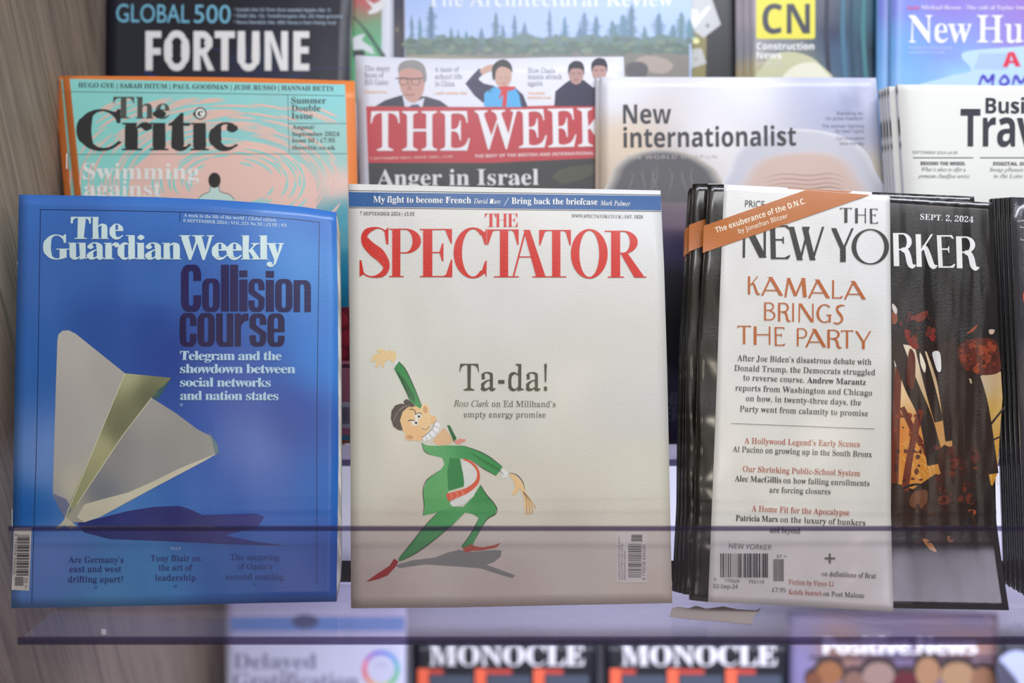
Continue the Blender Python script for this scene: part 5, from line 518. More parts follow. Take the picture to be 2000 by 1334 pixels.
  'i': ',S +71q+-1r*~1q*u1o*l1j*d1e*[1[*W1Q*T1E*S18*T1+*W0{*[0r*d0j*l0d*u0^*~0[+-0Z+70[+@0^+I0d+Q0j+W0r+]0{+a1++b18+a1E+]1Q+W1[+Q1e+I1j+@1o +X/[*Z/[*Z)a+X)a',
  'j': ',S +71q+-1r*~1q*u1o*l1j*d1e*[1[*W1Q*T1E*S18*T1+*W0{*[0r*d0j*l0d*u0^*~0[+-0Z+70[+@0^+I0d+Q0j+W0r+]0{+a1++b18+a1E+]1Q+W1[+Q1e+I1j+@1o +X/[*Z/[*Z(h*Y(O*U(=*N(.*E(!*:&x*-&r){&o)(&x)(&/)w&!*@&%*a&.*{&;+4&M+D&g+O(%+V(E+X(k',
  'l': ',S +X2-*Z2-*Z)a+X)a',
  'm': '4( .!/a-C/g-+/f,p/b,X/Y,C/Q,./E+x/7+i/%+Y.n+T.n+G/[*Z/[*Z)a+X)a+X,i+Z-9+b-b+k.&+y.C,0.Y,I.k,j.t-3.w-e.o.+.U.@...G-P.G)a/D)a/D,{/F-G/L-m/W.//g.H/{.]08.l0W.t0}.w1Q.o1u.U2-..24-P24)a31)a31-T3..*3%.T2t.x2_/72E/K2$/Y1[/d10/g0r/f0W/a0?/Y0&/O/m/B/X/3/G.}/8.g/3.g.w/2.Q/O',
  'n': '0S -}/d-N/g-5/f,x/b,_/Y,G/Q,1/E+z/7+i/%+Y.n+T.n+G/[*Z/[*Z)a+X)a+X,i+Z-9+c-b+m.&+|.C,4.Y,P.k,t.t-A.w-w.o.A.U.W.,.a-N.a)a/])a/]-T/Y.*/P.T/@.x/+/7.l/K.H/Y',
  'o': '0F -J/e-&/g,K/c+v/S+I/<+$.y*d.O*M-|*@-C*<,_*>,3*D+h*N+A*]*}*o*^+(*C+?*.+Y)w+x)i,;)^,[)W-#)U-[)Z.1)i.]*#/&*D/D*n/Y+B/h+{/l,_/j-//d-V/X-|/K.A/9.^/$.y.j/2.M/E.1/S-n/^ ,Y.t-$.w-K.t-n.i.-.W.C.?.T-}.a-Y.i-1.k,_.i,1.a+e.T+@.C*}.-*e-n*R-L*G-%*D,Z*G,9*R+z*e+e*}+R+@+F+e+?,1+=,_+?-1+F-Y+R-}+d.?+y.W,8.i',
  'p': '0P -|/c-K/g-,/e,m/a,R/W,=/M,*/@+v/2+g/!+X.n+T.n+H/[*Z/[*Z&!+X&!+R*I+X*I+g*:+u*,,*){,=)o,S)d,m)[-,)W-J)U-{)Y.J)i.r*!/7*B/Q*l/f+?/q+z/u,_/q-E/f.!/Q.S/7.|.r/>.J/T -;.w-_.t-}.i.:.V.O.>._-|.k-X.r-1.t,a.s,B.p,%.k+i.e+O.Z+9.O+$.B*p.3*a.!*S-l*K-T*F-=*D,q*G,M*Q,2*d+{*{+l+=+b+b+Z,/+X,q+[-A+d-i+o.-+}.G,5.[,O.k,q.t',
  'r': '.: -+/e,n/^,T/S,?/E,+/4+v.~+f.j+V.S+R.S+H/[*Z/[*Z)a+X)a+X,q+Y-/+^-H+f-_+o-u+{.-,-.=,<.L,M.Y,a.d,t.k-,.p-|.j.+/a',
  's': '.~ ,M/g+~/e+V/]+3/P*q/@*W/,*F.o*;.Q*8.1*9-x*=-e*C-R*L-C*W-5*f-)*v,y-T+7-R+%-M*s-C*e-6*W-$*N,k*G,N*C,/*B+t*C+C*J*9*o*9)y,-)U,[)W-+)a-O)m-q*!..*9.A*U.K*v.O+?.N+T.J+h.D+y.<,-.1,:.$,G-r,S+?-m+9-u+5-~+3.++2.6+4.D+9.Q+B.]+O.g+_.o+s.u,..x,G.y.%.U.D/A',
  't': '-b +a0~++0~*d/f)q/A)q.s*c.s*c+G*d+(*i*i*o*P*y*<+)*++6)y+F)n+W)e+k)^+~)Y,5)V-J)g-J*N,G*E,7*I,)*P+y*[+n*j+g*z+c+2+a+I+a.s-F.s-F/[+a/[',
  'u': '0S +S/[*T/[*T+f*W+5*b*h*r*D++*)+G)q+j)c,5)X,e)U-!)V-;)Z-T)b-m)k.&)v.:*(.K*8.Y*L.^*L.l)a/X)a/X/[.Z/[.Z,R.X,%.Q+Y.G+8.7*x.!*b-c*Q-?*G,r*D,<*L+s*f+Z+2+S+l',
  'v': '/? *e/[)a/[+x)a-&)a/?/[.;/[,P*S,L*S',
  'w': '2G *m/])l/]+I)b,S)b.!.Z.&.Z/N)b0[)b2</]1</]0&*c0!*c.W/]-Q/],(*b,#*b',
  'y': '/A *f/[)b/[,*)^+a(]+U(I+I(9+;(++,&|*w&s*c&o)l&s)l&+*Y&!+#&%+E&.+c&<+{&P,5&j,H(+,Y(K,j(q/A/[.</[,U*Z,Q*Z',
  '£': '/V /806._1>-P13,Z0H+z/7+L-o*G-o*G,q+5,q*@)V*h)^+2)c+[)f/3)j/3*o.{*f.d*_.G*Z.(*Y+b*h,8,q-D,q-D-o,R-o,x.{-D/g-v02.R0?.z0;/-06',
  '€': '1% .T1q.91r-j1o-@1g,v1V,Q1C,11)+q0g+V0C+A/w+0/J+$.v*y.@+y.6+w-d/*.,)x.,*w-d*y-++y-5+~,h,+,A.G,Q+$,Q+0+}+A+O+V+(+q*a,1*B,Q*),v)q-@)b-j)X.9)U.T)V.p)Y/.)a/G)i/a)s/x*!01*20D*B/{+4.9*Q-x*S-Z*Y-@*e-&*s,m+*,W+@,E+Z,7+{ .q1m /.1h /G1^ /a1S /x1F 0117 0F1% -x0u.90w/~02 -Z0o -@0d -&0T ,m0B ,W0+ ,E/m ,7/M ,+/+ +~.a *6.u /L.u /*., +y.6 *w-d +y-5 *6-? .i-? .G,Q +$,Q',
 },
 'sansb': {
  '(': '-: -.1E,S1E+^0=*{/$*S-^*E,9*S*q*{)M+^(5,S&--.&-,I(8+x)M+[*m+R,9+[-c+x/$,I0:',
  ')': '-: *F1E)m1E*P0:+!/$+>-c+G,9+>*m+!)M*P(8)m&-*F&-+=(5+|)M,F*q,T,9,F-^+|/$+=0=',
  '*': '.> ,61b,!1g+l1a+a1Q+[1>+]1++w/^+c/R*W0O*G0[*50b*!0_)q0P)l0<)s0+*$/{*6/r+]/D+[//*6.^*#.T)r.H)k.7)p.#*!-r*4-p*F-u*V.#+c.~+v.r+[-G+Y-3+^,|+j,o+},i,4,o,?,},C-4,B-G,).r,=.|-G.!-W-t-k-n-}-p./-~.4.6.-.G-{.S-j.],E/-,E/D-j/q-|/z..0*.50;.00N-}0]-l0a-X0Y-H0N,>/Q,*/^,C1+,E1?,A1R',
  ',': ',, +1*{*p+%*V*~*D*r*7*_*3*G*7*1*A){*P)o*f)k*i)L*d)-*U(m*@(V*@(C*v([+>)#+T)M+[){+V*G+H*h',
  '-': '-: ,n,]*-,]*-+Y,n+Y',
  '.': ',, +/*q*t*v*[*q*H*d*;*O*6*8*;)}*H)j*[)[*t)V+/)[+B)j+O)}+T*8+O*O+B*d',
  '0': '0$ -P1_,p1f,C1c+x1Y+T1K+618*x0|*c0^*O0;*A/p*7/C*/.o*+.:*)-]*-,g*8+y*K+8*g*^+-*2+X)o,2)[,p)U-@)X-i)b./)p.M*&.h*?.}*^/3+#/A+K/L+x/T,K/Y-$/Z-]/V.T/K/C/80(.y0^.T1-.)1L ,T0@,p0D-.0@-C05-U/}-d/b-n/=-u.o-y.;-z-]-y,~-u,K-n+|-d+X-U+=-C+*-.*{,p*w,T*{,>+*,-+>+|+Y+s+}+l,K+h-!+g-]+h.;+l.o+s/=+|/b,-/},>05',
  '1': '0$ .:1Y,t1Y*@/V+/.U,[/p,W)a.:)a',
  '2': '0$ ->1c,x1e,W1d,;1a+|1[+e1U+#1:*+0W+!/P+w0,,/04,C0:,W0>,m0?-#0>-50:-D03-Q0*-[/z-d/k-i/X-j/D-i/3-f.~-b.n-Y.]*-*p*-)a/_)a/_+*,5+*,5+1.^-V.r-p/$.,/3.E/=.^/D.z/I/9/J/V/H/s/C00/:0H//0a.{0u.i1+.R1<.;1I-|1U-^1^',
  '3': '0$ -;1b,c1e,;1d+t1_+R1X+51O*u1D*Z19*B1+*,0y*t/k+m09,%0?,=0B,V0C,q0B-+0>-=07-K0--U/~-]/p-c/_-d/L-a/2-[/%-U.w-N.l-C.c-6.Y-&.S,o.M,V.I,;.G+?.F+?-,,W-),q-%-),}-;,x-I,q-U,h-_,^-g,R-k,F-n,8-o,*-m+n-g+W-[+D-M+5-9+),|*|,[*w,5*u*Z+4*++H*+)~*Z)m+1)a+i)W,E)U,w)W-F)]-o)g.5)s.R*&.n*9/&*N/8*g/F+$/O+@/U+^/W+}/T,C/L,c/>,}/+-8.n-K.N-Z.*-g-]-n-]-q-}-{.>.,.X.=.q.Q/).k/7/+/?/J/B/o/>09/20[.z0z.[17.81J-l1X',
  '4': '0$ .t1Y-A1Y)r,N)r+?-9+?-9)a.t)a.t+?/p+?/p,Z.t,Z -;/b-?/b-9,Z+A,Z',
  '5': '0$ *a1Y*D-U+%-5,8-E,y->-I-*-f,d-o,3-m+t-f+[-Y+G-I+7-6++,z+!,^*z,=*x,%*y*6+J*6)~,B)U-*)Y-f)h.;)|.e*=/)*d/?+2/M+e/Q,@/O,d/J-&/@-D/3-^/!-v.m.-.U.>.=.L.!.W-c.a-C.e+~.[,/03.|03.|1Y',
  '7': '0$ /_1Y)|1Y)|04-t04*v)a,_)a/_0T',
  '9': '0$ -.1a,f1c,/1^+Z1Q+01<*i0{*J0U*50+*)/T*$.y*(.D*3-s*D-K*]-**|,l+B,X+k,M,:,I,Z,K,x,O-3,W-G,c-W,p-h,~-u-1.#-B.*-B.&,~.!,_-x,B-o,(-c+l-R+U-?+C-)+3,j+&,H*z,!*u*W*}*W)],.)W,U)[,|)d-A)o-_){-{*/.8*@.M*S.c*k.s+%/%+?/3+Y/=+v/F,6/M,S/[.6/Y.k/R/>/G/i/803/$0S.k0q.P1-.41?-r1N-O1Y ,R0@,i0B,z0A-.0=-<07-I0--T0!-_/r-h/d-{.n-z.b-w.T-s.I-m.=-Z.)-E-t-8-m-*-i,v-f,f-e,M-g,9-m,)-v+w.&+m.7+e.K+a.b+^.{+a/=+f/W+o/o+{0#,.01,?0;',
  'A': '1A ,M1])a)a+N)a,(+U.z+U/R)a1A)a.R1] -P0G.T,|,N,|',
  'B': '1/ *a1Y*a)a-])a.<)d.q)o/B*#/j*<0-*Z0C+!0P+L0T+|0S,;0P,S0J,j0C,|0:-00/->0!-J/q-T/P-e/.-o/.-t/G-{/^.)/r.80$.K02.c0;.|0@/;0B/X0=0-000T/u0u/S11/*1C.S1O-t1W-/1Y ,B07-V06-r03.,0-.=0$.J/w.S/i.Y/W.[/D.Y/1.U.}.M.o.A.c.2.X-z.Q-a.M-@.L,B.L ,B-.-F-.-i--.)-(.?,|.O,q.[,d.f,S.k,B.m,/.k+v.f+c.]+Q.P+C.@+7.++/-l+*-K+(,B+(',
  'C': '0h .A1d.%1e-L1b,x1W,K1I,!14+[0v+<0V*~03*h/h*U/;*I.i*A.5*?-[*A-%*G,N*R+{*c+O*v+(+2*a+O*B+s*),=)q,j)b-=)X-t)U0()|0(+E.%*{-T+!-/+/,l+B,Q+^,?,%,2,O,*-#,&-Z,*.5,3.g,A/5,U/X,q/v-30/-W0;.%0?.:0>.M0;/n/l0C11.x1[',
  'D': '1u *a1Y*a)a,w)a-t)g.g)x/N*90-*c0Y+:0{+z13,j19-e16.@1..u0{/F0g/q0L0:0/0Z/h0w/?11.p1C.@1O-i1W-11Y ,B07-907-j03.60).Y/t.x/Y/3/:/C.n/M.=/P-a/B,R.u+e./+7-)+(,B+(',
  'E': '/u *a1Y*a)a/8)a/8+(,B+(,B-,/%-,/%.N,B.N,B07/807/81Y',
  'F': '/j *a1Y*a)a,@)a,@,m/#,m/#.3,@.3,@07/607/61Y',
  'G': '1e .j1d.L1e-n1b-71X,c1J,516+j0y+F0Z+)08*m/m*W/@*J.m*B.9*?-^*D,d*U+u*q+3+;*Y+m*0,I)o-2)[.!)U.n)X0o*#0o..-b..-b,f/3,f/3+)-j*}-K+&-2+0,x+=,e+N,S+d,E+{,:,8,2,T,,,t,(-8,&-Z,).#,..E,6.f,A/&,P/@,c/W,x/m-3/}-L0.-i07.+0=.K0?0:/t0n17',
  'H': '22 ,B1Y*a1Y*a)a,B)a,B-+/O-+/O)a12)a121Y/O1Y/O.O,B.O',
  'I': '-~ -]1Y*$1Y*$0^*~05*~+)*$*[*$)a-])a-]*[,a+),a05-]0^',
  'K': '1& ,B1Y*a1Y*a)a,B)a,B,P-(-#//)a1&)a.:.+1$1Y/11Y,B-|',
  'L': '/z ,B1Y*a1Y*a)a/V)a/V+(,B+(',
  'M': '40 *a1Y*a)a,2)a,)/u,-/u.$)a/V)a1Z/t1_/t1W)a30)a301Y0r1Y.s+S.p+S,{1Y',
  'N': '2d *a1Y*a)a,2)a,)/a,-/a/V)a1d)a1d1Y041Y0;+_08+_,l1Y',
  'O': '2Q .e1c.,1f-N1c,w1Y,H1J+{17+V0y+80Z*z08*e/m*S/@*H.n*A.:*?-_*A-(*H,P*S+}*e+P*z+)+8*b+V*B+{*),H)q,w)c-M)X.+)U.e)X/;)c/k)q07*)0Z*B0z*b18+)1M+O1^+}1j,O1q-&1s-^1q.91j.m1^/?1M/m18070z0Z0Z0y0717/k1J/<1Y -Y0<.,0@.Y0</$00/D/x/]/Z/p/7/}.j0).80,-^0)-(/},S/p,*/]+c/D+D/#+0.X+#.+*|-Y+#-3+0,p+D,U+c,B,*,5,S,--(,*-^,-.8,5.j,B/7,U/Z,p/x-300',
  'P': '0^ *a1Y*a)a,B)a,B,O-),O-Z,Q.,,W.S,d.u,r/6-(/M-</c-T/r-o/}./0).L0..k00/.0,/a/|01/h0W/K0y/%17.R1J-w1U-51Y ,B07--07-c01.-/y.C/W.K/).I.k.B.R.6.?.$.1-m.$-S-y-8-u,v-s,B-s',
  'R': '1! *a1Y*a)a,B)a,B,e-9,e//)a1!)a.a-./U-g/d-v/o.*/y.;0%.O0+.e0/.{00/70,/l/{0;/e0b/E1#.y1;.F1L-g1V,}1Y ,B07-906-V02-q0+.)/}.8/q.B/a.I/K.K/3.I.x.C.d.9.Q.+.C-t.8-Y.0-<.,,u.*,B.*',
  'S': '/l -;1d,{1e,D1b+q1V+E1E*~1-*b0l*K0G*?/{*;/L*</4*?.{*E.f*L.R*U.A*m.!-:,Q-K,D-X,4-a,!-d+l-c+Z-]+L-U+?-K+3-=+*-++!,q*{,U*z,:*{+{+!+_+(*3+Y*3*%*c)o+8)b+n)X,I)U-*)Y-a)e.2)w.W*3.w*R/1*x/>+D/B+s/A,2/=,K/6,c/-,w.}--.p-?._-O.K-^,=.q,..},!//+y/?+w/Q+x/b+}/p,(/|,20+,?04,N0:,b0>,v0?.j/q/?11-r1]-V1b',
  'T': '0, /t1Y)u1Y)u05,&05,&)a-f)a-f05/t05',
  'U': '2) ,=1Y*Z1Y*Z,O*a+r*o+>+**m+J*C+u*#,K)i-+)Y-p)U.D)W.q)_/=)j/a)y0#*00?*F0U*a0i*}0x+@1%+c1,,)1.,M1.1Y/K1Y/K,i/I,@/C+{/8+^/)+G.r+6.X+*.;*~-t*|-Q*~-4+),w+4,c+D,Q+Y,F+w,?,=,=,h',
  'V': '0u +D1Y)a1Y,C)a.4)a0u1Y/41Y-<+/',
  'W': '4H +@1Y)a1Y+c)a-Y)a/%/c0N)a2F)a4H1Y2i1Y1C+4/p1Y.91Y,f+4',
  'a': '0E -Y/o-$/r,d/q,F/o,+/k+O/]*{/J*d/?+9.4,{.]-2.[-C.W-Q.Q-^.H-i.=-p..-u-y-v-K,q-H,6-D+_-;+4--*n,w*Q,^*>,@*3+y*/+N*2+$*;*[*J*>*a*$*{)o+;)b+[)X,#)U,D)V,c)Z,|)b-5)k-H)w-[*)-o*;.$*O.)*O.F)a/T)a/T-e/P.7/E._/3/%.u/@.S/U.,/f -v,N-v+}-t+e-n+M-c+:-S++-B*z-.*q,u*l,]*j,M*k,?*n,3*r,(*y+{+$+u+0+q+=+p+M+r+b+w+r,#,$,0,2,A,=,W,E,u,J',
  'b': '0d ,42-*S2-*S)a+m)a,**A,4*A,@*4,o)m-$)c-;)Z-U)V-s)U.D)Y.n)i/6*!/U*C/p*m0&+B01+}05,e01-J0&.)/q.Y/V/&/7/G.p/^.G/m-w/q-Y/o-?/k-)/d,q/W,^/K,N/=,@/.,4.z,..z ,C-v,M..,[.>,p.I-*.P-E.R-[.O-q.H.&.;.5.).A-o.J-Q.O-1.Q,g.O,?.J+z.B+].6+E.&+2-r+$-^*y-G*v-**y,o+$,Z+2,K+E,A+],:+z,5,?,6-=,;-[',
  'c': '/E -0/q,f/o,@/i+z/_+Y/Q+</@+!/+*i.m*T.N*E.,*;-b*4-5*2,a*6+w*C+;*W*g*w*?+?)}+m)h,C)Y-!)U-o)Z.&)a.:)f.L)m.q*#.q+I-r*}-]*y-0*v,r*x,Y+#,E+0,5+A,&+W+z+u+t,:+r,b+y-N,3.(,W.G-0.Q.T.1/%/J-f/n',
  'd': '0d /p2-.32-.>.{.9.{.-//-{/>-k/L-W/X-C/d-,/k,n/p,P/q,!/m+U/^+1/G*n/&*S.Y*A.(*6-I*2,c*6+|*@+A*R*m*m*C+0*!+S)i+})Y,L)U,j)W-&)[->)d-R)o-f){-u*-.&*<.3*L.9*L.V)a/p)a -#.P-B.M-].E-r.8.$.%./-k.7-M.;-,.;,..6+l..+Q.!+=-p+--[*}-C*v-%*t,j*w,S*~,@+/,1+A,$+W+x+u+s,9+q,a+s-++x-L,$-j,1.$,@.8,R.E,i.M',
  'e': '08 -]/m-%/q,[/o,8/i+s/^+S/O+8/=*{/&*f.i*S.I*D.(*:-]*4-2*2,_*4,1*;+d*F+=*V*x*l*Y+&*@+A*++a)u,%)h,I)^,p)W-<)U.6)Z/H)~/H+;-C*l-$*n,g*u,N+#,;+4,++H+{+a+t+{+q,=/i,=/i-+/e-e/W.:/B.g/$//.[/K.1/a ,n.^-&.a-@.^-U.W-i.M-w.?.%.-..-v.3-_.5-F+t-F+x-d,!-{,-.3,9.C,I.O,Z.X',
  'f': '-| ,[21,A2.,(2)+m1~+W1u+E1h+51W+)1E*z10*s0s*o0T*m03*m/g)u/=)u.O*m.O*m)a,L)a,L.O-u.O-u/g,L/g,M0;,P0G,T0S,[0^,e0g,o0m,{0q.&0d.M1w',
  'g': '0d -%/l,P/q+~/l+S/]+//E*l/#*Q.U*@.#*5-F*2,c*5+~*@+E*Q*p*k*E+,*$+P)j+z)Z,L)U,f)V,})Z-6)b-J)j-^)u-p*&.#*8.3*L.7*L.3)X.,(~-r(U-L(>,v(6,=(9+c(A+,(N*S(b*S&C,m&!-P&&.-&2.]&E/)&b/G((/^(Q/l)&/p)_/p/g.J/g.>.{.:.{-w/B-P/[ -$.P-A.N-Y.G-n.;-~.*..-p.6-Q.;-/.;,).6+e.-+J-}+7-n+(-Y*z-B*t-&*r,R*|,1+?+y+t+r,a+y-M,0.&,Q.F',
  'h': '0| ,42-*S2-*S)a,4)a,4,R,6,},:-E,B-f,M.!,^.8,s.F-1.O-P.R-y.K.8.5.I-l.N-6.N)a0/)a0/-[0,.2/~.]/m/#/S/?/7/T.q/e.I/n-{/q-c/p-I/l-3/f,z/],f/Q,S/C,C/3,5.{,-.{',
  'i': '-( +T2,+D2-+42,+$2)*s2#*g1y*Z1p*S1c*O1Q*M1>*O1+*S0w*Z0k*g0a*s0X+$0S+40P+D0O+T0P+e0S+r0X,!0a,-0k,50w,91+,;1>,91Q,51c,-1p,!1y+r2#+e2) ,4/g*S/g*S)a,4)a',
  'k': '0U ,42-*S2-*S)a,4)a,4+U,v,..^)a0U)a.!-,0H/g.T/g,.,|,,,|',
  'l': '-( ,42-*S2-*S)a,4)a',
  'm': '4W .5/p-t/q-[/p-D/l--/f,s/],^/Q,K/C,;/3,-.{,$.{+m/g*S/g*S)a,4)a,4,R,5,},:-E,A-f,K.!,Z.8,o.F-*.O-G.R-m.K.+.5.:-l.?-6.?)a/|)a/|,e/~-.0%-O0.-m09.(0H.:0[.G0t.O13.R1W.K1s.52%-l2+-62+)a3h)a3h-[3e.23Z.]3K/#37/?2x/T2V/e20/n1_/q1G/p10/l0u/f0^/]0G/Q05/C0$/3/s.{/f.{/X/2/I/C/8/P/#/[.j/f.O/l',
  'n': '0| .K/n-}/q-d/p-I/l-2/f,w/],a/Q,L/C,;/3,-.{,$.{+m/g*S/g*S)a,4)a,4,R,6,},:-E,B-f,M.!,].8,s.F-1.O-P.R-g.P-z.K.-.A.9.5.B.#.I-l.M-R.N-6.N)a0/)a0/-[0,.2/~.]/m/#/T/?/7/T.r/e',
  'o': '0T -S/o-./q,M/l+u/^+F/F*{/%*Z.X*D.&*6-I*2,e*4,7*;+k*E+D*T+!*i*a*~*E+;*.+W)x+x)j,=)^,b)W-+)U-g)Z.?)i.o*$/9*E/Y*p/q+E0!,!0&,e0$-5/{-^/p.&/a.I/L.h/7/%.z/<.]/N.=/]-y/i ,m.O-,.Q-H.O-b.G-u.:.).).4-n.<-P.A-/.C,e.A,=.<+x.4+Z.)+C-u+0-b+!-I*x--*u,m*x,S+!,@+0,1+C,$+Z+y+x+t,=+r,e+t-/+y-P,$-n,1.),@.:,S.G',
  'p': '0d .G/m-w/q-Y/o-?/k-)/c,q/W,^/J,N/=,@/.,4.z,-.z+t/g*S/g*S&!,4&!,,*A,4*A,@*4,o)m-%)c-<)Z-U)V-s)U.C)Y.m)i/4*#/T*C/p*n0%+C01+~05,e01-J0&.)/q.Y/V/&/7/G.p/^ ,;-[,C-v,M..,[.>,p.I-*.P-E.R-t.H.7.*.K-Q.Q,g.O,?.K+z.C+].9+E.++2-u+$-a*y-G*v-**y,o+$,Z+2,K+E,A+],:+z,5,?,6-=',
  'r': '.e -[/o-B/i-+/_,q/Q,[/A,I/0,:.y,-.e,%.e+l/g*S/g*S)a,4)a,4,i,5-%,9-;,@-O,I-a,U-o,d-{,s.)-(.1-:.6-L.;-_.=.C.9.N/m',
  's': '/4 ,V/q,&/o+X/g+3/Z*o/I*S/4*A.u*6.U*2.1*3-w*6-c*;-O*B-?*K-0*V,~*f,r*u,g-.+3-*+*-$*~,y*w,n*q,_*m,L*k*3+<*3)w,3)U,k)X-?)b-i)p.-*&.G*@.Y*_.f+%.j+M.i+f.e+{._,2.U,C.K,Q.?,a.1,m+n.7+r.G,!.R,7.Y,T.[.5.3.d/D',
  't': '.O ,D1$+?1$*p/h)x/4)x.O*e.O*e+V*f+5*k*t*r*X*{*C+,*0+:)}+J)q+^)g+r)_,,)Y,B)V./)p./+),y*u,m*x,b*},V+&,N+0,I+;,E+G,D+V,D.O.).O.)/g,D/g',
  'u': '0| ,1/g*P/g*P+k*S+8*^*j*p*F++*++H)r+k)c,4)X,_)U,y)V-6)Z-M)b-g)j-|)u.3*&.D*7.R*K.Z*K.p)a0,)a0,/g.K/g.K,t.I,I.E,$.=+b.2+G.!+2-j+#-N*w-/*t,v*v,c*{,R+),F+6,=+G,6+[,2+u,1,4',
  'v': '/~ +G/g)a/g+})a-b)a/~/g.:/g-+,<-!+{,x+^,s+A,q+%,m+%',
  'w': '33 +I/g)k/g+P)a-<)a.F.M.J.M/R)a1@)a3)/g1K/g0D+(0@+(/B/g-R/g,P+(,L+(',
  'x': '0+ +d/g)o/g+k,j)f)a+Y)a,t+h.1)a0%)a-|,j/z/g.)/g,t-m',
  '|': ',U +S19*c19*c&-+S&-',
  '£': '/V /806._1>-P13,Z0H+z/7+L-o*G-o*G,q+5,q*@)V*h)^+2)c+[)f/3)j/3*o.{*f.d*_.G*Z.(*Y+b*h,8,q-D,q-D-o,R-o,x.{-D/g-v02.R0?.z0;/-06',
 },
 'serif': {
  ',': ',, +1*{*p+%*V*~*D*r*7*_*3*G*7*1*A){*P)o*f)k*i)L*d)-*U(m*@(V*@(C*v([+>)#+T)M+[){+V*G+H*h',
  '-': '-: ,n,]*-,]*-+Y,n+Y',
  '.': ',, +/*q*t*v*[*q*H*d*;*O*6*8*;)}*H)j*[)[*t)V+/)[+B)j+O)}+T*8+O*O+B*d',
  '/': ',l ,e1B+y1B)i)V*S)V',
  '0': '/t -91b,l1e,>1b+s1X+O1J+216*u0y*_0Z*L08*?/m*4/@*-.n*).:*&-_*)-(*-,P*4+}*?+P*L+)*_*b*u*B+2*)+O)q+s)c,>)X,k)U-8)X-_)c.$)q.B*).[*B.s*b/)+)/7+O/B+}/J,O/N-&/P-^/N.9/J.m/B/?/7/m/)07.s0Z.[0y.C16.%1J-a1X ,P0y,l0~-)0y-=0j-M0P-X0--a/[-g/(-j.G-k-^-j,u-g,8-a+_-X+2-M*k-=*P-)*A,k*<,P*A,;*P,+*k+|+2+t+_+o,8+k,u+j-^+k.G+o/(+t/[+|0-,+0P,;0j',
  '2': '/t -/1b,T1e,11d+m1_+N1Y+41Q*y1G*e1;*R1.*E0{*:0k*20Y*-0H*,06*./y*5/d*@/Q*O/C*e/:*z/3+7/.+R/-+S/U+W/z+^0<+i0U+u0i,)0w,<1!,T1%,g1#,v0{-(0s-30g-<0V-C0C-G0--H/n-G/S-E/:-A/!-;.h-3.P-).9,x-~,i-f,U-K*(*n*()a/?)a/D,!.e,!.V+N.O+A.G+5.=++.1+!.$*y-s*v-d*u+-*u/#/>/(/O/+/s/&0;.x0].f0z.K17.*1J-^1X',
  '4': '/t ,|1Y)n,H)n+g,u+g,u+(,s*o,o*],g*O,[*G,N*A,A*=,1*;+a*:+a)a/V)a/V*:/9*;/)*=.x*A.k*G.a*O.W*].S*o.Q+(.Q+g/a+g/a,M.Q,M.Q1Y ,|0T,u,M*X,M',
  '5': '/t *c1Y*A-i*q-U,*-i,I-g,f-_,}-S-5-C-D-.-O,p-V,P-X,--W+l-T+Q-N+:-G+&->*s-3*e-&*X,v*O,h*I,W*E,G*B,7*A,#*B+n*E+^*K+P*S+E*^+;*i+4*v+-+&+!+a*n+_*^+[*O+U*C+N*9+D*3+9*.+**-*v*.*g*2*V*8*G*A*9*M*,*[)}*o)r+()i+@)a+^)Y+~)V,F)U-G)c-^)j-u)s..)}.A*-.T*<.f*L.u*a/$*v/0+1/7+K/;+j/=,-/9,a/+-1.r-U.Q-u.+.1-Y.B-(.L,K.O+7.@+G0E-y0C.$0?.*0;.?/W.z/W.u1Y',
  '7': '/t *61Y*1/;*o/;*u/o*{0)++09+<0C+S0F.L0F+P)a,K)a/Q1(/Q1Y',
  '9': '/t ,~1c,Y1e,71c+s1[+S1R+91E*|14*g0|*S0e*C0I*70-*//k**/H*(/$*+.O*6.%*G-^*a-?*~-(+D,s+k,i,8,f,P,g,h,k,},q-3,y-D-(-S-3-b-@-n-N-a,)-C+),u*L,9*:+}*<+i*B+T*K+E*Y+8*k+-*}+!+5*w+K*k+H*a+C*W+>*P+7*K+/*G+%*E*y*D*n*E*_*H*Q*M*C*T*6*^***k)z*y)p+.)g+A)_+X)Y+s)V,4)U,Y)W,})^-A)h-^)v-y*+.5*?.J*V.^*q.o+2.|+Q/,+s/5,;/<,a/A-+/D-S/E-}/C.Y/=/2/3/a/$0-.o0P.X0o.A1,.%1@-e1O-D1Z ,K0y,a0|,w0x-/0n-@0Z-O0A-[/{-f/O-l.y-n.;-f.--[-|-Q-q-E-g-8-]-)-W,v-S,e-R,:-[+y-w+g.G+a/++c/R+g/w+n08+y0O,)0d,90q',
  'A': '0u -E1D-*1E*;*K*1*=*(*2)z**)o*$)b)})R)|)R)a+k)a+k)|+C*!+,*+*{*9+E+r-q+r.C*I.>*7./**-q*!-L)|-L)a1!)a1!)|0p)}0c*%0V*-0M*8 +T,@,X.z-a,@',
  'B': '0~ -?15)x15)x0x*Q0o*Z0j*c0d*i0Y*n0O*v+$*u*h*q*Q*l*A*d*5*W*,*H*$*4)})y){)y)a-Y)a.;)d.s)n/E)~/m*900*U0F*x0T+C0X+q0L,R0&-)/D-N.H-i/5-~/j.C0-.q07/M0&07/O0j.X1+ -*0p-90q-S0o-k0i-|0^..0O.80=.?0%.D/g.E/E.C.}.=.^.3.E.$.3-n.$-S-x-4-r,b-p,g0Y,k0c,p0i,y0n ,b-O,y-O-C-M-f-F.$-;.9-,.I,s.T,W.[,7.^+l.[+D.V+#.N*e.C*N.3*>-z*2-a*+-A*)-1**-#*,,v*1,o*7,i*?,e*I,c*V',
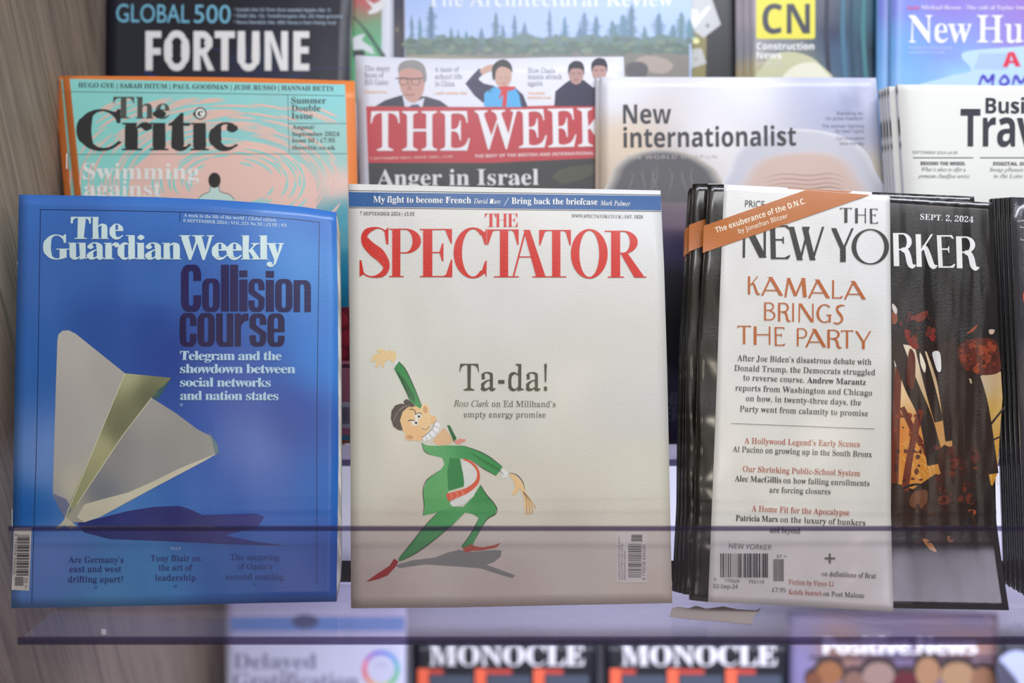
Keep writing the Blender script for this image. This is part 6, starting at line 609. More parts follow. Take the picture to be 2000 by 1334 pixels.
  'C': '1H .C1B-{1D-H1A,v19,H1*+{0s+T0X+30;*s/u*Y/M*E/#*7.R*/.!*,-K*/,u*7,C*E+r*X+G*r*|+2*Y+S*;+y*!,F)k,s)Z-D)R-w)O.s)X/e)v0K*H1)+/0i+I0O+-06*p/w*Y/X*G/:*:.y*0.Y**.;*(-=*;,Y*u,3+z,&-H,2.},T0,-30k.(1!.M0|.q0q/60a/U0G/t0*01/c0G/:0Z.j0u.j0u1D0Y1D0R100H0~0;0v0*0s/91/.k1;',
  'D': '1s -A15)w15)w0x*20w*E0s*T0n*a0e*j0X*p0G*t01*u/r*u*v*t*^*q*J*l*;*e*1*X***J*$*9)}*!){*!)a-K)a/3)v0I*Z12+l1H-J1B.=11/%0o/b0E07/l0^/+0{.<1/ -20o-C0p.<0[.y/~/A.y/M-L/J,_/A+|/3+E.{*w._*S.=*<-r*.-B*)-1**-!*-,u*1,m*7,i*A,e*M,c*^,c0:,e0J,i0W,m0a,u0h-#0l',
  'E': '0} 0;15)y15)y0x*40w*G0s*V0m*c0e*l0V*r0D*v0,*w/j*w*{*v*c*r*M*l*=*d*1*V*)*G*!*2){)v)z)v)a0@)a0k,%0M,%0@+d01+G/~+//m*w/Y*e/D*T/.*H.q*?.U*7.7*2-s*/-N*.-**1,z*4,q*9,k*@,g*K,d*X,c*k,c-B-!-A-9-?-M-:-^-5-n---{,~.*,q.3,a.;,L.A,7.F+y.I+[.d+[.d/E.J/E.C.|.9.[.-.A-{.--i-z-Q-p-6-i,c-g,k0],p0c,u0f.)0j.U0c.|0V/=0F/U00/j/p/w/J0#.{0;.{',
  'F': '0C 0315)v15)v0x*10u*E0p*U0i*c0a*k0T*q0D*u00*v/s*v+(*u*k*q*T*l*C*d*7*W*.*G*&*4)~)x){)x)a-w)a-w){-/*(-#*-,w*3,p*;,k*E,b-D-0-B-L-;-e-1-w,}.*,i.5,L.?,*.E+[.a+[.a/G.D/G.>.~.5.^.).C-v./-d-|-K-r-1-k,b-i-s0l.60i.R0d.m0[/$0R/80F/G08/T0&/a/o/j/W/q/</w.{03.{',
  'G': '2) .D1B-x1D-F1A,u19,I1++}0s+V0X+50;*u/v*[/O*G/%*9.T*1.#*.-L*1,t*9,A*G+p*[+D*u*z+6*W+W*:,!)~,M)k,})[-R)S.,)P.q)T/W)a0?)s1&*01&+l1(,%1+,710,E17,O1A,V1O,[1d,a1z,b1z,z.7,z.7,b.S,a.k,[.},V/-,O/6,D/<,6/@,$/A+k/A*q/@*Z/<*I/5*:/+*-.{*#.i)y.Q)u.7)t-h)y-@*,,{*F,^*k,G+=,7+v,-,Z,*-J,5.~,W0--60k.+1!.C0}.Z0y.s0q/-0e/B0U/W0E/l02/~/y03/a0A/F0O/+0Z.i0v.i0v1D0Y1D0@0z/=1/.o1;',
  'H': '2@ -a15)y15)y0x*40u*G0q*V0k*c0b*l0U*q0F*u03*v/y*v+!*u*f*q*P*l*@*d*4*W*,*G*$*4)})x){)x)a-a)a-a){-G)}-3*$-!*,,t*4,l*@,g*P,c*f,b+!,b-@/@-@/@+!/?*e/;*N/5*>/-*3.}*+.n*$.Y)}.A){.A)a2()a2(){1m)}1W*%1H*-1=*616*B10*R1-*h1,+!1,/y1-04100G160V1=0c1H0j1W0q1l0u2(0x2(15.A15.A0x/)0j/00d/50[/90S/@-n,b-n,i0S,m0[,s0d,z0j-a0x',
  'I': '-} -e15)u15)u0x*30v*G0s*X0n*e0g*m0]*s0O*v0>*w0)*w*w*v*a*r*M*k*?*b*5*T*-*D*&*0)~)u){)u)a-g)a-g){-)*,,|*1,t*7,n*?,j*G,c0),d0>,h0O,n0],w0g-%0n-60s-K0v-e0x',
  'J': '// .s15*}15*}0x+c0k+m0f+u0^+|0T,$0J,,)k,*)W,$)G+{):+s)0+h))+X)#+G)!+5)$+&)+*|)4*y)B+5*.+4*=+0*K+**W*}*c*r*k*f*q*V*u*G*v*9*u*,*q)|*k)q*a)h*T)a*G)[*8)Z*&)[)q)a)_)h)M)r)>)~)0*0)!*@(t*Q(k*g(d*|(]+6(Y+M(X,R(h-=)7-g*$-u+/-{0M.!0V.)0a.00g.90m.s0x',
  'L': '0f -m15)y15)y0x*40v*G0r*V0l*c0c*l0V*q0G*u04*v/y*v+!*u*f*q*P*l*@*d*4*W*,*G*$*4)})x){)x)a0?)a0g,70J,70=+r0/+R/|+8/k*}/X*j/D*X//*K.s*@.X*8.;*3-w*/,}*3,u*7,o*<,j*C,k0U,p0_,v0g-!0m--0q-m0x',
  'M': '41 ,f15)w15)w0x*^0j*f0e*l0]*p0T*w*}*v*e*r*O*k*@*c*4*T*,*E*$*1)})v){)v)a,M)a,M){,5)|+|*!+k*)+^*1+T*<+M*M+I*d+H*~+H0,./)a.J)a140;1-*G1)*=1!*50x*/0o**06){06)a3s)a3s){3=*&35*,3.*33(*;3#*E2y/x2z022~0E3&0T3/0a3;0j3I0p3]0u3t0x3t151,15.w,$',
  'N': '1p ,:15)|15)|0x*;0p*x0+*q*C*m*9*g*2*_*,*U*&)|){)|)a,I)a,I){,0)}+x*$+i*++[*3+T*>+N*N+K*d+J*|+J/L0A)O0^)O0^/v0_020c0F0i0V0p0c0{0l1.0r1A0v1Y0x1Y15/015/00x/s0i/z0c0#0Z0(0Q0/,L',
  'O': '2C .L1C.(1E-]1C-81>,q16,O1*,/0w+n0f+Q0O+809*}/{*i/_*V/A*H.}*=.[*5.8*0-q*.-J*0-$*5,[*=,9*H+t*V+S*i+5*}*v+7*[+P*D+m*0,-){,L)l,n)_-4)V-W)Q-})O.F)Q.l)V/3)_/S)l/u){06*00Q*D0l*[1&*v1;+51L+S1[+t1h,91p,[1u-$1w-J1u-r1p.:1h.^1[/#1L/C1;/c1&/~0m0;0S0Q080g/w0x/W1+/716.q1> -/0k-|1!.G0z.l0k//0O/I0+/^/X/n.}/w.:/z-J/o+t/M*i.t*+.&)s-Z)x-7*+,u*E,Y*k,D+=,5+v,,,Z,)-J,4.~,T0-',
  'P': '0W -515)y15)y0x*40u*G0q*V0k*c0b*l0U*q0F*u03*v/y*v+!*u*f*q*P*l*@*d*4*W*,*G*$*4)})x){)x)a-a)a-a){-G)}-3*$-!*,,t*4,l*@,g*P,c*f,b+!,b-)-a-).?-,.s-6/B-F/g-^0&-z0:.>0F.e0J/10H/M0C/h0:0!0-09/y0L/g0^/O0n/70z.s1(.I1/-r14 -90m-V0k-p0d.&0V.70F.B01.J/s.N/Q.P/-.N.d.H.C.?.).1-q-{-b-d-U-E-O-!-M,b-M,e0Q,h0Y,m0b,s0g,|0j',
  'R': '1O -:15)y15)y0x*40u*G0q*V0k*c0b*l0U*q0F*u03*v/y*v+!*u*f*q*P*l*@*d*4*W*,*G*$*4)})x){)x)a-a)a-a){-G)}-3*$-!*,,t*4,l*@,g*P,c*f,b+!,b-3-!-3/;)a1Z)a1Z){1A)~18*%.t-D/[-_00.(0M.V0V/50Q/b0C0+0,0J/h0e/<0x.e1*.%12 -30l-E0m-{0d.C0G.Z/w.c/7.a.n.X.M.M.2.=-y.)-i-k-]-J-U-%-S,b-S,c0:,e0J,i0V,m0_,u0f-#0j',
  'S': '0. ,f1E,H1C,-1?+p17+W1,+A0z+.0j*y0U*k0A*_0)*U/l*Q/O*O/1*Q.l*Y.K*h./*y-q+5-W+R-?+v-),C,o-F,?-k,*.(+m.7+O.<+0.:*u.4*_.**K-w*;-f*--O*!-7)y,x)w,Q)z,/*(+m*8+Q*O+:*o+%+7*r+e*d,<*E,<*E)O*b)O-:)R-])W-~)a.?)m.Y){.s*0/+*D/;*[/I*v/R+5/X+R/Z+s/Y,-/W,C/R,V/L,k/D,}/9-2/+-B.w-R.e-c.L-r.3.$,R.n,=.{,,/++y/8+n/F+e/U+a/h+^/{+a03+g0E+p0V+}0f,10r,D0z,Z1!,t1$--1!-A0{-U0t-k0i-}0[.30K.C0:.R0%.b/l.m/S.w/9/!.z/<.z/<1E.|1E.x17.r1-.i1&',
  'T': '0a )q15)q.x*0.x*6/C*A/g*Q0)*h0A+$0U+B0e+f0m,90p,9+!,8*f,4*O,-*?,$*3+t**+d*#+M)|+4){+4)a/+)a/+){.m)|.U*#.E**.9*2.0*>.**N.%*e.$+!.$0p.-0p.z0e/V0C/}/i03.w0L.w0L15',
  'U': '1n -^15)w15)w0x*20u*E0q*T0k*a0b*j0U*o0F*s03*t/y*t,8*x+W+&+!+:*R+U*/+z)q,K)[-()P-j)L.L)P/()^/T)t/{*50:*]0N+40Z+s0_,a0_/x0a010d0C0i0Q0o0^0y0g1+0o1<0t1Q0x1Q15/,15/,0x/F0u/[0p/n0j/z0a0%0T0,0E000301/x01,>0%+?/a*Y/)*3.6*%-p*)-Q*1-9*?-$*Q,s*l,h+.,b+R,_+},g0S,k0[,p0d,x0j-^0x',
  'V': '0h -115)J15)J0x)]0t)m0o)y0g*&0[-3)L-M)L/~0!0,0:060M0?0[0I0g0S0o0a0t0n0w0}0x0}15.Z15.Z0x/40r/?0n/H0i/N0a/R0U/S0J-z,%,40K,50V,90a,?0i,I0o,T0s-10x',
  'W': '3k ,_15)H15)H0x)W0w)e0s)p0n)w0g,O)O,n)O.u.k0h)O1&)O3P0]3X0g3e0o3p0u3~0x3~151~151~0x2M0q2V0l2^0f2d0]2g0R2h0F1Q,H020N060a0C0n0Y0u0y0x0y15-L15-L0x-}0o.+0k.30d.;0X.A0K.^/P-C,5+~0L,!0W,$0a,*0i,00n,80r,_0x',
  'Y': '0e -+15)K15)K0w*$0a*10R*=0@,@,[,@+!,?*f,;*P,6*@,.*4,!*,+o*$+Z)}+B){+B)a/+)a/+){.o)}.Y*$.I*,.>*4.6*@.1*P.-*f.,+!.,-%0T0k0a0q0l0u0y0w0y15.T15.T0w.|0t/70l/E0]/J0H/I0;/D0-/=/x-k-G,90U,:0],=0d,B0j,I0o-+0w',
  'Z': '0} *Z15*G.v*b.v*m/:*y/U+)/o+70&+F08+W0G+k0R,!0[,:0c,T0g,s0j.80k*!)q*!)a0G)a0b,E0G,E08+p0$+D/i*~/K*b/**K._*<.2*3-[*0,5*00F1!0F15',
  'a': '/C ,v.w,B.y,%.x+i.u+N.p+8.i+#._*n.T*].I*O.;*D.-*<-z*7-j*6-W*7-H*:-;*@-/*G-$*Q,y*],t*k,p*z,o+,,p+9,s+D,x+O-!+W-,+^-7+c-B+d-O+c-X+a-c+F.5+J.C+V.M+m.S,-.U,@.T,O.P,^.J,i.A,q.6,w.(,z-t,{-_,{,n,9,Y+],E+.,1*e+w*G+a*3+E*&+)*!*e*$*M*+*8*4*%*A)r*Q)e*g)Y*|)T+9)R+f)V,2)d,X)y,}*9-()x-8)c-Q)T-t)P.6)S.S)_.p)q/-*..|*C.Q-0.N-W.F-z.8.:.$.P-g.c-C.o ,E,;,{,M,{*e,2*7+y*<+i*J+_*c+[+(+e+U+{+{',
  'b': '/] +{15)m15)m0y)|0w*,0s*50o*;0i*@0_*C0Q*E)N*T)N+G*/+i)r,-)_,N)T,q)P-5)R-R)Y-p)e./)t.F*+.[*@.p*Y/!*w/0+:/9+Z/>,!/@,H/?,k/:--/3-I/)-f.x-~.j.7.W.J.C.Z./.i-t.r-Z.w-@.y,y.u,V.j,9.V+{.< ,X.=,e.>,|.;-3.3-C.$-O-o-X-T-a-5-e,l-f,?-e+g-a+8-Y*o-P*N-D*7-4*&,{)y,c)v,D){,/*.,!*H+{*m+{-a+~-m,(-x,/.%,8./,B.5,M.:',
  'c': '.R ,y.x,U.z,5.x+s.r+U.g+9.W*}.E*g.0*Q-t*A-W*3-:**,w*#,S)~,0*#+k*)+I*1+,*=*l*L*P*^*:*r*%+,)q+D)c+^)X+y)R,9)P,s)W-I)l-y*1.E*a.1*r-u*Z-[*K-A*A-&*>,e*A,I*L,1*_+y*y+i+<+[+d+T,5+R,j+W-U+i..,(.M,M.W,a.U,o.M,v.B,{-N-*-8-=-+-W-&-f-(-r-+-}-0.)-7.1-A.6-K.9-W.:-f.7-}.0.6.!.H-m.Y-U.i-;.r',
  'd': '/l .z15,W15,W0y,k0x,y0u-*0q-30k-:0d-?0X-B0L-C0>-C.>-+.W,l.k,K.u,*.y+l.w+Q.q+:.g+#.W*l.F*X.1*H-v*;-Y*0-;*(,v*!,Q)~,,*!+g*(+G*/+)*9*j*F*O*T*9*g*$*{)q+3)c+J)X+d)R+})P,G)U,k)d-+){-C*?-C)P-|)_.S)i/&)o/Q)q/Q*./B*1/5*5/,*;/&*A/!*J ,>.<,T.?,c.>,o.;,{.6-*./-3.%-;-x-@-m-C-a-C*x->*i-7*Y-.*M-!*C,t*:,i*4,[*0,P*/,<*2,+*:+y*H+n*]+f*x+a+=+[+e+Z,5+[,d+a-/+g-P+o-m+z.$,,.3',
  'e': '.^ ,f.u,;.y+{.w+_.q+E.h+-.X*s.G*^.3*L-y*=-^*1-A*)-!*#,^)~,;*#+r*)+N*1+.*<*m*J*Q*[*9*p*$+))q+@)c+Y)X+v)R,6)P,r)X-J)q-y*;.E*s./++-s*k-X*T-=*H,|*D,E*O+{*t+c+Q+Y,H.B,H.?-).5-T.%-{-k.>-N.W-..k ,#.N,A.W,Q.U,_.P,k.F,s.9,x.),|-p,~-T-!,q+X,q+X-%+]-e+k.4',
  'f': '-5 ,t1A,T1C,,1@+d18+C1++)0s*p0Y*a0=*V/x*S/Q*S.m)y.m)y.9*S.9)w)y)w)a,|)a,|)y,g)z,S)},E*$,<*+,5*4,1*A,.*Q,-*h,-.9-%.9-%.m,-.m,50k,;0t,D0z,O0~,^1!,j0~,s0{,w0v,f0/,g0#,j/u,o/l,v/e-!/]--/X-8/U-E/T-Q/U-[/X-g/_-p/g-w/p-}/|.#0-.$0<.!0O-x0c-m0s-]1&-I13-21<',
  'g': '/* ,X.x,;.y+{.x+_.t+E.n+-.e*t.X*a.K*N.<*@.+*5-u*--a*(-J*%-3*-,[*D,1*k+k+C+O+&+B*j+5*T+&*D*u*8*f*/*U***D*(*2*,)v*9)_*N)J*m)9*H)+*.(w){(c)v(J)y(6*&(#*6&o*L&_*i&R+/&I+W&D,*&B,f&E-=&L-k&Y.3&m.O(&.e(B.q(b.u)(.t)>.p)Q.j)e.a)t.T*$.E*0.4*:-{*A-b*G-C*K,}*M,!*N+e*P+P*V+E*c+A*q+B*{+E+(+K+0+S+7+]+>+h+B+s+E,l+E-(+I->+O-S+W-h+c-y+p.++~.8,2.B,D.I,W.N,m.O-%.M-@.F-Y.;-r.,.,.w.,.w.d-R.d-7.m,w.t ,;.W,L.U,Y.O,f.F,o.8,t.%,y-l,{-P,{,o,y,R,t,<,o,*,f+x,Y+n,L+h,;+f,++h+y+n+n+x+e,*+^,<+Y,R+V,o+U-1+V-P+Y-l+^.%+e.8+n.F+y.O,+.U +;),-O))-_)%-l(}-u(w-|(o.#(e.$(W-w(6-Y&{-)&m,@&h+}&i+b&m+J&s+8&{+*()*|(5*v(@*t(M*v(^*}(n+,(|',
  'h': '/| ,-15)}15)}0z*/0x*:0u*C0p*I0j*M0b*Q0V*R*I*P*=*M*3*H*+*A*$*9)}*-)z)|)y)|)a,^)a,^)y,P)z,E)},=*$,7*+,2*3,--U,?-o,S.!,j..-$.1-3.0->.,-F.%-L-y-P-n-S-_-U*X-R*>-K*,-=)}-+)y-#)y-#)a/b)a/b)y/S)z/H)}/?*$/9*+/5*3/1*=//-2/&-z.k.O.@.o-c.y-8.t,o.f,K.L,-.*',
  'i': ',z +P1@+A1A+21@+#1;*s15*g1+*]0{*U0o*Q0_*P0O*Q0@*U02*]0$*g/u*s/l+#/e+2/a+A/_+P/a+_/e+l/l+x/u,%0$,-02,10@,20O,10_,-0o,%0{+y1++m15+_1; ,..m*#.m*!.R*1.Q*<.N*E.J*K.E*N.=*Q.3*P*<*M*2*I*+*B*%*9)}*.){)|)y)|)a,^)a,^)y,P){,E)~,=*%,7*,,3*4',
  'k': '/Y ,-15*#15*!0y*10w*=0t*E0p*K0k*O0c*P*=*M*3*I*+*B*%*9)~*-){){)y){)a,^)a,^)y,P){,E)~,=*%,7*,,2*4,-+u,C,,-[*4-Y**-S*!-H)z-1)y-1)a/u)a/u)y/h){/[*#/P*,/F*8-B-..6-|.N.5.j.D/).N/E.R/E.m-).m-).R-E.Q-U.L-a.E-d.;-b.1-].%-T-v-I-j,-,L',
  'l': ',| ,.15*!15*!0y*10x*=0u*E0p*K0j*O0b*P*<*M*2*I*+*B*%*9)}*.){)|)y)|)a,^)a,^)y,P){,E)~,=*%,7*,,3*4',
  'm': '2p .,.t-X.y-2.t,k.e,I.J,+.&,+.m)}.m)}.S*/.R*:.O*C.J*I.C*M.;*Q.1*R*I*P*=*M*3*H*+*A*$*9)}*-)z)|)y)|)a,Y)a,Y)y,L){,B)~,:*&,4*-,0*4,+-U,<-o,O.!,e..,|.1-..0-9.,-A.$-G-y-N-^-M*>-J*4-F*,-@*%-7)}--)z,|)y,|)a/U)a/U)y/H)z/>)}/5*%//*,/+*4/%-X/8-p/K.#/b../w.10).004.,0<.%0B-y0F-n0I-_0I*>0E*40A*,0;*%03)}0()z/w)y/w)a2S)a2S)y2F)z2;)}23*$2-*+2(*32!-21w-z1^.O15.o0W.y0-.t/c.d/?.G.|-~.l.G.P.d',
  'n': '/| .@.o-c.y-7.t,n.f,K.L,-.+,-.m)}.m)}.S*/.R*:.O*C.J*I.C*M.;*Q.1*R*I*P*=*M*3*H*+*A*$*9)}*-)z)|)y)|)a,^)a,^)y,P)z,E)},=*$,7*+,2*3,--U,?-o,S.!,j..-$.1-3.0->.,-F.%-L-y-P-n-S-_-U*X-R*>-K*,-=)}-+)y-#)y-#)a/b)a/b)y/S)z/H)}/?*$/9*+/5*3/1*=//-2/&-z.k.O',
  'o': '/8 ,m.w,K.y,+.w+j.q+L.g+1.W*v.F*a.2*L-w*=-[*1->*(,{*!,Y)},6*!+p*(+N*1+0*=*o*L*S*a*<*v*&+1)r+L)d+j)X,,)R,L)P,m)R-/)X-K)c-g)q-~*%.7*:.I*Q.Y*m.g+..p+L.u+o.w,6.u,Y.p,}.g-?.Y-].I-x.7.3-~.G-f.X-J.h-..q ,8.W,L.Z,a.W,q.O,~.B-,.0-4-q-9-I-=,t-2*J-.*?-!*-,r)|,a)u,L)r,9)u,()|+w*-+l*?+Z,u+^-I+e-q+l.0+v.B,&.O',
  'p': '/n -j.x-N.z-%.u,^.e,?.I,%.#,%.m)~.m)~.T*0.Q*;.N*D.I*J.C*N.:*Q.-){&[){&D,y&D,y&],I&f,B&j,<&q,7&x,3(%,-*5,E)u,c)b-%)T-I)P-e)R-~)X.9)d.O)s.d*(.u*=/(*U/5*s/?+4/F+T/K+w/L,?/K,b/F-$/?-C/5-a/)-z.w.4.f.H.Q.Y.<.i.%.r ,e.7,{.;-5.8-F.0-T-~-_-j-g-M-m---p,d-q,7-p+g-l+?-f*z-[*^-P*I-A*;-/*2,v*/,_*3,J*>,:*Q,-*m,--U,=-s,O.+',
  'r': '.I -h.x-R.y-A.w-0.s,{.k,i.^,V.O,F.>,8.+,*-p,*.m*#.m*!.R*<.N*D.K*J.E*N.>*Q.3*P*<*M*2*I*+*B*%*9)}*.){)|)y)|)a,y)a,y)y,e){,S)},G*$,=*+,7*2,3*<,0*H,/*X,/,q,0-+,4->,:-P,B-a,L-m,U-u,b-z,l-|,t-{,{-x-%-t-I-I-Q-E-]-C-j-B-w-C.&-G.2-L.;-T.B-_.H-k.K-w.L.).K.:.G.I.@.V.7.c.+.m-y.t',
  's': '.J +[.w+=.o*~.b*g.N*S.8*F-{*?-^*<-?*>-**C,s*K,_*V,M*g,=*y,.+2+{,9+G,Q+9,c+(,n*r,q*],p*N,l*A,f*6,[*-,P*$,C){,3)x+~)w+i)y+R*#+?*/+,*?*w*S*i*l*]+**T+H*:+H*:)R*Q)R*V)^*_)g*i)l+G)^+b)V+y)Q,2)P,T)S,t)[-3)j-K)|-^*7-m*Q-u*r-x+8-w+Q-r+j-k+}-a,3-Q,B-@,P-,,_+W-Q+P-Y+K-e+H-o+G-{+H.++K.5+Q.>+X.G+c.M+o.R+|.U,/.V,B.T,T.O,g.F,w.9-*.*-7-s-B-Z-K-A-d-A-d.z-N.z-I.q-C.j-<.f',
  't': '-K ,(0b+m0b*!.[*!.<*M.<*M*q*O*S*S*:*]*$*i)q*x)d+/)X+G)S+e)Q,8)X,b)o-(*6-B*i-**v,z*_,m*N,]*D,K*A,B*B,:*E,4*J,/*Q,(.<-,.<-,.m,(.m',
  'u': '/s ,#.m)r.m)r.S*$.Q*0.N*9.I*?.A*D.8*I+;*K*r*P*P*Y*5*h){*y)i+3)Z+N)S+p)P,*)Q,?)U,S)[,h)f,z)q-/)~->*0-K*A-K)P.()a.[)k/0)r/[)t/[*1/L*3/@*5/7*:/0*?/+*F/(*Q/%*^/$.m,m.m,m.S,}.R-/.O-9.J-@.C-E.:-H..-K*i-;*S-(*E,p*=,X*:,L*;,B*>,9*C,1*I,,*R,&*],$*i',
  'w': '0r +{.m)O.m)O.R+c)P+})P-C,x.K)P.d)P0i.K0p.P0x.S1%.T1%.m/U.m/U.T0!.G0%.C/7,!.X.C.a.K.n.P/#.R/#.m,K.m,K.T,h.N,m.K-1-U,I+j+{.R',
  'x': '.z ,L.m)g.m)g.R)v.N*).E*7.8*E.$+d+x*c*Y*M*B*8*1)~*!)h)w)h)a+Z)a+Z)w+B)y+4)~+,*++)*8+**@+z+U,f*;,g*2,d*),8)y,8)a.z)a.z)x,z,e-s-s.,./.B.B.W.O.n.V.n.m,~.m,~.S-N.J-Q.G-S.B-T.<-S.5,d-)+~.>,$.G,-.N,:.R,L.S',
  'y': '.] ,B.m)X.m)X.R)m.P+~)X+I(;+>(/+4((++(%+!(&*y(**v(0*u(T*r(_*m(j*f(q*[(x*Q(|*F)!*:)#*,)!)|({)q(u)h(l)a(b)Y(U)V(I)U(<)W(*)[&v)e&g)p&Y)}&O*0&H*A&C*S&B*g&C*w&F++&J+9&Q+F&Y+S&g+a&u+m(+.9.?.@.G.H.M.Q.Q.[.R.[.m-$.m-$.R-M.L-R.H-V.C-X.=,g+]+m.>+o.D+r.I,B.R',
  'z': '.Q *4.m*,-9*F-9*N-T*X-m*e.!*s.1+%.<+:.C+P.G+l.I,K.I)t)v)t)a.,)a.8+K-|+K-q+,-d*n-S*V-C*F-/*:,s*1,U*,,4**+h**.6.N.6.m',
  '|': ',U +S19*c19*c&-+S&-',
  '£': '/V /806._1>-P13,Z0H+z/7+L-o*G-o*G,q+5,q*@)V*h)^+2)c+[)f/3)j/3*o.{*f.d*_.G*Z.(*Y+b*h,8,q-D,q-D-o,R-o,x.{-D/g-v02.R0?.z0;/-06',
  '’': ',, +11;*q1B*W1>*D13*80{*30a*70I*A07*R0**j0#*j/c*f/G*X/-*@.o*@.Z*s.s+;/9+Q/g+X0?+S0e+F1&',
 },
}
_V = {c: i for i, c in enumerate(DIGITS)}
_CACHE = {}


def glyph(st, c):
    if (st, c) not in _CACHE:
        w = LETTERS[st][c].split(' ')
        num = lambda t: [(_V[t[i]]*len(DIGITS) + _V[t[i+1]] - 600)/1000 for i in range(0, len(t), 2)]
        lo = []
        for t in w[1:]:
            q = num(t)
            lo.append([(q[i], q[i+1]) for i in range(0, len(q), 2)])
        _CACHE[st, c] = (num(w[0])[0], lo)
    return _CACHE[st, c]



# ------------------------------------------------------------------ helpers: objects
def link(name, me, parent=None, mat=None):
    o = bpy.data.objects.new(name, me)
    C.objects.link(o)
    if parent is not None:
        o.parent = parent
    if mat is not None:
        me.materials.append(mat)
    return o


def box_mesh(name, lo, hi):
    bm = bmesh.new()
    v = [bm.verts.new((x, y, z)) for x in (lo[0], hi[0]) for y in (lo[1], hi[1]) for z in (lo[2], hi[2])]
    for f in ((0, 1, 3, 2), (4, 6, 7, 5), (0, 4, 5, 1), (2, 3, 7, 6), (0, 2, 6, 4), (1, 5, 7, 3)):
        bm.faces.new([v[i] for i in f])
    bmesh.ops.recalc_face_normals(bm, faces=bm.faces)
    me = bpy.data.meshes.new(name)
    bm.to_mesh(me)
    bm.free()
    return me


def structure(name, me, mat):
    o = link(name, me, None, mat)
    o['kind'] = 'structure'
    return o


def root_at(name, p, label, cat, group=None):
    o = bpy.data.objects.new(name, None)
    o.empty_display_size = 0.02
    C.objects.link(o)
    o.matrix_world = Matrix.Translation(world(p)) @ RACK.to_4x4()
    o['label'], o['category'] = label, cat
    if group:
        o['group'] = group
    return o


def poly_at(pl, f):
    """point at fraction f of the length of a polyline"""
    ls = [math.dist(pl[i], pl[i + 1]) for i in range(len(pl) - 1)]
    d = f * sum(ls)
    for i, l in enumerate(ls):
        if d <= l or i == len(ls) - 1:
            k = d / l if l else 0
            return (pl[i][0] + (pl[i + 1][0] - pl[i][0]) * k, pl[i][1] + (pl[i + 1][1] - pl[i][1]) * k)
        d -= l


def curve_pts(pts, closed=False, k=6):
    """Catmull-Rom through pts"""
    n, o = len(pts), []
    for i in range(n if closed else n - 1):
        p1, p2 = pts[i], pts[(i + 1) % n]
        p0 = pts[i - 1] if (closed or i > 0) else p1
        p3 = pts[(i + 2) % n] if (closed or i + 2 < n) else p2
        for j in range(k):
            t = j / k
            o.append(tuple(0.5 * (2 * b + (c - a) * t + (2 * a - 5 * b + 4 * c - d) * t * t + (3 * b - a - 3 * c + d) * t ** 3)
                           for a, b, c, d in zip(p0, p1, p2, p3)))
    if not closed:
        o.append(tuple(pts[-1]))
    return o


def blend(anchors):
    """smooth colour field from (x, y, (r, g, b)) anchors"""
    def f(x, y):
        s, w = [0, 0, 0], 0
        for ax, ay, c in anchors:
            d = 1 / ((x - ax) ** 2 + (y - ay) ** 2 + 400) ** 1.5
            w += d
            for i in range(3):
                s[i] += c[i] * d
        return tuple(v / w for v in s)
    return f


def inside(p, l):
    r = False
    for i in range(len(l)):
        a, b = l[i - 1], l[i]
        if (a[1] > p[1]) != (b[1] > p[1]) and p[0] < a[0] + (p[1] - a[1]) * (b[0] - a[0]) / (b[1] - a[1]):
            r = not r
    return r


def islands(loops):
    """outer outlines, each with the holes inside it"""
    if len(loops) == 1:
        return [loops]
    out, holes = [], []
    for i, l in enumerate(loops):
        d = sum(inside(l[0], o) for j, o in enumerate(loops) if j != i)
        (holes if d % 2 else out).append(l)
    grp = [[o] for o in out]
    for h in holes:
        for g_ in grp:
            if inside(h[0], g_[0]):
                g_.append(h)
                break
    return grp


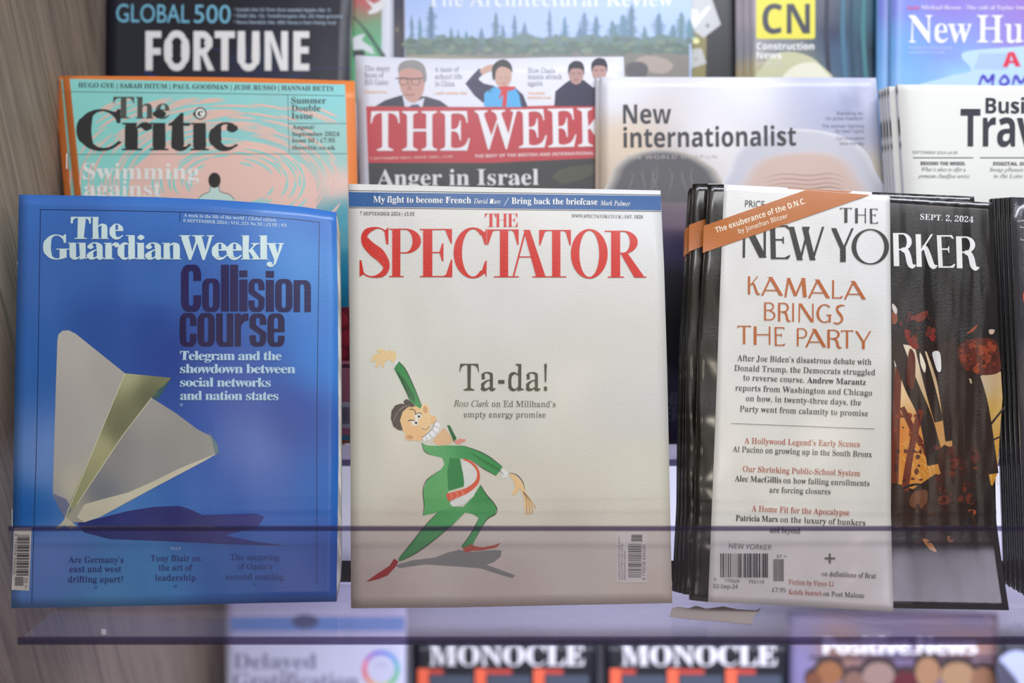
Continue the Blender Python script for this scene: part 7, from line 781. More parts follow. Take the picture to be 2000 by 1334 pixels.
class Magazine:
    """A magazine leaning in the display. Outline and print are laid out in the units of the
    photograph's measurements and turned into real points on the leaning, slightly bowed sheet."""
    LAYER = 3.5e-5

    def __init__(s, label, n, top, right, bottom, left, col, th=0.004, bow=None, group=None, light=(0.75, 0.73, 0.68),
                 mat=None, pages_right=None, grid=(20, 26), name='magazine', spine=None, cut=None):
        s.n, s.bow, s.light, s.mat, s.cutstep = n, bow or (lambda a, b: 0.0), light, mat, cut
        pts = top + right + bottom + left
        s.x0, s.x1 = min(p[0] for p in pts), max(p[0] for p in pts)
        s.y0, s.y1 = min(p[1] for p in pts), max(p[1] for p in pts)
        s.th, s.z, s.parts, s.order, s.sheets = th, 0.0, {}, [], {}
        s.count = {}
        s.org = hit((bottom[0][0] + bottom[-1][0]) / 2, (bottom[0][1] + bottom[-1][1]) / 2, n - th / 2)
        s.root = root_at(name, s.org, label, 'magazine', group)
        s.edges = (top, right, bottom, left)
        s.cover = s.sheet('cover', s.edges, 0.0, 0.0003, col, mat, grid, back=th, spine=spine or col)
        pe = (top, pages_right or right, bottom, left)
        s.sheet('page_block', pe, -0.00045, th - 0.0009, None, EDGE, (grid[0] // 2, grid[1] // 2), inset=0.0012)

    def rgb(s, c):
        return tuple(min(0.92, lin(max(0, min(255, v))) / l) for v, l in zip(c, s.light)) + (1.0,)

    def P(s, px, py, lift=0.0):
        a = (px - s.x0) / (s.x1 - s.x0)
        b = (py - s.y0) / (s.y1 - s.y0)
        return hit(px, py, s.n + s.bow(min(1, max(0, a)), min(1, max(0, b))) + lift) - s.org

    def sheet(s, name, edges, lift, thick, col, mat, grid, back=None, spine=None, inset=0.0, parent=None):
        top, right, bottom, left = edges
        nx, ny = grid
        bm = bmesh.new()
        pix, fr, bk = [], [], []
        for j in range(ny + 1):
            t = j / ny
            for i in range(nx + 1):
                q = inset + (1 - 2 * inset) * i / nx
                tt = inset + (1 - 2 * inset) * t
                T, B, L, Rr = poly_at(top, q), poly_at(bottom, q), poly_at(left, tt), poly_at(right, tt)
                x = (1 - tt) * T[0] + tt * B[0] + (1 - q) * L[0] + q * Rr[0] - ((1 - q) * (1 - tt) * top[0][0] + q * (1 - tt) * right[0][0] + (1 - q) * tt * bottom[0][0] + q * tt * right[-1][0])
                y = (1 - tt) * T[1] + tt * B[1] + (1 - q) * L[1] + q * Rr[1] - ((1 - q) * (1 - tt) * top[0][1] + q * (1 - tt) * right[0][1] + (1 - q) * tt * bottom[0][1] + q * tt * right[-1][1])
                pix.append((x, y))
                p = s.P(x, y, lift)
                fr.append(bm.verts.new(p))
                bk.append(bm.verts.new(p - Vector((0, 0, thick))))
        W = nx + 1
        idx = lambda i, j: j * W + i
        ring = [idx(i, 0) for i in range(nx)] + [idx(nx, j) for j in range(ny)] + [idx(i, ny) for i in range(nx, 0, -1)] + [idx(0, j) for j in range(ny, 0, -1)]
        for j in range(ny):
            for i in range(nx):
                a, b, c, d = idx(i, j), idx(i + 1, j), idx(i + 1, j + 1), idx(i, j + 1)
                bm.faces.new((fr[a], fr[d], fr[c], fr[b])).smooth = True
                bm.faces.new((bk[a], bk[b], bk[c], bk[d]))
        for k in range(len(ring)):
            a, b = ring[k], ring[(k + 1) % len(ring)]
            bm.faces.new((fr[a], fr[b], bk[b], bk[a]))
        vid = {v: pix[i] for i, v in enumerate(fr)}
        vid.update({v: pix[i] for i, v in enumerate(bk)})
        sp = set()
        if back:
            # the fold at the spine and the back cover
            b2 = [bm.verts.new(v.co - Vector((0, 0, back - thick))) for v in bk]
            b3 = [bm.verts.new(v.co - Vector((0, 0, back - 2 * thick))) for v in bk]
            for j in range(ny):
                for i in range(nx):
                    a, b, c, d = idx(i, j), idx(i + 1, j), idx(i + 1, j + 1), idx(i, j + 1)
                    bm.faces.new((b2[a], b2[b], b2[c], b2[d]))
                    bm.faces.new((b3[a], b3[d], b3[c], b3[b]))
            for k in range(len(ring)):
                a, b = ring[k], ring[(k + 1) % len(ring)]
                bm.faces.new((b3[a], b3[b], b2[b], b2[a]))
            for j in range(ny):
                v0, v1 = bk[idx(0, j)], bk[idx(0, j + 1)]
                w0, w1 = b3[idx(0, j)], b3[idx(0, j + 1)]
                o = Vector((0.0006, 0, 0))
                m0 = bm.verts.new((v0.co + w0.co) / 2 - o)
                m1 = bm.verts.new((v1.co + w1.co) / 2 - o)
                for q in ((v0, v1, m1, m0), (m0, m1, w1, w0)):
                    f = bm.faces.new(q)
                    f.smooth = True
                    sp.add(f)
                for m_, j_ in ((m0, j), (m1, j + 1)):
                    vid[m_] = pix[idx(0, j_)]
            for i, v in enumerate(b2):
                vid[v] = pix[i]
            for i, v in enumerate(b3):
                vid[v] = pix[i]
        if col is not None:
            lay = bm.loops.layers.float_color.new('Col')
            f_ = col if callable(col) else (lambda x, y: col)
            g_ = spine if callable(spine) else (lambda x, y: spine or (200, 200, 200))
            for f in bm.faces:
                for lp in f.loops:
                    x, y = vid[lp.vert]
                    lp[lay] = s.rgb(g_(x, y) if f in sp else f_(x, y))
        me = bpy.data.meshes.new(name)
        bm.to_mesh(me)
        bm.free()
        return link(name, me, parent or s.root, mat)

    # ---- print
    def _part(s, key):
        if key not in s.parts:
            s.parts[key] = ([], [], [], s.mat, s.z)
            s.order.append(key)
        return s.parts[key]

    def tri(s, key, pts, tris, col, lay):
        v, f, c, m, z = s._part(key)
        step = 14 if callable(col) else s.cutstep
        if s.cutstep:
            step = min(step, s.cutstep)
        if step:
            bm = bmesh.new()
            vs = [bm.verts.new((p[0], p[1], 0)) for p in pts]
            for t in tris:
                try:
                    bm.faces.new([vs[i] for i in t])
                except ValueError:
                    pass
            for ax in (0, 1):
                lo, hi = min(p[ax] for p in pts), max(p[ax] for p in pts)
                k = math.ceil(lo / step)
                while k * step < hi:
                    co, no = [0, 0, 0], [0, 0, 0]
                    co[ax], no[ax] = k * step, 1
                    bmesh.ops.bisect_plane(bm, geom=bm.verts[:] + bm.edges[:] + bm.faces[:], dist=1e-4, plane_co=co, plane_no=no)
                    k += 1
            bm.verts.index_update()
            pts = [(q.co.x, q.co.y) for q in bm.verts]
            tris = [[q.index for q in fc.verts] for fc in bm.faces]
            bm.free()
        b = len(v)
        s.count[lay] = s.count.get(lay, 0) + 1
        lift = s.z + (lay + 1.5) * s.LAYER + min(s.count[lay], 100) * 3e-7
        v.extend(s.P(p[0], p[1], lift) for p in pts)
        for t in tris:
            t = list(t)
            a = sum(pts[t[i]][0] * pts[t[(i + 1) % len(t)]][1] - pts[t[(i + 1) % len(t)]][0] * pts[t[i]][1] for i in range(len(t)))
            if a > 0:
                t.reverse()
            f.append([b + i for i in t])
            if callable(col):
                c.append([s.rgb(col(*pts[i])) for i in t])
            else:
                c.append([s.rgb(col)] * len(t))

    def loops(s, key, loops, col, lay):
        for grp in islands(loops):
            flat = [p for l in grp for p in l]
            tr = tessellate_polygon([[Vector((p[0], p[1], 0)) for p in l] for l in grp])
            if tr:
                s.tri(key, flat, tr, col, lay)

    def poly(s, key, pts, col, lay=2, smooth=False):
        s.loops(key, [curve_pts(pts, True) if smooth else pts], col, lay)

    def soft(s, key, pts, c0, c1, lay, steps=6, shrink=0.25):
        """a shape whose ink runs softly from c0 at the rim to c1 inside"""
        cx, cy = sum(p[0] for p in pts) / len(pts), sum(p[1] for p in pts) / len(pts)
        for i in range(steps):
            f = i / (steps - 1)
            m = 1 - shrink * f
            s.poly(key, [(cx + (x - cx) * m, cy + (y - cy) * m) for x, y in pts], tuple(a + (b - a) * f for a, b in zip(c0, c1)), lay + 0.3 * i, smooth=True)

    def dabs(s, key, rnd, x0, y0, x1, y1, num, size, cols, lay):
        """brush dabs"""
        for _ in range(num):
            x, y = rnd.uniform(x0, x1), rnd.uniform(y0, y1)
            r = rnd.uniform(size[0], size[1])
            k, a0 = rnd.randint(5, 8), rnd.uniform(0, 6.28)
            st = rnd.uniform(0.5, 1.6)
            s.poly(key, [(x + r * rnd.uniform(0.6, 1.2) * math.cos(a0 + 6.283 * i / k), y + st * r * rnd.uniform(0.6, 1.2) * math.sin(a0 + 6.283 * i / k)) for i in range(k)], rnd.choice(cols), lay)

    def rect(s, key, x0, y0, x1, y1, col, lay=2):
        s.poly(key, [(x0, y0), (x1, y0), (x1, y1), (x0, y1)], col, lay)

    def ell(s, key, cx, cy, rx, ry, col, lay=2, rot=0, hole=0, a0=0, a1=360, k=28):
        cr, sr = math.cos(R(rot)), math.sin(R(rot))
        pt = lambda a, m: (cx + cr * rx * m * math.cos(a) - sr * ry * m * math.sin(a), cy + sr * rx * m * math.cos(a) + cr * ry * m * math.sin(a))
        an = [R(a0 + (a1 - a0) * i / k) for i in range(k + (a1 - a0 != 360))]
        if hole:
            pts = [pt(a, 1) for a in an] + [pt(a, hole) for a in an]
            n = len(an)
            q = n if a1 - a0 == 360 else n - 1
            s.tri(key, pts, [(i, (i + 1) % n, n + (i + 1) % n, n + i) for i in range(q)], col, lay)
        else:
            s.poly(key, [pt(a, 1) for a in an], col, lay)

    def stroke(s, key, pts, w, col, lay=2, smooth=True, k=5):
        ws = w if isinstance(w, (list, tuple)) else [w] * len(pts)
        q = [(p[0], p[1], u) for p, u in zip(pts, ws)]
        if smooth and len(q) > 2:
            q = curve_pts(q, False, k)
        a, b = [], []
        for i in range(len(q)):
            p0, p1 = q[max(0, i - 1)], q[min(len(q) - 1, i + 1)]
            dx, dy = p1[0] - p0[0], p1[1] - p0[1]
            l = math.hypot(dx, dy) or 1
            h = max(0.05, q[i][2]) / 2
            a.append((q[i][0] - dy / l * h, q[i][1] + dx / l * h))
            b.append((q[i][0] + dy / l * h, q[i][1] - dx / l * h))
        n = len(a)
        s.tri(key, a + b, [(i, i + 1, n + i + 1, n + i) for i in range(n - 1)], col, lay)

    def text(s, key, t, st, x0, y0, x1, y1, cap, col, lay=8, track=0.0):
        """a printed line from (x0, y0) to (x1, y1) on its baseline, capitals `cap` high"""
        x, gl = 0.0, []
        for ch in t:
            if ch == ' ':
                x += 0.26 + track
                continue
            adv, lo = glyph(st, ch)
            gl.append((x, lo))
            x += adv + track
        left = min(p[0] for p in sum(gl[0][1], [])) + gl[0][0]
        right = max(g[0] + max(p[0] for p in sum(g[1], [])) for g in gl)
        L = math.hypot(x1 - x0, y1 - y0)
        ux, uy = (x1 - x0) / L, (y1 - y0) / L
        sx, sy = L / (right - left), cap / CAP.get(st, 0.68)
        for gx, lo in gl:
            s.loops(key, [[(x0 + ux * (gx + p[0] - left) * sx + uy * p[1] * sy, y0 + uy * (gx + p[0] - left) * sx - ux * p[1] * sy) for p in l] for l in lo], col, lay)

    def lines(s, key, rows, st, cap, col, lay=8, cx=None, x0=None, tilt=0.0, w=0.0, track=0.0):
        """several lines: (text, baseline y, width), centred on cx or ranged left at x0"""
        for t, y, wd in rows:
            a = cx - wd / 2 if cx is not None else x0
            s.text(key, t, st, a, y - tilt * wd / 2, a + wd, y + tilt * wd / 2, cap, col, lay, track)

    def shapes(s, key, sh, x0, yt, x1, yb, x0b, col, lay):
        """lettering from strokes and rings drawn in a unit box; x0b shifts the foot (lean)"""
        def m(p):
            y = yt + (yb - yt) * (1 - p[1])
            return (x0 + (x1 - x0) * p[0] + x0b * (1 - p[1]), y)
        for q in sh:
            if q[0] == 'strip':
                a, b = [m(p) for p in q[1]], [m(p) for p in q[2]]
                n = len(a)
                s.tri(key, a + b, [(i, i + 1, n + i + 1, n + i) for i in range(n - 1)], col, lay)
                continue
            s.loops(key, [[m(p) for p in l] for l in q], col, lay)

    def barcode(s, key, x0, y0, x1, y1, vertical, seed, lay=5, ink=(35, 35, 38)):
        rnd = random.Random(seed)
        a, b = (y0, y1) if vertical else (x0, x1)
        unit = (b - a) / 95
        k = 0
        while k < 95:
            w = rnd.choice((1, 1, 2, 2, 3))
            p, q = a + k * unit, min(b, a + (k + w) * unit)
            if vertical:
                s.rect(key, x0, p, x1, q, ink, lay)
            else:
                s.rect(key, p, y0, q, y1, ink, lay)
            k += w + rnd.choice((1, 1, 2, 2, 3))

    def finish(s):
        done = dict(s.sheets)
        for key in s.order:
            v, f, c, m, z = s.parts[key]
            par = s.root
            name = key
            if '/' in key:
                up_, name = key.split('/')
                par = done[up_]
            name = name.split('#')[0]
            me = bpy.data.meshes.new(name)
            me.from_pydata([tuple(p) for p in v], [], f)
            at = me.color_attributes.new('Col', 'FLOAT_COLOR', 'CORNER')
            flat = [x for fc in c for cc in fc for x in cc]
            at.data.foreach_set('color', flat)
            me.polygons.foreach_set('use_smooth', [True] * len(f))
            done[key] = link(name, me, par, m)
        s.parts, s.order = {}, []
        return s

    def staple(s, px, y0, y1):
        a, b = s.P(px, y0, -s.th * 0.35), s.P(px, y1, -s.th * 0.35)
        bm = bmesh.new()
        mid = (a + b) / 2
        d = (b - a)
        r = 0.00035
        rot = d.to_track_quat('Z', 'Y').to_matrix().to_4x4()
        bmesh.ops.create_cone(bm, cap_ends=True, segments=8, radius1=r, radius2=r, depth=d.length,
                              matrix=Matrix.Translation(mid - Vector((0.0011, 0, 0))) @ rot)
        me = bpy.data.meshes.new('staple')
        bm.to_mesh(me)
        bm.free()
        o = link('staple', me, s.root, STEEL)
        o['label'] = 'steel staple in the spine'

    def copy(s, label, dx, du, dn, keep=('cover', 'page_block', 'staple'), turn=0.0):
        r = s.root.copy()
        C.objects.link(r)
        r.matrix_world = Matrix.Translation(RACK @ Vector((dx, du, dn))) @ s.root.matrix_world @ Matrix.Rotation(turn, 4, 'Z')
        r['label'] = label
        for ch in s.root.children:
            if ch.name.split('.')[0] in keep:
                c = ch.copy()
                C.objects.link(c)
                c.parent = r
        return r


CAP = {'serif': 0.676, 'reg': 0.676, 'light': 0.676, 'fat': 0.676, 'ital': 0.66, 'sans': 0.714, 'sansb': 0.714, 'heavy': 0.714, 'mono': 0.62, 'gill': 0.66}


# ------------------------------------------------------------------ the setting
WOOD = wood_mat()
side = structure('wall_left', box_mesh('wall_left', (-0.365, -0.62, 0.0), (-0.337, 1.15, 2.35)), WOOD)
wall_m = plain_mat('white_backing', (0.76, 0.77, 0.86), 0.5)
wb = structure('wall_back', box_mesh('wall_back', (-1.2, 1.12, 0.0), (2.4, 1.16, 3.4)), plain_mat('shop_wall_paint', (0.55, 0.54, 0.52), 0.7))
fl = structure('floor', box_mesh('floor', (-4, -7, -0.05), (5, 1.2, 0.0)), plain_mat('vinyl_floor', (0.42, 0.40, 0.38), 0.35))


# ------------------------------------------------------------------ clear trays
ACRYL = acrylic_mat('clear_acrylic', (0.90, 0.885, 0.925), 1.38, 0.015)
ACRYL_FLOOR = acrylic_mat('milky_acrylic', (0.93, 0.92, 0.955), 1.42, 0.07, (0.80, 0.79, 0.82))  # floor plates get more diffuse haze, slightly milky
ACRYL_EDGE = acrylic_mat('acrylic_cut_edge', (0.46, 0.42, 0.54), 1.25, 0.12, (0.20, 0.17, 0.28))
RAIL = plain_mat('dark_rail', (0.035, 0.028, 0.045), 0.35)


def extrude_profile(name, prof, x0, x1, origin, mat, parent):
    """solid with the (u, n) outline prof from x0 to x1"""
    bm = bmesh.new()
    a = [bm.verts.new(Vector((x0, p[0], p[1])) - origin) for p in prof]
    b = [bm.verts.new(Vector((x1, p[0], p[1])) - origin) for p in prof]
    k = len(prof)
    for i in range(k):
        bm.faces.new((a[i], a[(i + 1) % k], b[(i + 1) % k], b[i]))
    bm.faces.new(a)
    bm.faces.new(b[::-1])
    bmesh.ops.recalc_face_normals(bm, faces=bm.faces)
    me = bpy.data.meshes.new(name)
    bm.to_mesh(me)
    bm.free()
    return link(name, me, parent, mat)


def bar(p, q, t):
    """outline of a plate of thickness t whose upper face runs p -> q"""
    p, q = Vector(p), Vector(q)
    d = (q - p).normalized()
    nn = Vector((d.y, -d.x)) * t
    if nn.x > 0:
        nn = -nn
    return [tuple(p), tuple(q), tuple(q + nn), tuple(p + nn)]


def tray(label, back, corner, lip, x0, x1, rail=None):
    """back, corner, lip top: (u, n)"""
    org = Vector((0.5 * (x0 + x1), corner[0], corner[1]))
    r = root_at('display_tray', org, label, 'display tray', 'clear plastic trays of the magazine display')
    t = 0.0022
    extrude_profile('tray_floor', bar(back, corner, t), x0, x1, org, ACRYL_FLOOR, r)
    e = Vector(lip) - Vector(corner)
    e.normalize()
    side_ = Vector((e.y, -e.x))
    if side_.y < 0:
        side_ = -side_
    c0 = Vector(corner) + e * 0.0022
    l1 = Vector(lip) - e * 0.0024
    extrude_profile('front_lip', [tuple(c0), tuple(l1), tuple(l1 + side_ * t), tuple(c0 + side_ * t)], x0, x1, org, ACRYL, r)
    le = extrude_profile('lip_edge', [tuple(l1), tuple(lip), tuple(Vector(lip) + side_ * t), tuple(l1 + side_ * t)], x0, x1, org, ACRYL_EDGE, r)
    le['label'] = 'dark polished edge along the top of the lip'
    cc = Vector(corner)
    extrude_profile('front_fold', [tuple(cc + Vector((-0.0022, -0.0002))), tuple(cc + e * 0.0022), tuple(cc + e * 0.0022 + side_ * t), tuple(cc + side_ * 0.0026 + Vector((-0.0010, 0))), tuple(cc + Vector((-0.0026, 0.0010)))], x0, x1, org, ACRYL_EDGE, r)
    if rail:
        ra = extrude_profile('back_rail', rail, x0, x1, org, RAIL, r)
        ra['label'] = 'dark rail behind the tray floor'
    return r


def un(py, n):
    p = hit(1000, py, n)
    return (p.y, p.z)


tray_x0 = hit(38, 1250, 0.045).x
T1 = dict(back=un(1141, -0.045), corner=un(1250, 0.045), lip=un(1027, 0.060))
tray('clear plastic tray with milky floor holding the front row of magazines',
     T1['back'], T1['corner'], T1['lip'], tray_x0, 0.80,
     rail=[un(1137, -0.0465), un(1095, -0.0465), un(1095, -0.053), un(1137, -0.053)])
tray('clear plastic tray holding the middle row, glimpsed in gaps between the front magazines',
     un(868, -0.112), un(903, -0.052), un(711, -0.040), tray_x0 - 0.012, 0.80)
tray('clear plastic tray of the rear step, hidden behind the middle row of magazines',
     un(608, -0.185), un(646, -0.120), un(500, -0.112), tray_x0 - 0.012, 0.80)
tray('clear plastic tray of the lower rack below the bottom edge of the picture',
     un(1740, -0.50), un(1790, -0.43), un(1560, -0.41), -0.325, 0.80)
# white backing board behind the lower rack
bb = box_mesh('backing_board', (-0.333, -0.75, -0.615), (1.2, 0.02, -0.6))
bo = link('backing_board', bb, None, wall_m)
bo.matrix_world = Matrix.Translation(BASE) @ RACK.to_4x4()
bo['label'] = 'white backing board behind the lower magazines, bright in gaps beside the white magazine'
bo['category'] = 'board'

# torn masking tape stuck on the front tray's floor
fp = Vector((0, *T1['corner']))
fd = Vector((0, *T1['corner'])) - Vector((0, *T1['back']))
fnor = Vector((0, fd.z, -fd.y)).normalized()
if fnor.y < 0:
    fnor = -fnor


def on_floor(px, py, h):
    return hit_plane(px, py, fp + fnor * h, fnor)


def floor_patch(name, pts, h, t, mat, label, cat):
    p = [on_floor(x, y, h + t) for x, y in pts]
    org = sum(p, Vector()) / len(p) - fnor * t
    bm = bmesh.new()
    a = [bm.verts.new(q - org) for q in p]
    b = [bm.verts.new(q - org - fnor * t) for q in p]
    k = len(p)
    for tr in tessellate_polygon([[Vector((x, y, 0)) for x, y in pts]]):
        bm.faces.new([a[i] for i in tr])
        bm.faces.new([b[i] for i in reversed(tr)])
    for i in range(k):
        bm.faces.new((a[i], b[i], b[(i + 1) % k], a[(i + 1) % k]))
    bmesh.ops.recalc_face_normals(bm, faces=bm.faces)
    me = bpy.data.meshes.new(name)
    bm.to_mesh(me)
    bm.free()
    o = link(name, me, None, mat)
    o.matrix_world = Matrix.Translation(world(org)) @ RACK.to_4x4()
    o['label'], o['category'] = label, cat
    return o


TAPE = plain_mat('masking_tape', (0.52, 0.45, 0.38), 0.6)
floor_patch('masking_tape', [(1308, 1204), (1312, 1188), (1325, 1184), (1345, 1188), (1360, 1183), (1380, 1189), (1400, 1186), (1412, 1184), (1440, 1190), (1478, 1192), (1486, 1187), (1480, 1196), (1472, 1203), (1469, 1219), (1440, 1217), (1405, 1213), (1350, 1209)],
            0.0002, 0.0003, TAPE, 'torn strip of beige masking tape stuck on the tray floor below the black weekly', 'tape')
floor_patch('sticker_scrap', [(197, 1236), (199, 1228), (207, 1229), (208, 1238), (201, 1240)], 0.0002, 0.0003,
            plain_mat('sticker_paper', (0.85, 0.82, 0.74), 0.7), 'tiny pale sticker scrap on the tray floor below the blue magazine', 'sticker')

# ------------------------------------------------------------------ print finishes
FRONT = (0.79, 0.78, 0.755)
GL_MATTE = print_mat('cover_silk', 0.30, 0.5, 8.0, 0.16, 0.3)
GL_WEEKLY = print_mat('cover_gloss_blue', 0.28, 0.7, 7.0, 0.10, 0.25)
GL_BLACK = print_mat('cover_gloss_black', 0.26, 0.8, 13.0, 0.16, 1.0, 0.5, 0.10, 3.6)
GL_FLAP = print_mat('flap_silk', 0.28, 0.9, 10.0, 0.14, 0.6)
GL_REAR = print_mat('cover_rear_rows', 0.34, 0.12, 9.0, 0.02)

# ------------------------------------------------------------------ front row: blue weekly
g = Magazine('large blue magazine with a paper plane on its cover, front tray by the wooden panel', 0.0,
             [(37, 380), (150, 382), (300, 385), (420, 390), (520, 397), (600, 405), (657, 415)],
             [(657, 415), (660, 600), (661, 900), (657, 1175)],
             [(22, 1188), (300, 1183), (500, 1178), (657, 1175)],
             [(37, 380), (33, 560), (29, 740), (26, 950), (22, 1188)],
             blend([(37, 390, (58, 110, 184)), (300, 390, (60, 113, 186)), (640, 420, (56, 113, 189)), (50, 700, (46, 100, 169)), (45, 1000, (24, 93, 164)),
                    (100, 540, (58, 103, 172)), (300, 560, (54, 100, 169)), (300, 640, (38, 73, 145)), (200, 640, (41, 80, 150)), (330, 690, (40, 67, 140)), (600, 520, (68, 133, 201)),
                    (640, 700, (58, 123, 198)), (560, 820, (48, 77, 155)), (450, 760, (54, 83, 160)), (500, 900, (56, 93, 172)), (640, 950, (36, 100, 179)),
                    (90, 900, (106, 140, 198)), (90, 1080, (101, 135, 194)), (300, 1140, (68, 135, 184)), (220, 1165, (81, 145, 189)), (450, 1130, (51, 100, 164)), (600, 1150, (38, 83, 155)), (500, 1000, (54, 97, 172)), (640, 1100, (36, 80, 155))]),
             th=0.0045, light=FRONT, mat=GL_WEEKLY, cut=28, grid=(30, 36),
             bow=lambda a, b: 0.003 * math.sin(math.pi * a) - 0.012 * max(0, a - 0.45) ** 2 * (1 - b),
             pages_right=[(657, 415), (664, 440), (667, 700), (668, 1120), (658, 1175)])
INK = (18, 30, 75)
for p in ([(79, 409), (76, 600), (72, 837), (66, 1040), (62, 1180)], [(79, 409), (200, 411), (350, 414), (455, 419), (560, 427), (624, 434)], [(624, 434), (621, 640), (619, 850), (619, 1142)], [(352, 414), (351, 433)]):
    g.stroke('frame_line', p, 1.2, INK, 2)
g.poly('paper_plane', [(112, 665), (114, 653), (122, 646), (134, 645), (148, 652), (244, 729), (190, 860), (128, 1012), (112, 985), (103, 965), (106, 860), (109, 760)],
       blend([(120, 660, (182, 176, 166)), (230, 740, (170, 166, 156)), (120, 850, (172, 168, 160)), (110, 980, (150, 152, 158)), (140, 960, (190, 184, 158))]), 3)
g.poly('paper_plane', [(243, 729), (335, 738), (296, 777), (240, 850), (190, 925), (150, 985), (124, 1020), (135, 985), (190, 860)],
       blend([(250, 735, (172, 172, 130)), (330, 740, (120, 122, 88)), (290, 770, (98, 100, 74)), (200, 870, (168, 166, 122)), (230, 840, (112, 112, 84)), (140, 990, (150, 150, 110))]), 4)
g.poly('paper_plane', [(335, 738), (308, 781), (294, 775)], (62, 92, 95), 4)
g.poly('paper_plane', [(296, 777), (345, 808), (385, 838), (412, 852), (425, 868), (427, 884), (400, 900), (300, 953), (195, 1010), (165, 1020), (124, 1020), (150, 985), (190, 925), (240, 850)],
       blend([(300, 790, (158, 154, 148)), (400, 860, (150, 148, 140)), (230, 900, (140, 138, 132)), (200, 960, (118, 122, 128)), (150, 1000, (165, 160, 140)), (300, 930, (150, 148, 142))]), 3)
g.poly('paper_plane', [(427, 884), (400, 900), (300, 953), (195, 1010), (165, 1020), (150, 1010), (165, 985), (200, 975), (250, 962), (300, 940), (350, 915)], (198, 192, 166), 4)
g.poly('paper_plane', [(406, 842), (425, 868), (427, 884), (421, 890), (414, 860)], (100, 122, 125), 4)
g.poly('paper_plane', [(112, 985), (103, 962), (112, 968), (130, 975), (140, 995), (126, 1012)], (112, 118, 140), 4)
g.stroke('paper_plane', [(244, 729), (190, 860), (126, 1015)], 1.5, (205, 200, 170), 5, smooth=False)
g.stroke('paper_plane', [(296, 777), (240, 850), (150, 985)], 1.6, (205, 200, 172), 5, smooth=False)
g.poly('paper_plane', [(128, 1010), (135, 1015), (150, 1028), (140, 1034), (125, 1026), (112, 1034), (108, 1030), (120, 1022)], (188, 184, 160), 5)
g.poly('plane_shadow', [(150, 1022), (195, 1012), (250, 998), (300, 990), (350, 988), (375, 996), (395, 1006), (500, 1003), (516, 1009), (505, 1028), (440, 1046), (500, 1058), (560, 1066), (430, 1062), (300, 1056), (215, 1053), (165, 1040)],
       blend([(200, 1030, (42, 52, 112)), (350, 1010, (48, 50, 108)), (500, 1020, (50, 55, 120))]), 2)
PALE = (200, 224, 232)
g.text('title', 'The', 'fat', 138, 466.5, 241, 467, 43, PALE)
g.text('title', 'GuardianWeekly', 'fat', 84, 506, 555, 507, 47, PALE, track=-0.035)
g.text('small_print', 'A week in the life of the world |', 'reg', 359, 423.5, 481, 429.5, 6.6, PALE)
g.text('small_print', 'Global edition', 'ital', 485, 430, 539, 433, 6.6, PALE)
g.text('small_print', '6 SEPTEMBER 2024 | VOL.211 No.10 | £5.95 | €9', 'reg', 358, 433.5, 559, 443.5, 6.0, PALE)
VIOL = (24, 14, 74)
def rc(x0, y0, x1, y1):
    return [[(x0, y0), (x1, y0), (x1, y1), (x0, y1)]]


def cap(top, sl=True, sr=True, k=8):
    """rounded end of a fat condensed letter, with its counter below"""
    o = []
    for i in range(k + 1):
        t = math.pi / 2 * i / k
        o.append((0.34 * (1 - math.cos(t)), 0.78 + 0.22 * math.sin(t)) if sl else (0, 0.78 + 0.22 * i / k))
    for i in range(k, -1, -1):
        t = math.pi / 2 * i / k
        o.append((1 - 0.34 * (1 - math.cos(t)), 0.78 + 0.22 * math.sin(t)) if sr else (1, 0.78 + 0.22 * i / k))
    o += [(0.62, 0.78), (0.60, 0.85), (0.55, 0.875), (0.45, 0.875), (0.40, 0.85), (0.38, 0.78)]
    return [o if top else [(x, 1 - y) for x, y in o]]


LS, RS = rc(0, 0.22, 0.38, 0.78), rc(0.62, 0.22, 1, 0.78)
FAT = {
    'o': [cap(1), cap(0), LS, RS], 'c': [cap(1), cap(0), LS, rc(0.62, 0.62, 1, 0.78), rc(0.62, 0.22, 1, 0.38)],
    'C': [cap(1), cap(0), LS, rc(0.62, 0.66, 1, 0.78), rc(0.62, 0.22, 1, 0.35)],
    'e': [cap(1), cap(0), LS, rc(0.62, 0.44, 1, 0.78), rc(0.38, 0.44, 0.62, 0.54), rc(0.62, 0.22, 1, 0.33)],
    's': [cap(1), cap(0), rc(0, 0.62, 0.38, 0.78), rc(0.62, 0.66, 1, 0.78), rc(0.62, 0.22, 1, 0.40), rc(0, 0.22, 0.38, 0.34), [[(0, 0.63), (0.38, 0.65), (1, 0.42), (1, 0.38), (0.62, 0.36), (0.04, 0.56)]]],
    'n': [cap(1, sl=False), rc(0, 0, 0.38, 0.78), rc(0.62, 0, 1, 0.78)], 'u': [cap(0, sr=False), rc(0, 0.22, 0.38, 1), rc(0.62, 0.22, 1, 1)],
    'r': [rc(0, 0, 0.45, 1), [[(0.45, 0.74), (0.45, 0.92), (0.62, 0.99), (1, 1), (1, 0.78), (0.75, 0.78), (0.58, 0.70), (0.45, 0.60)]]],
    'l': [rc(0, 0, 1, 1)], 'i': [rc(0, 0, 1, 0.78), rc(0, 0.84, 1, 1)],
}
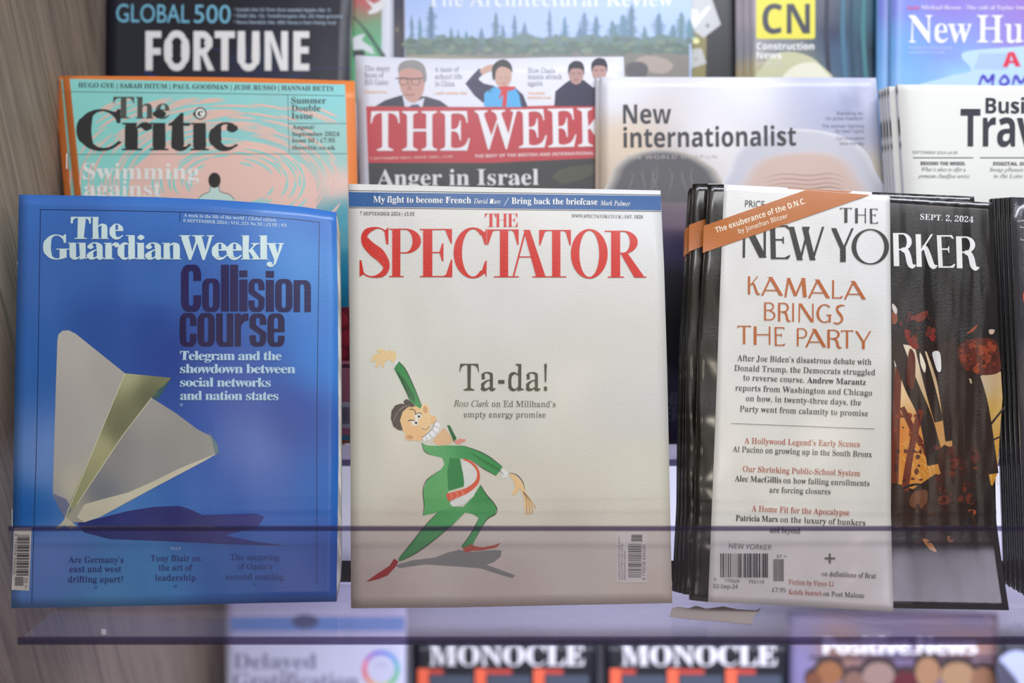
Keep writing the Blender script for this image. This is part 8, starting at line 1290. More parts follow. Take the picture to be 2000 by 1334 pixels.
for row, col_ in (((('C', 1010, 420, 1122, 682), ('o', 1128, 497, 1226, 682), ('l', 1233, 420, 1278, 680), ('l', 1284, 420, 1329, 680), ('i', 1335, 452, 1381, 680), ('s', 1386, 498, 1476, 682), ('i', 1483, 455, 1529, 681), ('o', 1535, 500, 1632, 684), ('n', 1638, 506, 1735, 683)), VIOL),
                  ((('c', 1003, 690, 1096, 876), ('o', 1102, 690, 1198, 876), ('u', 1206, 692, 1302, 876), ('r', 1310, 692, 1386, 875), ('s', 1392, 692, 1486, 876), ('e', 1492, 692, 1588, 877)), (26, 14, 66))):
    for ch, x0, y0, x1, y1 in row:
        g.shapes('headline', FAT[ch], 0.35 * x0, 370 + 0.35 * y0, 0.35 * x1, 370 + 0.35 * y1, 0, col_, 8)
SUB = (172, 200, 214)
for t, x1, y in (('Telegram and the', 550, 703), ('showdown between', 577, 728.5), ('social networks', 529, 755), ('and nation states', 544, 781)):
    g.text('strapline', t, 'fat', 351.5, y, x1, y + 0.5, 17.5, SUB, track=-0.03)
g.text('strapline', '12', 'reg', 351, 793, 357, 793, 5, SUB)
g.text('cover_lines', 'PLUS', 'serif', 333, 1074, 353, 1074, 5.5, (170, 190, 215))
NAVY = (38, 48, 108)
for rows in ([('Are Germany’s', 134, 241, 1099), ('east and west', 136, 237, 1117), ('drifting apart?', 133, 240, 1137), ('26', 183, 190, 1149)],
             [('Tony Blair on', 294, 392, 1096), ('the art of', 310, 376, 1114), ('leadership', 303, 382, 1134), ('40', 339, 346, 1147)],
             [('The meaning', 449, 546, 1094), ('of Oasis’s', 464, 531, 1112), ('second coming', 441, 554, 1132), ('31', 494, 501, 1144)]):
    for t, xa, xb, y in rows:
        g.text('cover_lines', t, 'reg', xa, y, xb, y, 12 if len(t) > 2 else 4, NAVY)
g.poly('barcode', [(27, 1031), (62, 1030), (57, 1154), (23, 1152)], (205, 200, 185), 3)
for (y, h) in [(1045 + i * 3.2, 1.0 + (i * 7 % 5) * 0.4) for i in range(25)]:
    k = (y - 1030) / 124
    g.rect('barcode', 34.5 - 4 * k, y, 58.5 - 4 * k, y + h, (40, 40, 42), 5)
for (y, h) in [(1127 + i * 2.2, 1.3) for i in range(8)]:
    g.rect('barcode', 29, y, 46, y + h, (40, 40, 42), 5)
g.text('barcode', '9 770958 996036', 'sans', 28.5, 1042, 25.5, 1122, 5, (50, 50, 52), 6)
g.text('barcode', '36 >', 'sans', 48, 1128, 47.5, 1148, 6, (50, 50, 52), 6)
g.finish()
g.staple(37.5, 512, 552)
g.staple(27, 994, 1034)

# ------------------------------------------------------------------ front row: white weekly
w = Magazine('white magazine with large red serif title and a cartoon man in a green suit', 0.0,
             [(681, 359), (800, 362), (1000, 367), (1150, 369), (1290, 372)],
             [(1290, 372), (1297, 520), (1303, 720), (1308, 950), (1313, 1178)],
             [(686, 1188), (870, 1187), (1100, 1182), (1313, 1178)],
             [(681, 359), (683, 600), (685, 900), (686, 1188)],
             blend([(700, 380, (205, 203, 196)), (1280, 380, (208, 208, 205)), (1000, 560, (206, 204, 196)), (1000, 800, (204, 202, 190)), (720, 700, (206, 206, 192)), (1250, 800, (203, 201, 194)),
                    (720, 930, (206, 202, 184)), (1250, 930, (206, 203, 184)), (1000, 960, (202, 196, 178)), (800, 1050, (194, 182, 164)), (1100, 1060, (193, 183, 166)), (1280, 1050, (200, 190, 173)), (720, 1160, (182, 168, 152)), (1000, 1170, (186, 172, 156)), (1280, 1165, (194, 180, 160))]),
             th=0.0045, light=FRONT, mat=GL_MATTE, cut=28, grid=(30, 36),
             bow=lambda a, b: 0.0035 * math.sin(math.pi * a) - 0.001 * (max(0, 0.1 - a) / 0.1) ** 2 + 0.002 * math.sin(2 * math.pi * b) * a)
w.poly('header_band', [(681, 371.5), (1290.2, 380), (1290.4, 381.2), (681, 372.8)], (45, 45, 55), 2)
w.poly('header_band', [(681, 375), (1290.5, 382.5), (1291.5, 411), (681.3, 403.5)], (20, 80, 136), 2)
w.poly('header_band', [(681.3, 405), (1291.6, 412.3), (1291.7, 413.5), (681.3, 406.3)], (45, 45, 55), 2)
CREAM = (222, 222, 212)
w.text('header_lines', 'My fight to become French', 'serif', 729, 395.2, 920, 397, 12.2, CREAM)
w.text('header_lines', 'David Hare', 'ital', 925, 397.3, 978, 398.2, 9.2, CREAM)
w.stroke('header_lines', [(984.5, 402), (994, 385.5)], 0.9, CREAM, 8)
w.text('header_lines', 'Bring back the briefcase', 'serif', 999, 398.2, 1167, 400, 12.2, CREAM)
w.text('header_lines', 'Mark Palmer', 'ital', 1172.5, 401, 1231, 402.5, 9.2, CREAM)
GREY = (62, 62, 56)
w.text('small_print', '7 SEPTEMBER 2024 | £5.95', 'reg', 703, 420, 809, 421.2, 6.6, GREY)
w.text('small_print#2', 'WWW.SPECTATOR.CO.UK | EST. 1828', 'reg', 1116, 424.6, 1255.5, 426.6, 6.2, GREY)

# the red title: narrow roman capitals with flat hairline serifs
def stem(x, wd, y0=0.0, y1=1.0, shear=0.0):
    return [[(x - wd / 2, y0), (x + wd / 2, y0), (x + wd / 2 + shear, y1), (x - wd / 2 + shear, y1)]]


def ser(x0, x1, y, h=0.022):
    return [[(x0, y), (x1, y), (x1, y + h), (x0, y + h)]]


def ring(cx, cy, rx, ry, ix, iy, a0=0, a1=360, k=40):
    an = [R(a0 + (a1 - a0) * i / k) for i in range(k + 1)]
    o = [(cx + rx * math.cos(a), cy + ry * math.sin(a)) for a in an]
    i_ = [(cx + ix * math.cos(a), cy + iy * math.sin(a)) for a in an]
    if a1 - a0 == 360:
        return [o[:-1], i_[:-1]]
    return [o + i_[::-1]]


def swash(pts, k=8):
    q = curve_pts(pts, False, k)
    a, b = [], []
    for i in range(len(q)):
        p0, p1 = q[max(0, i - 1)], q[min(len(q) - 1, i + 1)]
        dx, dy = p1[0] - p0[0], p1[1] - p0[1]
        l = math.hypot(dx, dy) or 1
        h = q[i][2] / 2
        a.append((q[i][0] - dy / l * h, q[i][1] + dx / l * h))
        b.append((q[i][0] + dy / l * h, q[i][1] - dx / l * h))
    return ('strip', a, b)


HL = 0.022
ROMAN = {
    'S': [swash([(0.90, 0.80, 0.02), (0.80, 0.93, 0.03), (0.56, 0.985, 0.035), (0.24, 0.90, 0.14), (0.18, 0.74, 0.22), (0.40, 0.57, 0.26), (0.68, 0.43, 0.27), (0.86, 0.24, 0.22), (0.76, 0.08, 0.13), (0.46, 0.01, 0.035), (0.18, 0.06, 0.03), (0.06, 0.22, 0.02)]),
          [[(0.86, 0.66), (0.93, 0.66), (0.93, 1.0), (0.88, 0.97), (0.80, 0.93)]], [[(0.02, 0.34), (0.08, 0.34), (0.16, 0.06), (0.08, 0.04), (0.02, 0.01)]]],
    'P': [stem(0.22, 0.25), ser(0, 0.45, 0), ser(0, 0.5, 1 - HL), ring(0.5, 0.745, 0.48, 0.255, 0.22, 0.232, -90, 90), ser(0.3, 0.52, 0.49), ser(0.3, 0.52, 1 - HL)],
    'E': [stem(0.24, 0.28), ser(0, 0.95, 0), ser(0, 0.98, 1 - HL), ser(0.3, 0.72, 0.50), [[(0.98, 1.0), (0.98, 0.70), (0.94, 0.70), (0.78, 0.97), (0.7, 1.0)]], [[(0.99, 0.0), (0.99, 0.36), (0.95, 0.36), (0.80, 0.05), (0.66, 0.0)]], [[(0.72, 0.70), (0.68, 0.70), (0.60, 0.525), (0.60, 0.50), (0.68, 0.33), (0.72, 0.33)]]],
    'C': [ring(0.58, 0.5, 0.58, 0.51, 0.33, 0.475, 48, 312), [[(0.985, 0.66), (0.94, 0.66), (0.80, 0.94), (0.92, 0.90), (0.985, 1.0)]], [[(0.995, 0.34), (0.95, 0.34), (0.80, 0.05), (0.93, 0.10), (0.985, 0.0)]]],
    'T': [stem(0.54, 0.26), ser(0.22, 0.86, 0), ser(0.02, 1.0, 1 - HL), [[(0.0, 0.68), (0.04, 0.68), (0.18, 0.95), (0.28, 1.0), (0.0, 1.0)]], [[(1.0, 0.68), (0.96, 0.68), (0.84, 0.95), (0.74, 1.0), (1.0, 1.0)]]],
    'A': [[[(0.02, 0.02), (0.07, 0.02), (0.42, 0.98), (0.37, 0.98)]], [[(0.72, 0.0), (1.0, 0.0), (0.53, 1.0), (0.34, 1.0)]], ser(0.22, 0.72, 0.42), ser(-0.05, 0.20, 0), ser(0.60, 1.10, 0)],
    'O': [ring(0.5, 0.5, 0.5, 0.51, 0.27, 0.478)],
    'R': [stem(0.24, 0.24), ser(0.03, 0.46, 0), ser(-0.06, 0.45, 1 - HL), ring(0.45, 0.755, 0.38, 0.245, 0.17, 0.222, -90, 90), ser(0.3, 0.46, 0.51), ser(0.3, 0.46, 1 - HL), [[(0.36, 0.53), (0.56, 0.52), (1.0, 0.02), (1.0, 0.0), (0.74, 0.0)]], ser(0.74, 1.06, 0)],
    'H': [stem(0.22, 0.2), stem(0.78, 0.2), ser(0.04, 0.4, 0), ser(0.6, 0.96, 0), ser(0.04, 0.4, 1 - HL), ser(0.6, 0.96, 1 - HL), ser(0.3, 0.7, 0.5)],
}
RED = (194, 36, 24)
for ch, xa, xb, yt, yb in (('S', 701, 763, 443.5, 541.5), ('P', 760, 823.5, 446.5, 541), ('E', 820, 884, 447, 541), ('C', 886, 951, 445, 542.5), ('T', 951, 1013, 448, 541.5), ('A', 1000, 1066, 449, 541.5), ('T', 1053, 1115, 449, 541.5), ('O', 1115, 1187, 448, 543), ('R', 1185, 1258, 450.5, 542)):
    w.shapes('title', ROMAN[ch], xa, yt, xb, yb, 0, RED, 8)
for ch, xa, xb in (('T', 947, 969), ('H', 967, 992), ('E', 992, 1011)):
    w.shapes('title', ROMAN[ch], xa, 417, xb, 443, 0, RED, 8)
OLIVE = (72, 74, 58)
w.text('headline', 'Ta-da!', 'light', 897, 762.5, 1069, 763, 52, OLIVE, track=-0.01)
w.text('strapline', 'Ross Clark', 'ital', 886, 794, 955, 794.5, 12, (96, 98, 84))
w.text('strapline', 'on Ed Miliband’s', 'light', 961, 794.5, 1085, 795, 12, (96, 98, 84))
w.text('strapline', 'empty energy promise', 'light', 906, 815, 1066, 815.5, 11.5, (96, 98, 84))
w.rect('barcode', 1204, 1039, 1264, 1138, (202, 196, 184), 3)
w.barcode('barcode', 1227, 1062, 1253, 1128, True, 4, 5, (70, 66, 62))
w.barcode('barcode', 1233, 1044, 1254.5, 1058, True, 9, 5, (70, 66, 62))
w.text('barcode', '9 770038 695240', 'sans', 1261, 1133, 1261, 1064, 6, (70, 66, 62), 6)
for i, t in enumerate(('CANADA C$9.99 EURO ZONE €9.50', 'SOUTH AFRICA ZAR 129.90', 'SWITZERLAND CHF9.00')):
    w.text('barcode', t, 'sans', 1211 + 5.5 * i, 1133, 1211 + 5.5 * i, (1049, 1062, 1076)[i], 3.6, (100, 96, 90), 6)

# the cartoon man
def k6(*pts):
    return [(680 + 0.3747 * pts[i], 660 + 0.3747 * pts[i + 1]) for i in range(0, len(pts), 2)]


SKIN, GRN, LINE = (226, 182, 128), (62, 146, 78), (38, 34, 28)
CM = 'cartoon_man'
w.poly(CM, k6(245, 1185, 330, 1160, 450, 1145, 520, 1118, 580, 1104, 640, 1116, 760, 1105, 800, 1108, 795, 1140, 760, 1168, 720, 1183, 790, 1208, 872, 1238, 855, 1252, 800, 1236, 690, 1200, 560, 1190, 400, 1180, 270, 1200), (122, 122, 114), 2)
w.poly(CM + '/trousers', k6(690, 765, 720, 815, 755, 855, 775, 890, 765, 920, 720, 950, 690, 990, 665, 1045, 648, 1082, 600, 1098, 590, 1086, 640, 1020, 682, 938, 650, 918, 610, 910, 560, 960, 500, 1010, 440, 1060, 340, 1130, 265, 1166, 262, 1150, 320, 1080, 400, 980, 470, 905, 540, 880, 600, 880, 650, 830), blend([(900, 980, (78, 152, 88)), (820, 1060, (60, 140, 74)), (950, 1020, (70, 142, 82)), (930, 960, (48, 128, 66)), (790, 1090, (46, 126, 64))]), 3)
w.poly(CM + '/jacket', k6(382, 545, 410, 560, 470, 563, 520, 560, 600, 562, 680, 590, 740, 622, 805, 672, 772, 718, 720, 690, 680, 660, 640, 636, 585, 628, 598, 700, 602, 775, 520, 800, 530, 850, 545, 880, 455, 912, 390, 926, 396, 870, 390, 800, 410, 740, 480, 690, 502, 660, 490, 625, 430, 610, 396, 590), blend([(850, 900, (84, 158, 92)), (830, 990, (82, 156, 88)), (920, 890, (58, 140, 78)), (890, 950, (96, 164, 98)), (960, 910, (50, 136, 70))]), 3)
w.poly(CM + '/jacket', k6(530, 625, 588, 632, 598, 700, 606, 772, 522, 796, 516, 700), (40, 122, 62), 4)
w.poly(CM + '/jacket', k6(262, 120, 300, 165, 345, 260, 384, 355, 372, 376, 335, 372, 310, 300, 240, 160), (44, 132, 66), 3)
w.poly(CM + '/jacket', k6(250, 165, 300, 225, 345, 300, 350, 340, 310, 300), (26, 92, 48), 4)
w.poly(CM + '/jacket', k6(515, 455, 530, 455, 566, 525, 550, 541), (30, 96, 52), 4)
w.poly(CM + '/shirt', k6(582, 630, 640, 648, 670, 685, 682, 740, 655, 825, 600, 868, 545, 880, 530, 862, 600, 800, 606, 740), (206, 206, 198), 4)
w.poly(CM + '/cuff#1', k6(795, 692, 808, 680, 838, 702, 826, 728, 806, 735), (212, 212, 205), 4)
w.poly(CM + '/cuff#2', k6(236, 130, 256, 110, 266, 122, 246, 146), (212, 212, 205), 4)
w.stroke(CM + '/tie', k6(600, 632, 645, 652, 678, 700, 668, 755, 610, 800, 515, 832), [3, 4.5, 5, 8, 11, 15], (206, 84, 58), 5)
w.poly(CM + '/tie', k6(550, 541, 580, 525, 612, 528, 610, 540, 580, 545, 592, 556, 562, 552), (214, 138, 118), 5)
for a in (530, 560, 590):
    w.stroke(CM + '/tie', k6(a, 812 - (a - 530) * 0.25, a + 14, 828 - (a - 530) * 0.3, a + 2, 840 - (a - 530) * 0.3), 0.7, (240, 205, 180), 6, smooth=False)
w.poly(CM + '/hand#2', k6(248, 118, 252, 88, 240, 70, 215, 62, 200, 72, 180, 58, 150, 60, 148, 68, 168, 76, 132, 90, 117, 122, 128, 126, 145, 112, 142, 148, 152, 156, 170, 128, 176, 154, 188, 150, 192, 122, 215, 112, 238, 128), (222, 192, 140), 4)
w.poly(CM + '/hand', k6(835, 705, 870, 715, 905, 750, 920, 790, 908, 802, 892, 786, 885, 802, 865, 820, 852, 812, 872, 785, 862, 742), SKIN, 4)
for a, b in ((925, 920), (942, 922), (960, 915), (975, 888)):
    w.stroke(CM + '/hand', k6(908, 792, (908 + a) / 2 + 8, 850, a, b), [5, 4.5, 3], SKIN, 4)
    w.stroke(CM + '/hand', k6(912, 800, (908 + a) / 2 + 14, 850, a + 4, b), 0.6, LINE, 5)
w.poly(CM + '/head', k6(262, 412, 275, 376, 310, 352, 345, 350, 375, 368, 405, 385, 432, 400, 452, 412, 448, 430, 430, 450, 428, 475, 405, 500, 385, 530, 365, 540, 340, 522, 318, 510, 290, 490, 270, 452), blend([(790, 800, (228, 180, 122)), (840, 830, (232, 196, 140)), (820, 850, (222, 168, 116))]), 4)
w.ell(CM + '/head', *k6(402, 374)[0], 8.5, 11.5, (230, 190, 138), 4, -10)
w.ell(CM + '/head', *k6(402, 374)[0], 4.5, 7, (205, 150, 108), 5, -10)
w.ell(CM + '/head', *k6(325, 515)[0], 12, 8, (226, 178, 124), 5, 10)
w.ell(CM + '/head', *k6(322, 517)[0], 7, 4, (200, 142, 100), 6, 10)
w.poly(CM + '/head', k6(440, 538, 470, 500, 500, 468, 520, 490, 548, 540, 520, 556, 470, 562), (212, 172, 128), 3)
w.poly(CM + '/hair', k6(285, 482, 262, 480, 236, 462, 222, 420, 226, 380, 245, 352, 275, 342, 292, 345, 288, 330, 304, 318, 332, 336, 350, 358, 312, 360, 284, 385, 270, 430), (58, 48, 44), 5)
for i in range(6):
    w.stroke(CM + '/hair', k6(232 + 6 * i, 440 - 12 * i, 252 + 7 * i, 395 - 8 * i, 285 + 8 * i, 362 - 2 * i), 0.7, (120, 108, 100), 6)
for ex, ey in ((364, 408), (349, 441)):
    w.ell(CM + '/eye', *k6(ex, ey)[0], 6.6, 6.2, (232, 226, 208), 5)
    w.ell(CM + '/eye', *k6(ex + 5, ey + 2)[0], 2.6, 2.6, (40, 36, 30), 6)
w.stroke(CM + '/eye', k6(318, 372, 345, 376, 352, 402), 1.5, LINE, 6)
w.stroke(CM + '/eye', k6(312, 432, 330, 428, 348, 432), 1.8, LINE, 6)
w.stroke(CM + '/eye', k6(350, 400, 372, 390, 384, 400), 1.4, LINE, 6)
w.ell(CM + '/nose', *k6(402, 456)[0], 9, 7, (228, 186, 134), 5, 20)
w.ell(CM + '/nose', *k6(444, 426)[0], 6, 8, (222, 176, 124), 5, -10)
w.stroke(CM + '/nose', k6(384, 470, 405, 478, 425, 462), 1, (120, 80, 50), 6)
w.poly(CM + '/teeth', k6(386, 522, 398, 538, 420, 534, 448, 515, 470, 490, 480, 452, 462, 434, 446, 448, 440, 472, 412, 500), (236, 234, 222), 6)
for a in ((402, 512, 414, 536), (420, 498, 440, 522), (438, 478, 462, 500), (446, 456, 474, 470)):
    w.stroke(CM + '/teeth', k6(*a), 0.8, (110, 100, 84), 7)
w.stroke(CM + '/teeth', k6(384, 520, 412, 500, 440, 472, 448, 446, 462, 432), 0.9, LINE, 7)
w.poly(CM + '/shoe', k6(595, 1096, 640, 1076, 665, 1086, 700, 1092, 760, 1081, 797, 1067, 772, 1092, 700, 1107, 645, 1110, 612, 1120), (176, 78, 58), 4)
w.poly(CM + '/shoe#2', k6(262, 1166, 240, 1150, 215, 1188, 150, 1230, 93, 1272, 160, 1256, 205, 1238, 248, 1192), (150, 34, 34), 4)
for oi, a in enumerate((k6(262, 120, 300, 165, 345, 260, 384, 355), k6(240, 160, 290, 245, 335, 372), k6(600, 562, 680, 590, 740, 622, 805, 672), k6(640, 636, 700, 678, 772, 718), k6(390, 926, 396, 870, 390, 800, 410, 740, 480, 690),
          k6(262, 1150, 330, 1068, 400, 980, 470, 905), k6(265, 1166, 340, 1130, 440, 1060, 560, 960), k6(690, 765, 720, 815, 755, 855, 776, 892, 765, 920, 720, 950, 665, 1045), k6(682, 938, 640, 1020, 592, 1086), k6(838, 702, 880, 715, 910, 750, 922, 790), k6(382, 545, 398, 590, 430, 610))):
    w.stroke(CM + '/outline#%d' % oi, a, [0.5] + [1.3] * (len(a) - 2) + [0.5], LINE, 7)
for i in range(7):
    w.stroke(CM + '/outline', k6(640 + 22 * i, 600 + 12 * i, 665 + 22 * i, 612 + 14 * i, 690 + 20 * i, 640 + 12 * i), 0.7, (26, 84, 44), 6)
w.finish()

# ------------------------------------------------------------------ front row: black weekly with a white half-cover
def pt(x, y):
    return (1300 + 0.35 * x, 370 + 0.35 * y)


def art(*q):
    return [(1720 + 0.4651 * q[i], 600 + 0.4651 * q[i + 1]) for i in range(0, len(q), 2)]


BLK = (26, 24, 28)
CLEFT = [(1385, 360), (1378, 470), (1372, 560), (1364, 690), (1361, 800), (1358, 1000), (1348, 1172)]


def curl(b):
    """the lower end of the cover bends out towards the customer"""
    return 0.39 * max(0, min(b, 0.855) - 0.78) ** 2 + 0.0585 * max(0, b - 0.855) + 0.033 * max(0, b - 0.855) ** 2


def spine_band(x, y):
    return (140, 74, 22) if 441 < y < 494 else (14, 13, 15)


n_ = Magazine('black magazine with white half-cover and orange corner band, frontmost copy of its stack', 0.004,
              [(1385, 360), (1414, 360), (1573, 371), (1738, 383), (1940, 396)],
              [(1940, 396), (1950, 560), (1958, 700), (1955, 800), (1944, 940), (1946, 1020), (1957, 1100), (1971, 1192)],
              [(1348, 1172), (1384, 1176), (1560, 1183), (1745, 1188), (1971, 1192)],
              CLEFT,
              blend([(1380, 600, (22, 20, 14)), (1370, 1000, (18, 16, 12)), (1800, 450, (12, 11, 15)), (1900, 600, (16, 13, 16)), (1850, 760, (40, 20, 16)), (1850, 950, (40, 20, 12)), (1850, 1080, (26, 22, 24)), (1950, 1180, (30, 28, 32))]),
              th=0.0035, light=FRONT, mat=GL_BLACK, cut=16, grid=(44, 56), spine=spine_band, group='stack of black weeklies in the front tray',
              bow=lambda a, b: 0.003 * math.sin(math.pi * a) - 0.001 * (max(0, 0.1 - a) / 0.1) ** 2 + curl(b) * min(1, max(0, a - 0.38) / 0.25) ** 2 + 0.0006 * math.sin(34 * b + 6 * b * b) * max(0, 0.13 - a) / 0.13 + 0.0012 * math.sin(9 * a + 4 * b) * max(0, a - 0.6))
AM = 'cover_painting'
n_.poly(AM, art(48, 150, 60, 250, 52, 420, 48, 640, 70, 740, 150, 770, 230, 740, 300, 700, 400, 720, 470, 750, 490, 700, 500, 540, 512, 380, 505, 270, 440, 280, 390, 300, 330, 300, 260, 230, 200, 190, 120, 160),
        blend([(1745, 700, (225, 215, 200)), (1760, 760, (225, 190, 140)), (1790, 720, (215, 195, 165)), (1820, 740, (190, 160, 120)), (1760, 850, (205, 120, 40)), (1780, 900, (200, 125, 35)), (1830, 830, (190, 130, 60)), (1870, 830, (180, 150, 115)), (1910, 760, (185, 165, 140)), (1930, 800, (190, 150, 70)), (1935, 900, (205, 150, 40)), (1900, 900, (150, 90, 30))]), 2)
DK, RB = (36, 17, 12), (98, 34, 14)
for q, ws, c in (((75, 250, 66, 450, 58, 740), (13, 15, 16), RB), ((90, 420, 150, 540, 220, 650), (10, 12, 13), RB), ((168, 430, 128, 600, 100, 780), (13, 13, 15), (104, 36, 14)),
                 ((58, 140, 125, 320, 190, 470, 232, 660), (26, 28, 26, 34), DK), ((160, 160, 205, 330, 245, 480), (16, 20, 18), DK), ((205, 175, 262, 320, 300, 560), (14, 22, 26), DK),
                 ((270, 140, 345, 400, 370, 760), (40, 46, 52), DK), ((395, 280, 430, 420, 470, 700), (18, 22, 24), DK), ((385, 320, 400, 560, 440, 800), (18, 26, 30), DK),
                 ((300, 380, 330, 600, 320, 760), (20, 26, 40), (40, 18, 12)), ((440, 520, 480, 470, 520, 420), (5, 4, 4), DK), ((425, 600, 470, 560, 500, 545), (6, 4, 3), DK),
                 ((75, 770, 140, 745, 205, 752), (4, 5, 3), (24, 16, 12)), ((130, 810, 175, 770, 210, 760), (3, 4, 3), (24, 16, 12))):
    n_.stroke(AM, art(*q), list(ws), c, 3 if c == RB else 4)
n_.poly(AM, art(48, 760, 120, 775, 230, 700, 300, 720, 360, 690, 440, 740, 475, 760, 486, 860, 470, 1000, 250, 1000, 48, 900), blend([(1760, 1000, (46, 26, 18)), (1850, 960, (44, 20, 12)), (1930, 980, (28, 22, 20))]), 4)
for q, c in (((330, 160, 400, 130, 480, 140, 500, 210, 500, 270, 430, 285, 360, 260, 330, 220), (84, 28, 16)), ((100, 95, 130, 105, 160, 165, 140, 175, 110, 140), (120, 30, 24)),
             ((195, 95, 215, 100, 235, 135, 210, 140), (122, 28, 26)), ((360, 112, 385, 90, 408, 72, 390, 100), (148, 62, 34)), ((140, 40, 170, 22, 200, 18, 180, 55, 150, 60), (110, 38, 26)),
             ((48, 20, 66, 25, 70, 60, 50, 70), (130, 70, 48)), ((50, -15, 68, 5, 66, 30, 50, 10), (205, 195, 185)), ((175, 975, 205, 980, 236, 1028, 205, 1015), (170, 110, 50)), ((280, 962, 306, 965, 304, 985, 284, 985), (120, 76, 48)),
             ((165, 190, 188, 240, 185, 275, 168, 240), (225, 210, 185)), ((218, 190, 248, 190, 254, 260, 240, 270, 225, 230), (215, 212, 208)), ((245, 600, 300, 590, 330, 660, 300, 720, 250, 690), (56, 20, 12)),
             ((120, 180, 145, 210, 140, 340, 110, 310), (88, 32, 18)), ((370, 850, 400, 855, 395, 872, 376, 868), (160, 70, 36)), ((455, 95, 478, 95, 472, 112, 458, 112), (196, 168, 150)), ((135, 780, 195, 770, 185, 840, 125, 835), (104, 62, 40))):
    n_.poly(AM, art(*q), c, 5, smooth=True)
rnd = random.Random(5)
WARM = [(96, 32, 18), (120, 44, 22), (74, 24, 14), (140, 56, 26), (60, 20, 12)]
n_.dabs(AM, rnd, *art(335, 150)[0], *art(490, 265)[0], 60, (3, 9), WARM, 6)
n_.dabs(AM, rnd, *art(70, 20)[0], *art(250, 150)[0], 26, (2, 7), [(60, 24, 20), (90, 30, 24), (40, 20, 20), (110, 40, 28)], 6)
n_.dabs(AM, rnd, *art(230, 580)[0], *art(400, 820)[0], 46, (4, 12), [(56, 20, 12), (76, 26, 14), (44, 18, 12), (92, 34, 16)], 6)
n_.dabs(AM, rnd, *art(60, 440)[0], *art(175, 730)[0], 30, (2, 5), [(120, 44, 18), (70, 24, 12), (86, 30, 14)], 5)
n_.dabs(AM, rnd, *art(120, 800)[0], *art(420, 1000)[0], 34, (3, 9), [(44, 26, 20), (56, 30, 20), (36, 24, 22), (66, 36, 22)], 6)
for i in range(26):
    x, y = rnd.uniform(85, 205), rnd.uniform(560, 720)
    n_.stroke(AM, art(x, y, x + rnd.uniform(4, 16), y + rnd.uniform(-8, 8), x + rnd.uniform(14, 30), y + rnd.uniform(8, 26)), 0.9, (228, 176, 96), 3)
for i in range(10):
    x, y = rnd.uniform(455, 490), rnd.uniform(590, 720)
    n_.stroke(AM, art(x, y, x + 6, y + 14, x + rnd.uniform(2, 12), y + 28), 0.9, (230, 190, 120), 3)

# deco capitals: a = thick, b = thin strokes (fractions of the box width)
def bar2(x0, y0, x1, y1, wd, k=0.0):
    return [[(x0 - wd / 2, y0), (x0 + wd / 2, y0), (x1 + wd / 2 + k, y1), (x1 - wd / 2 - k, y1)]]


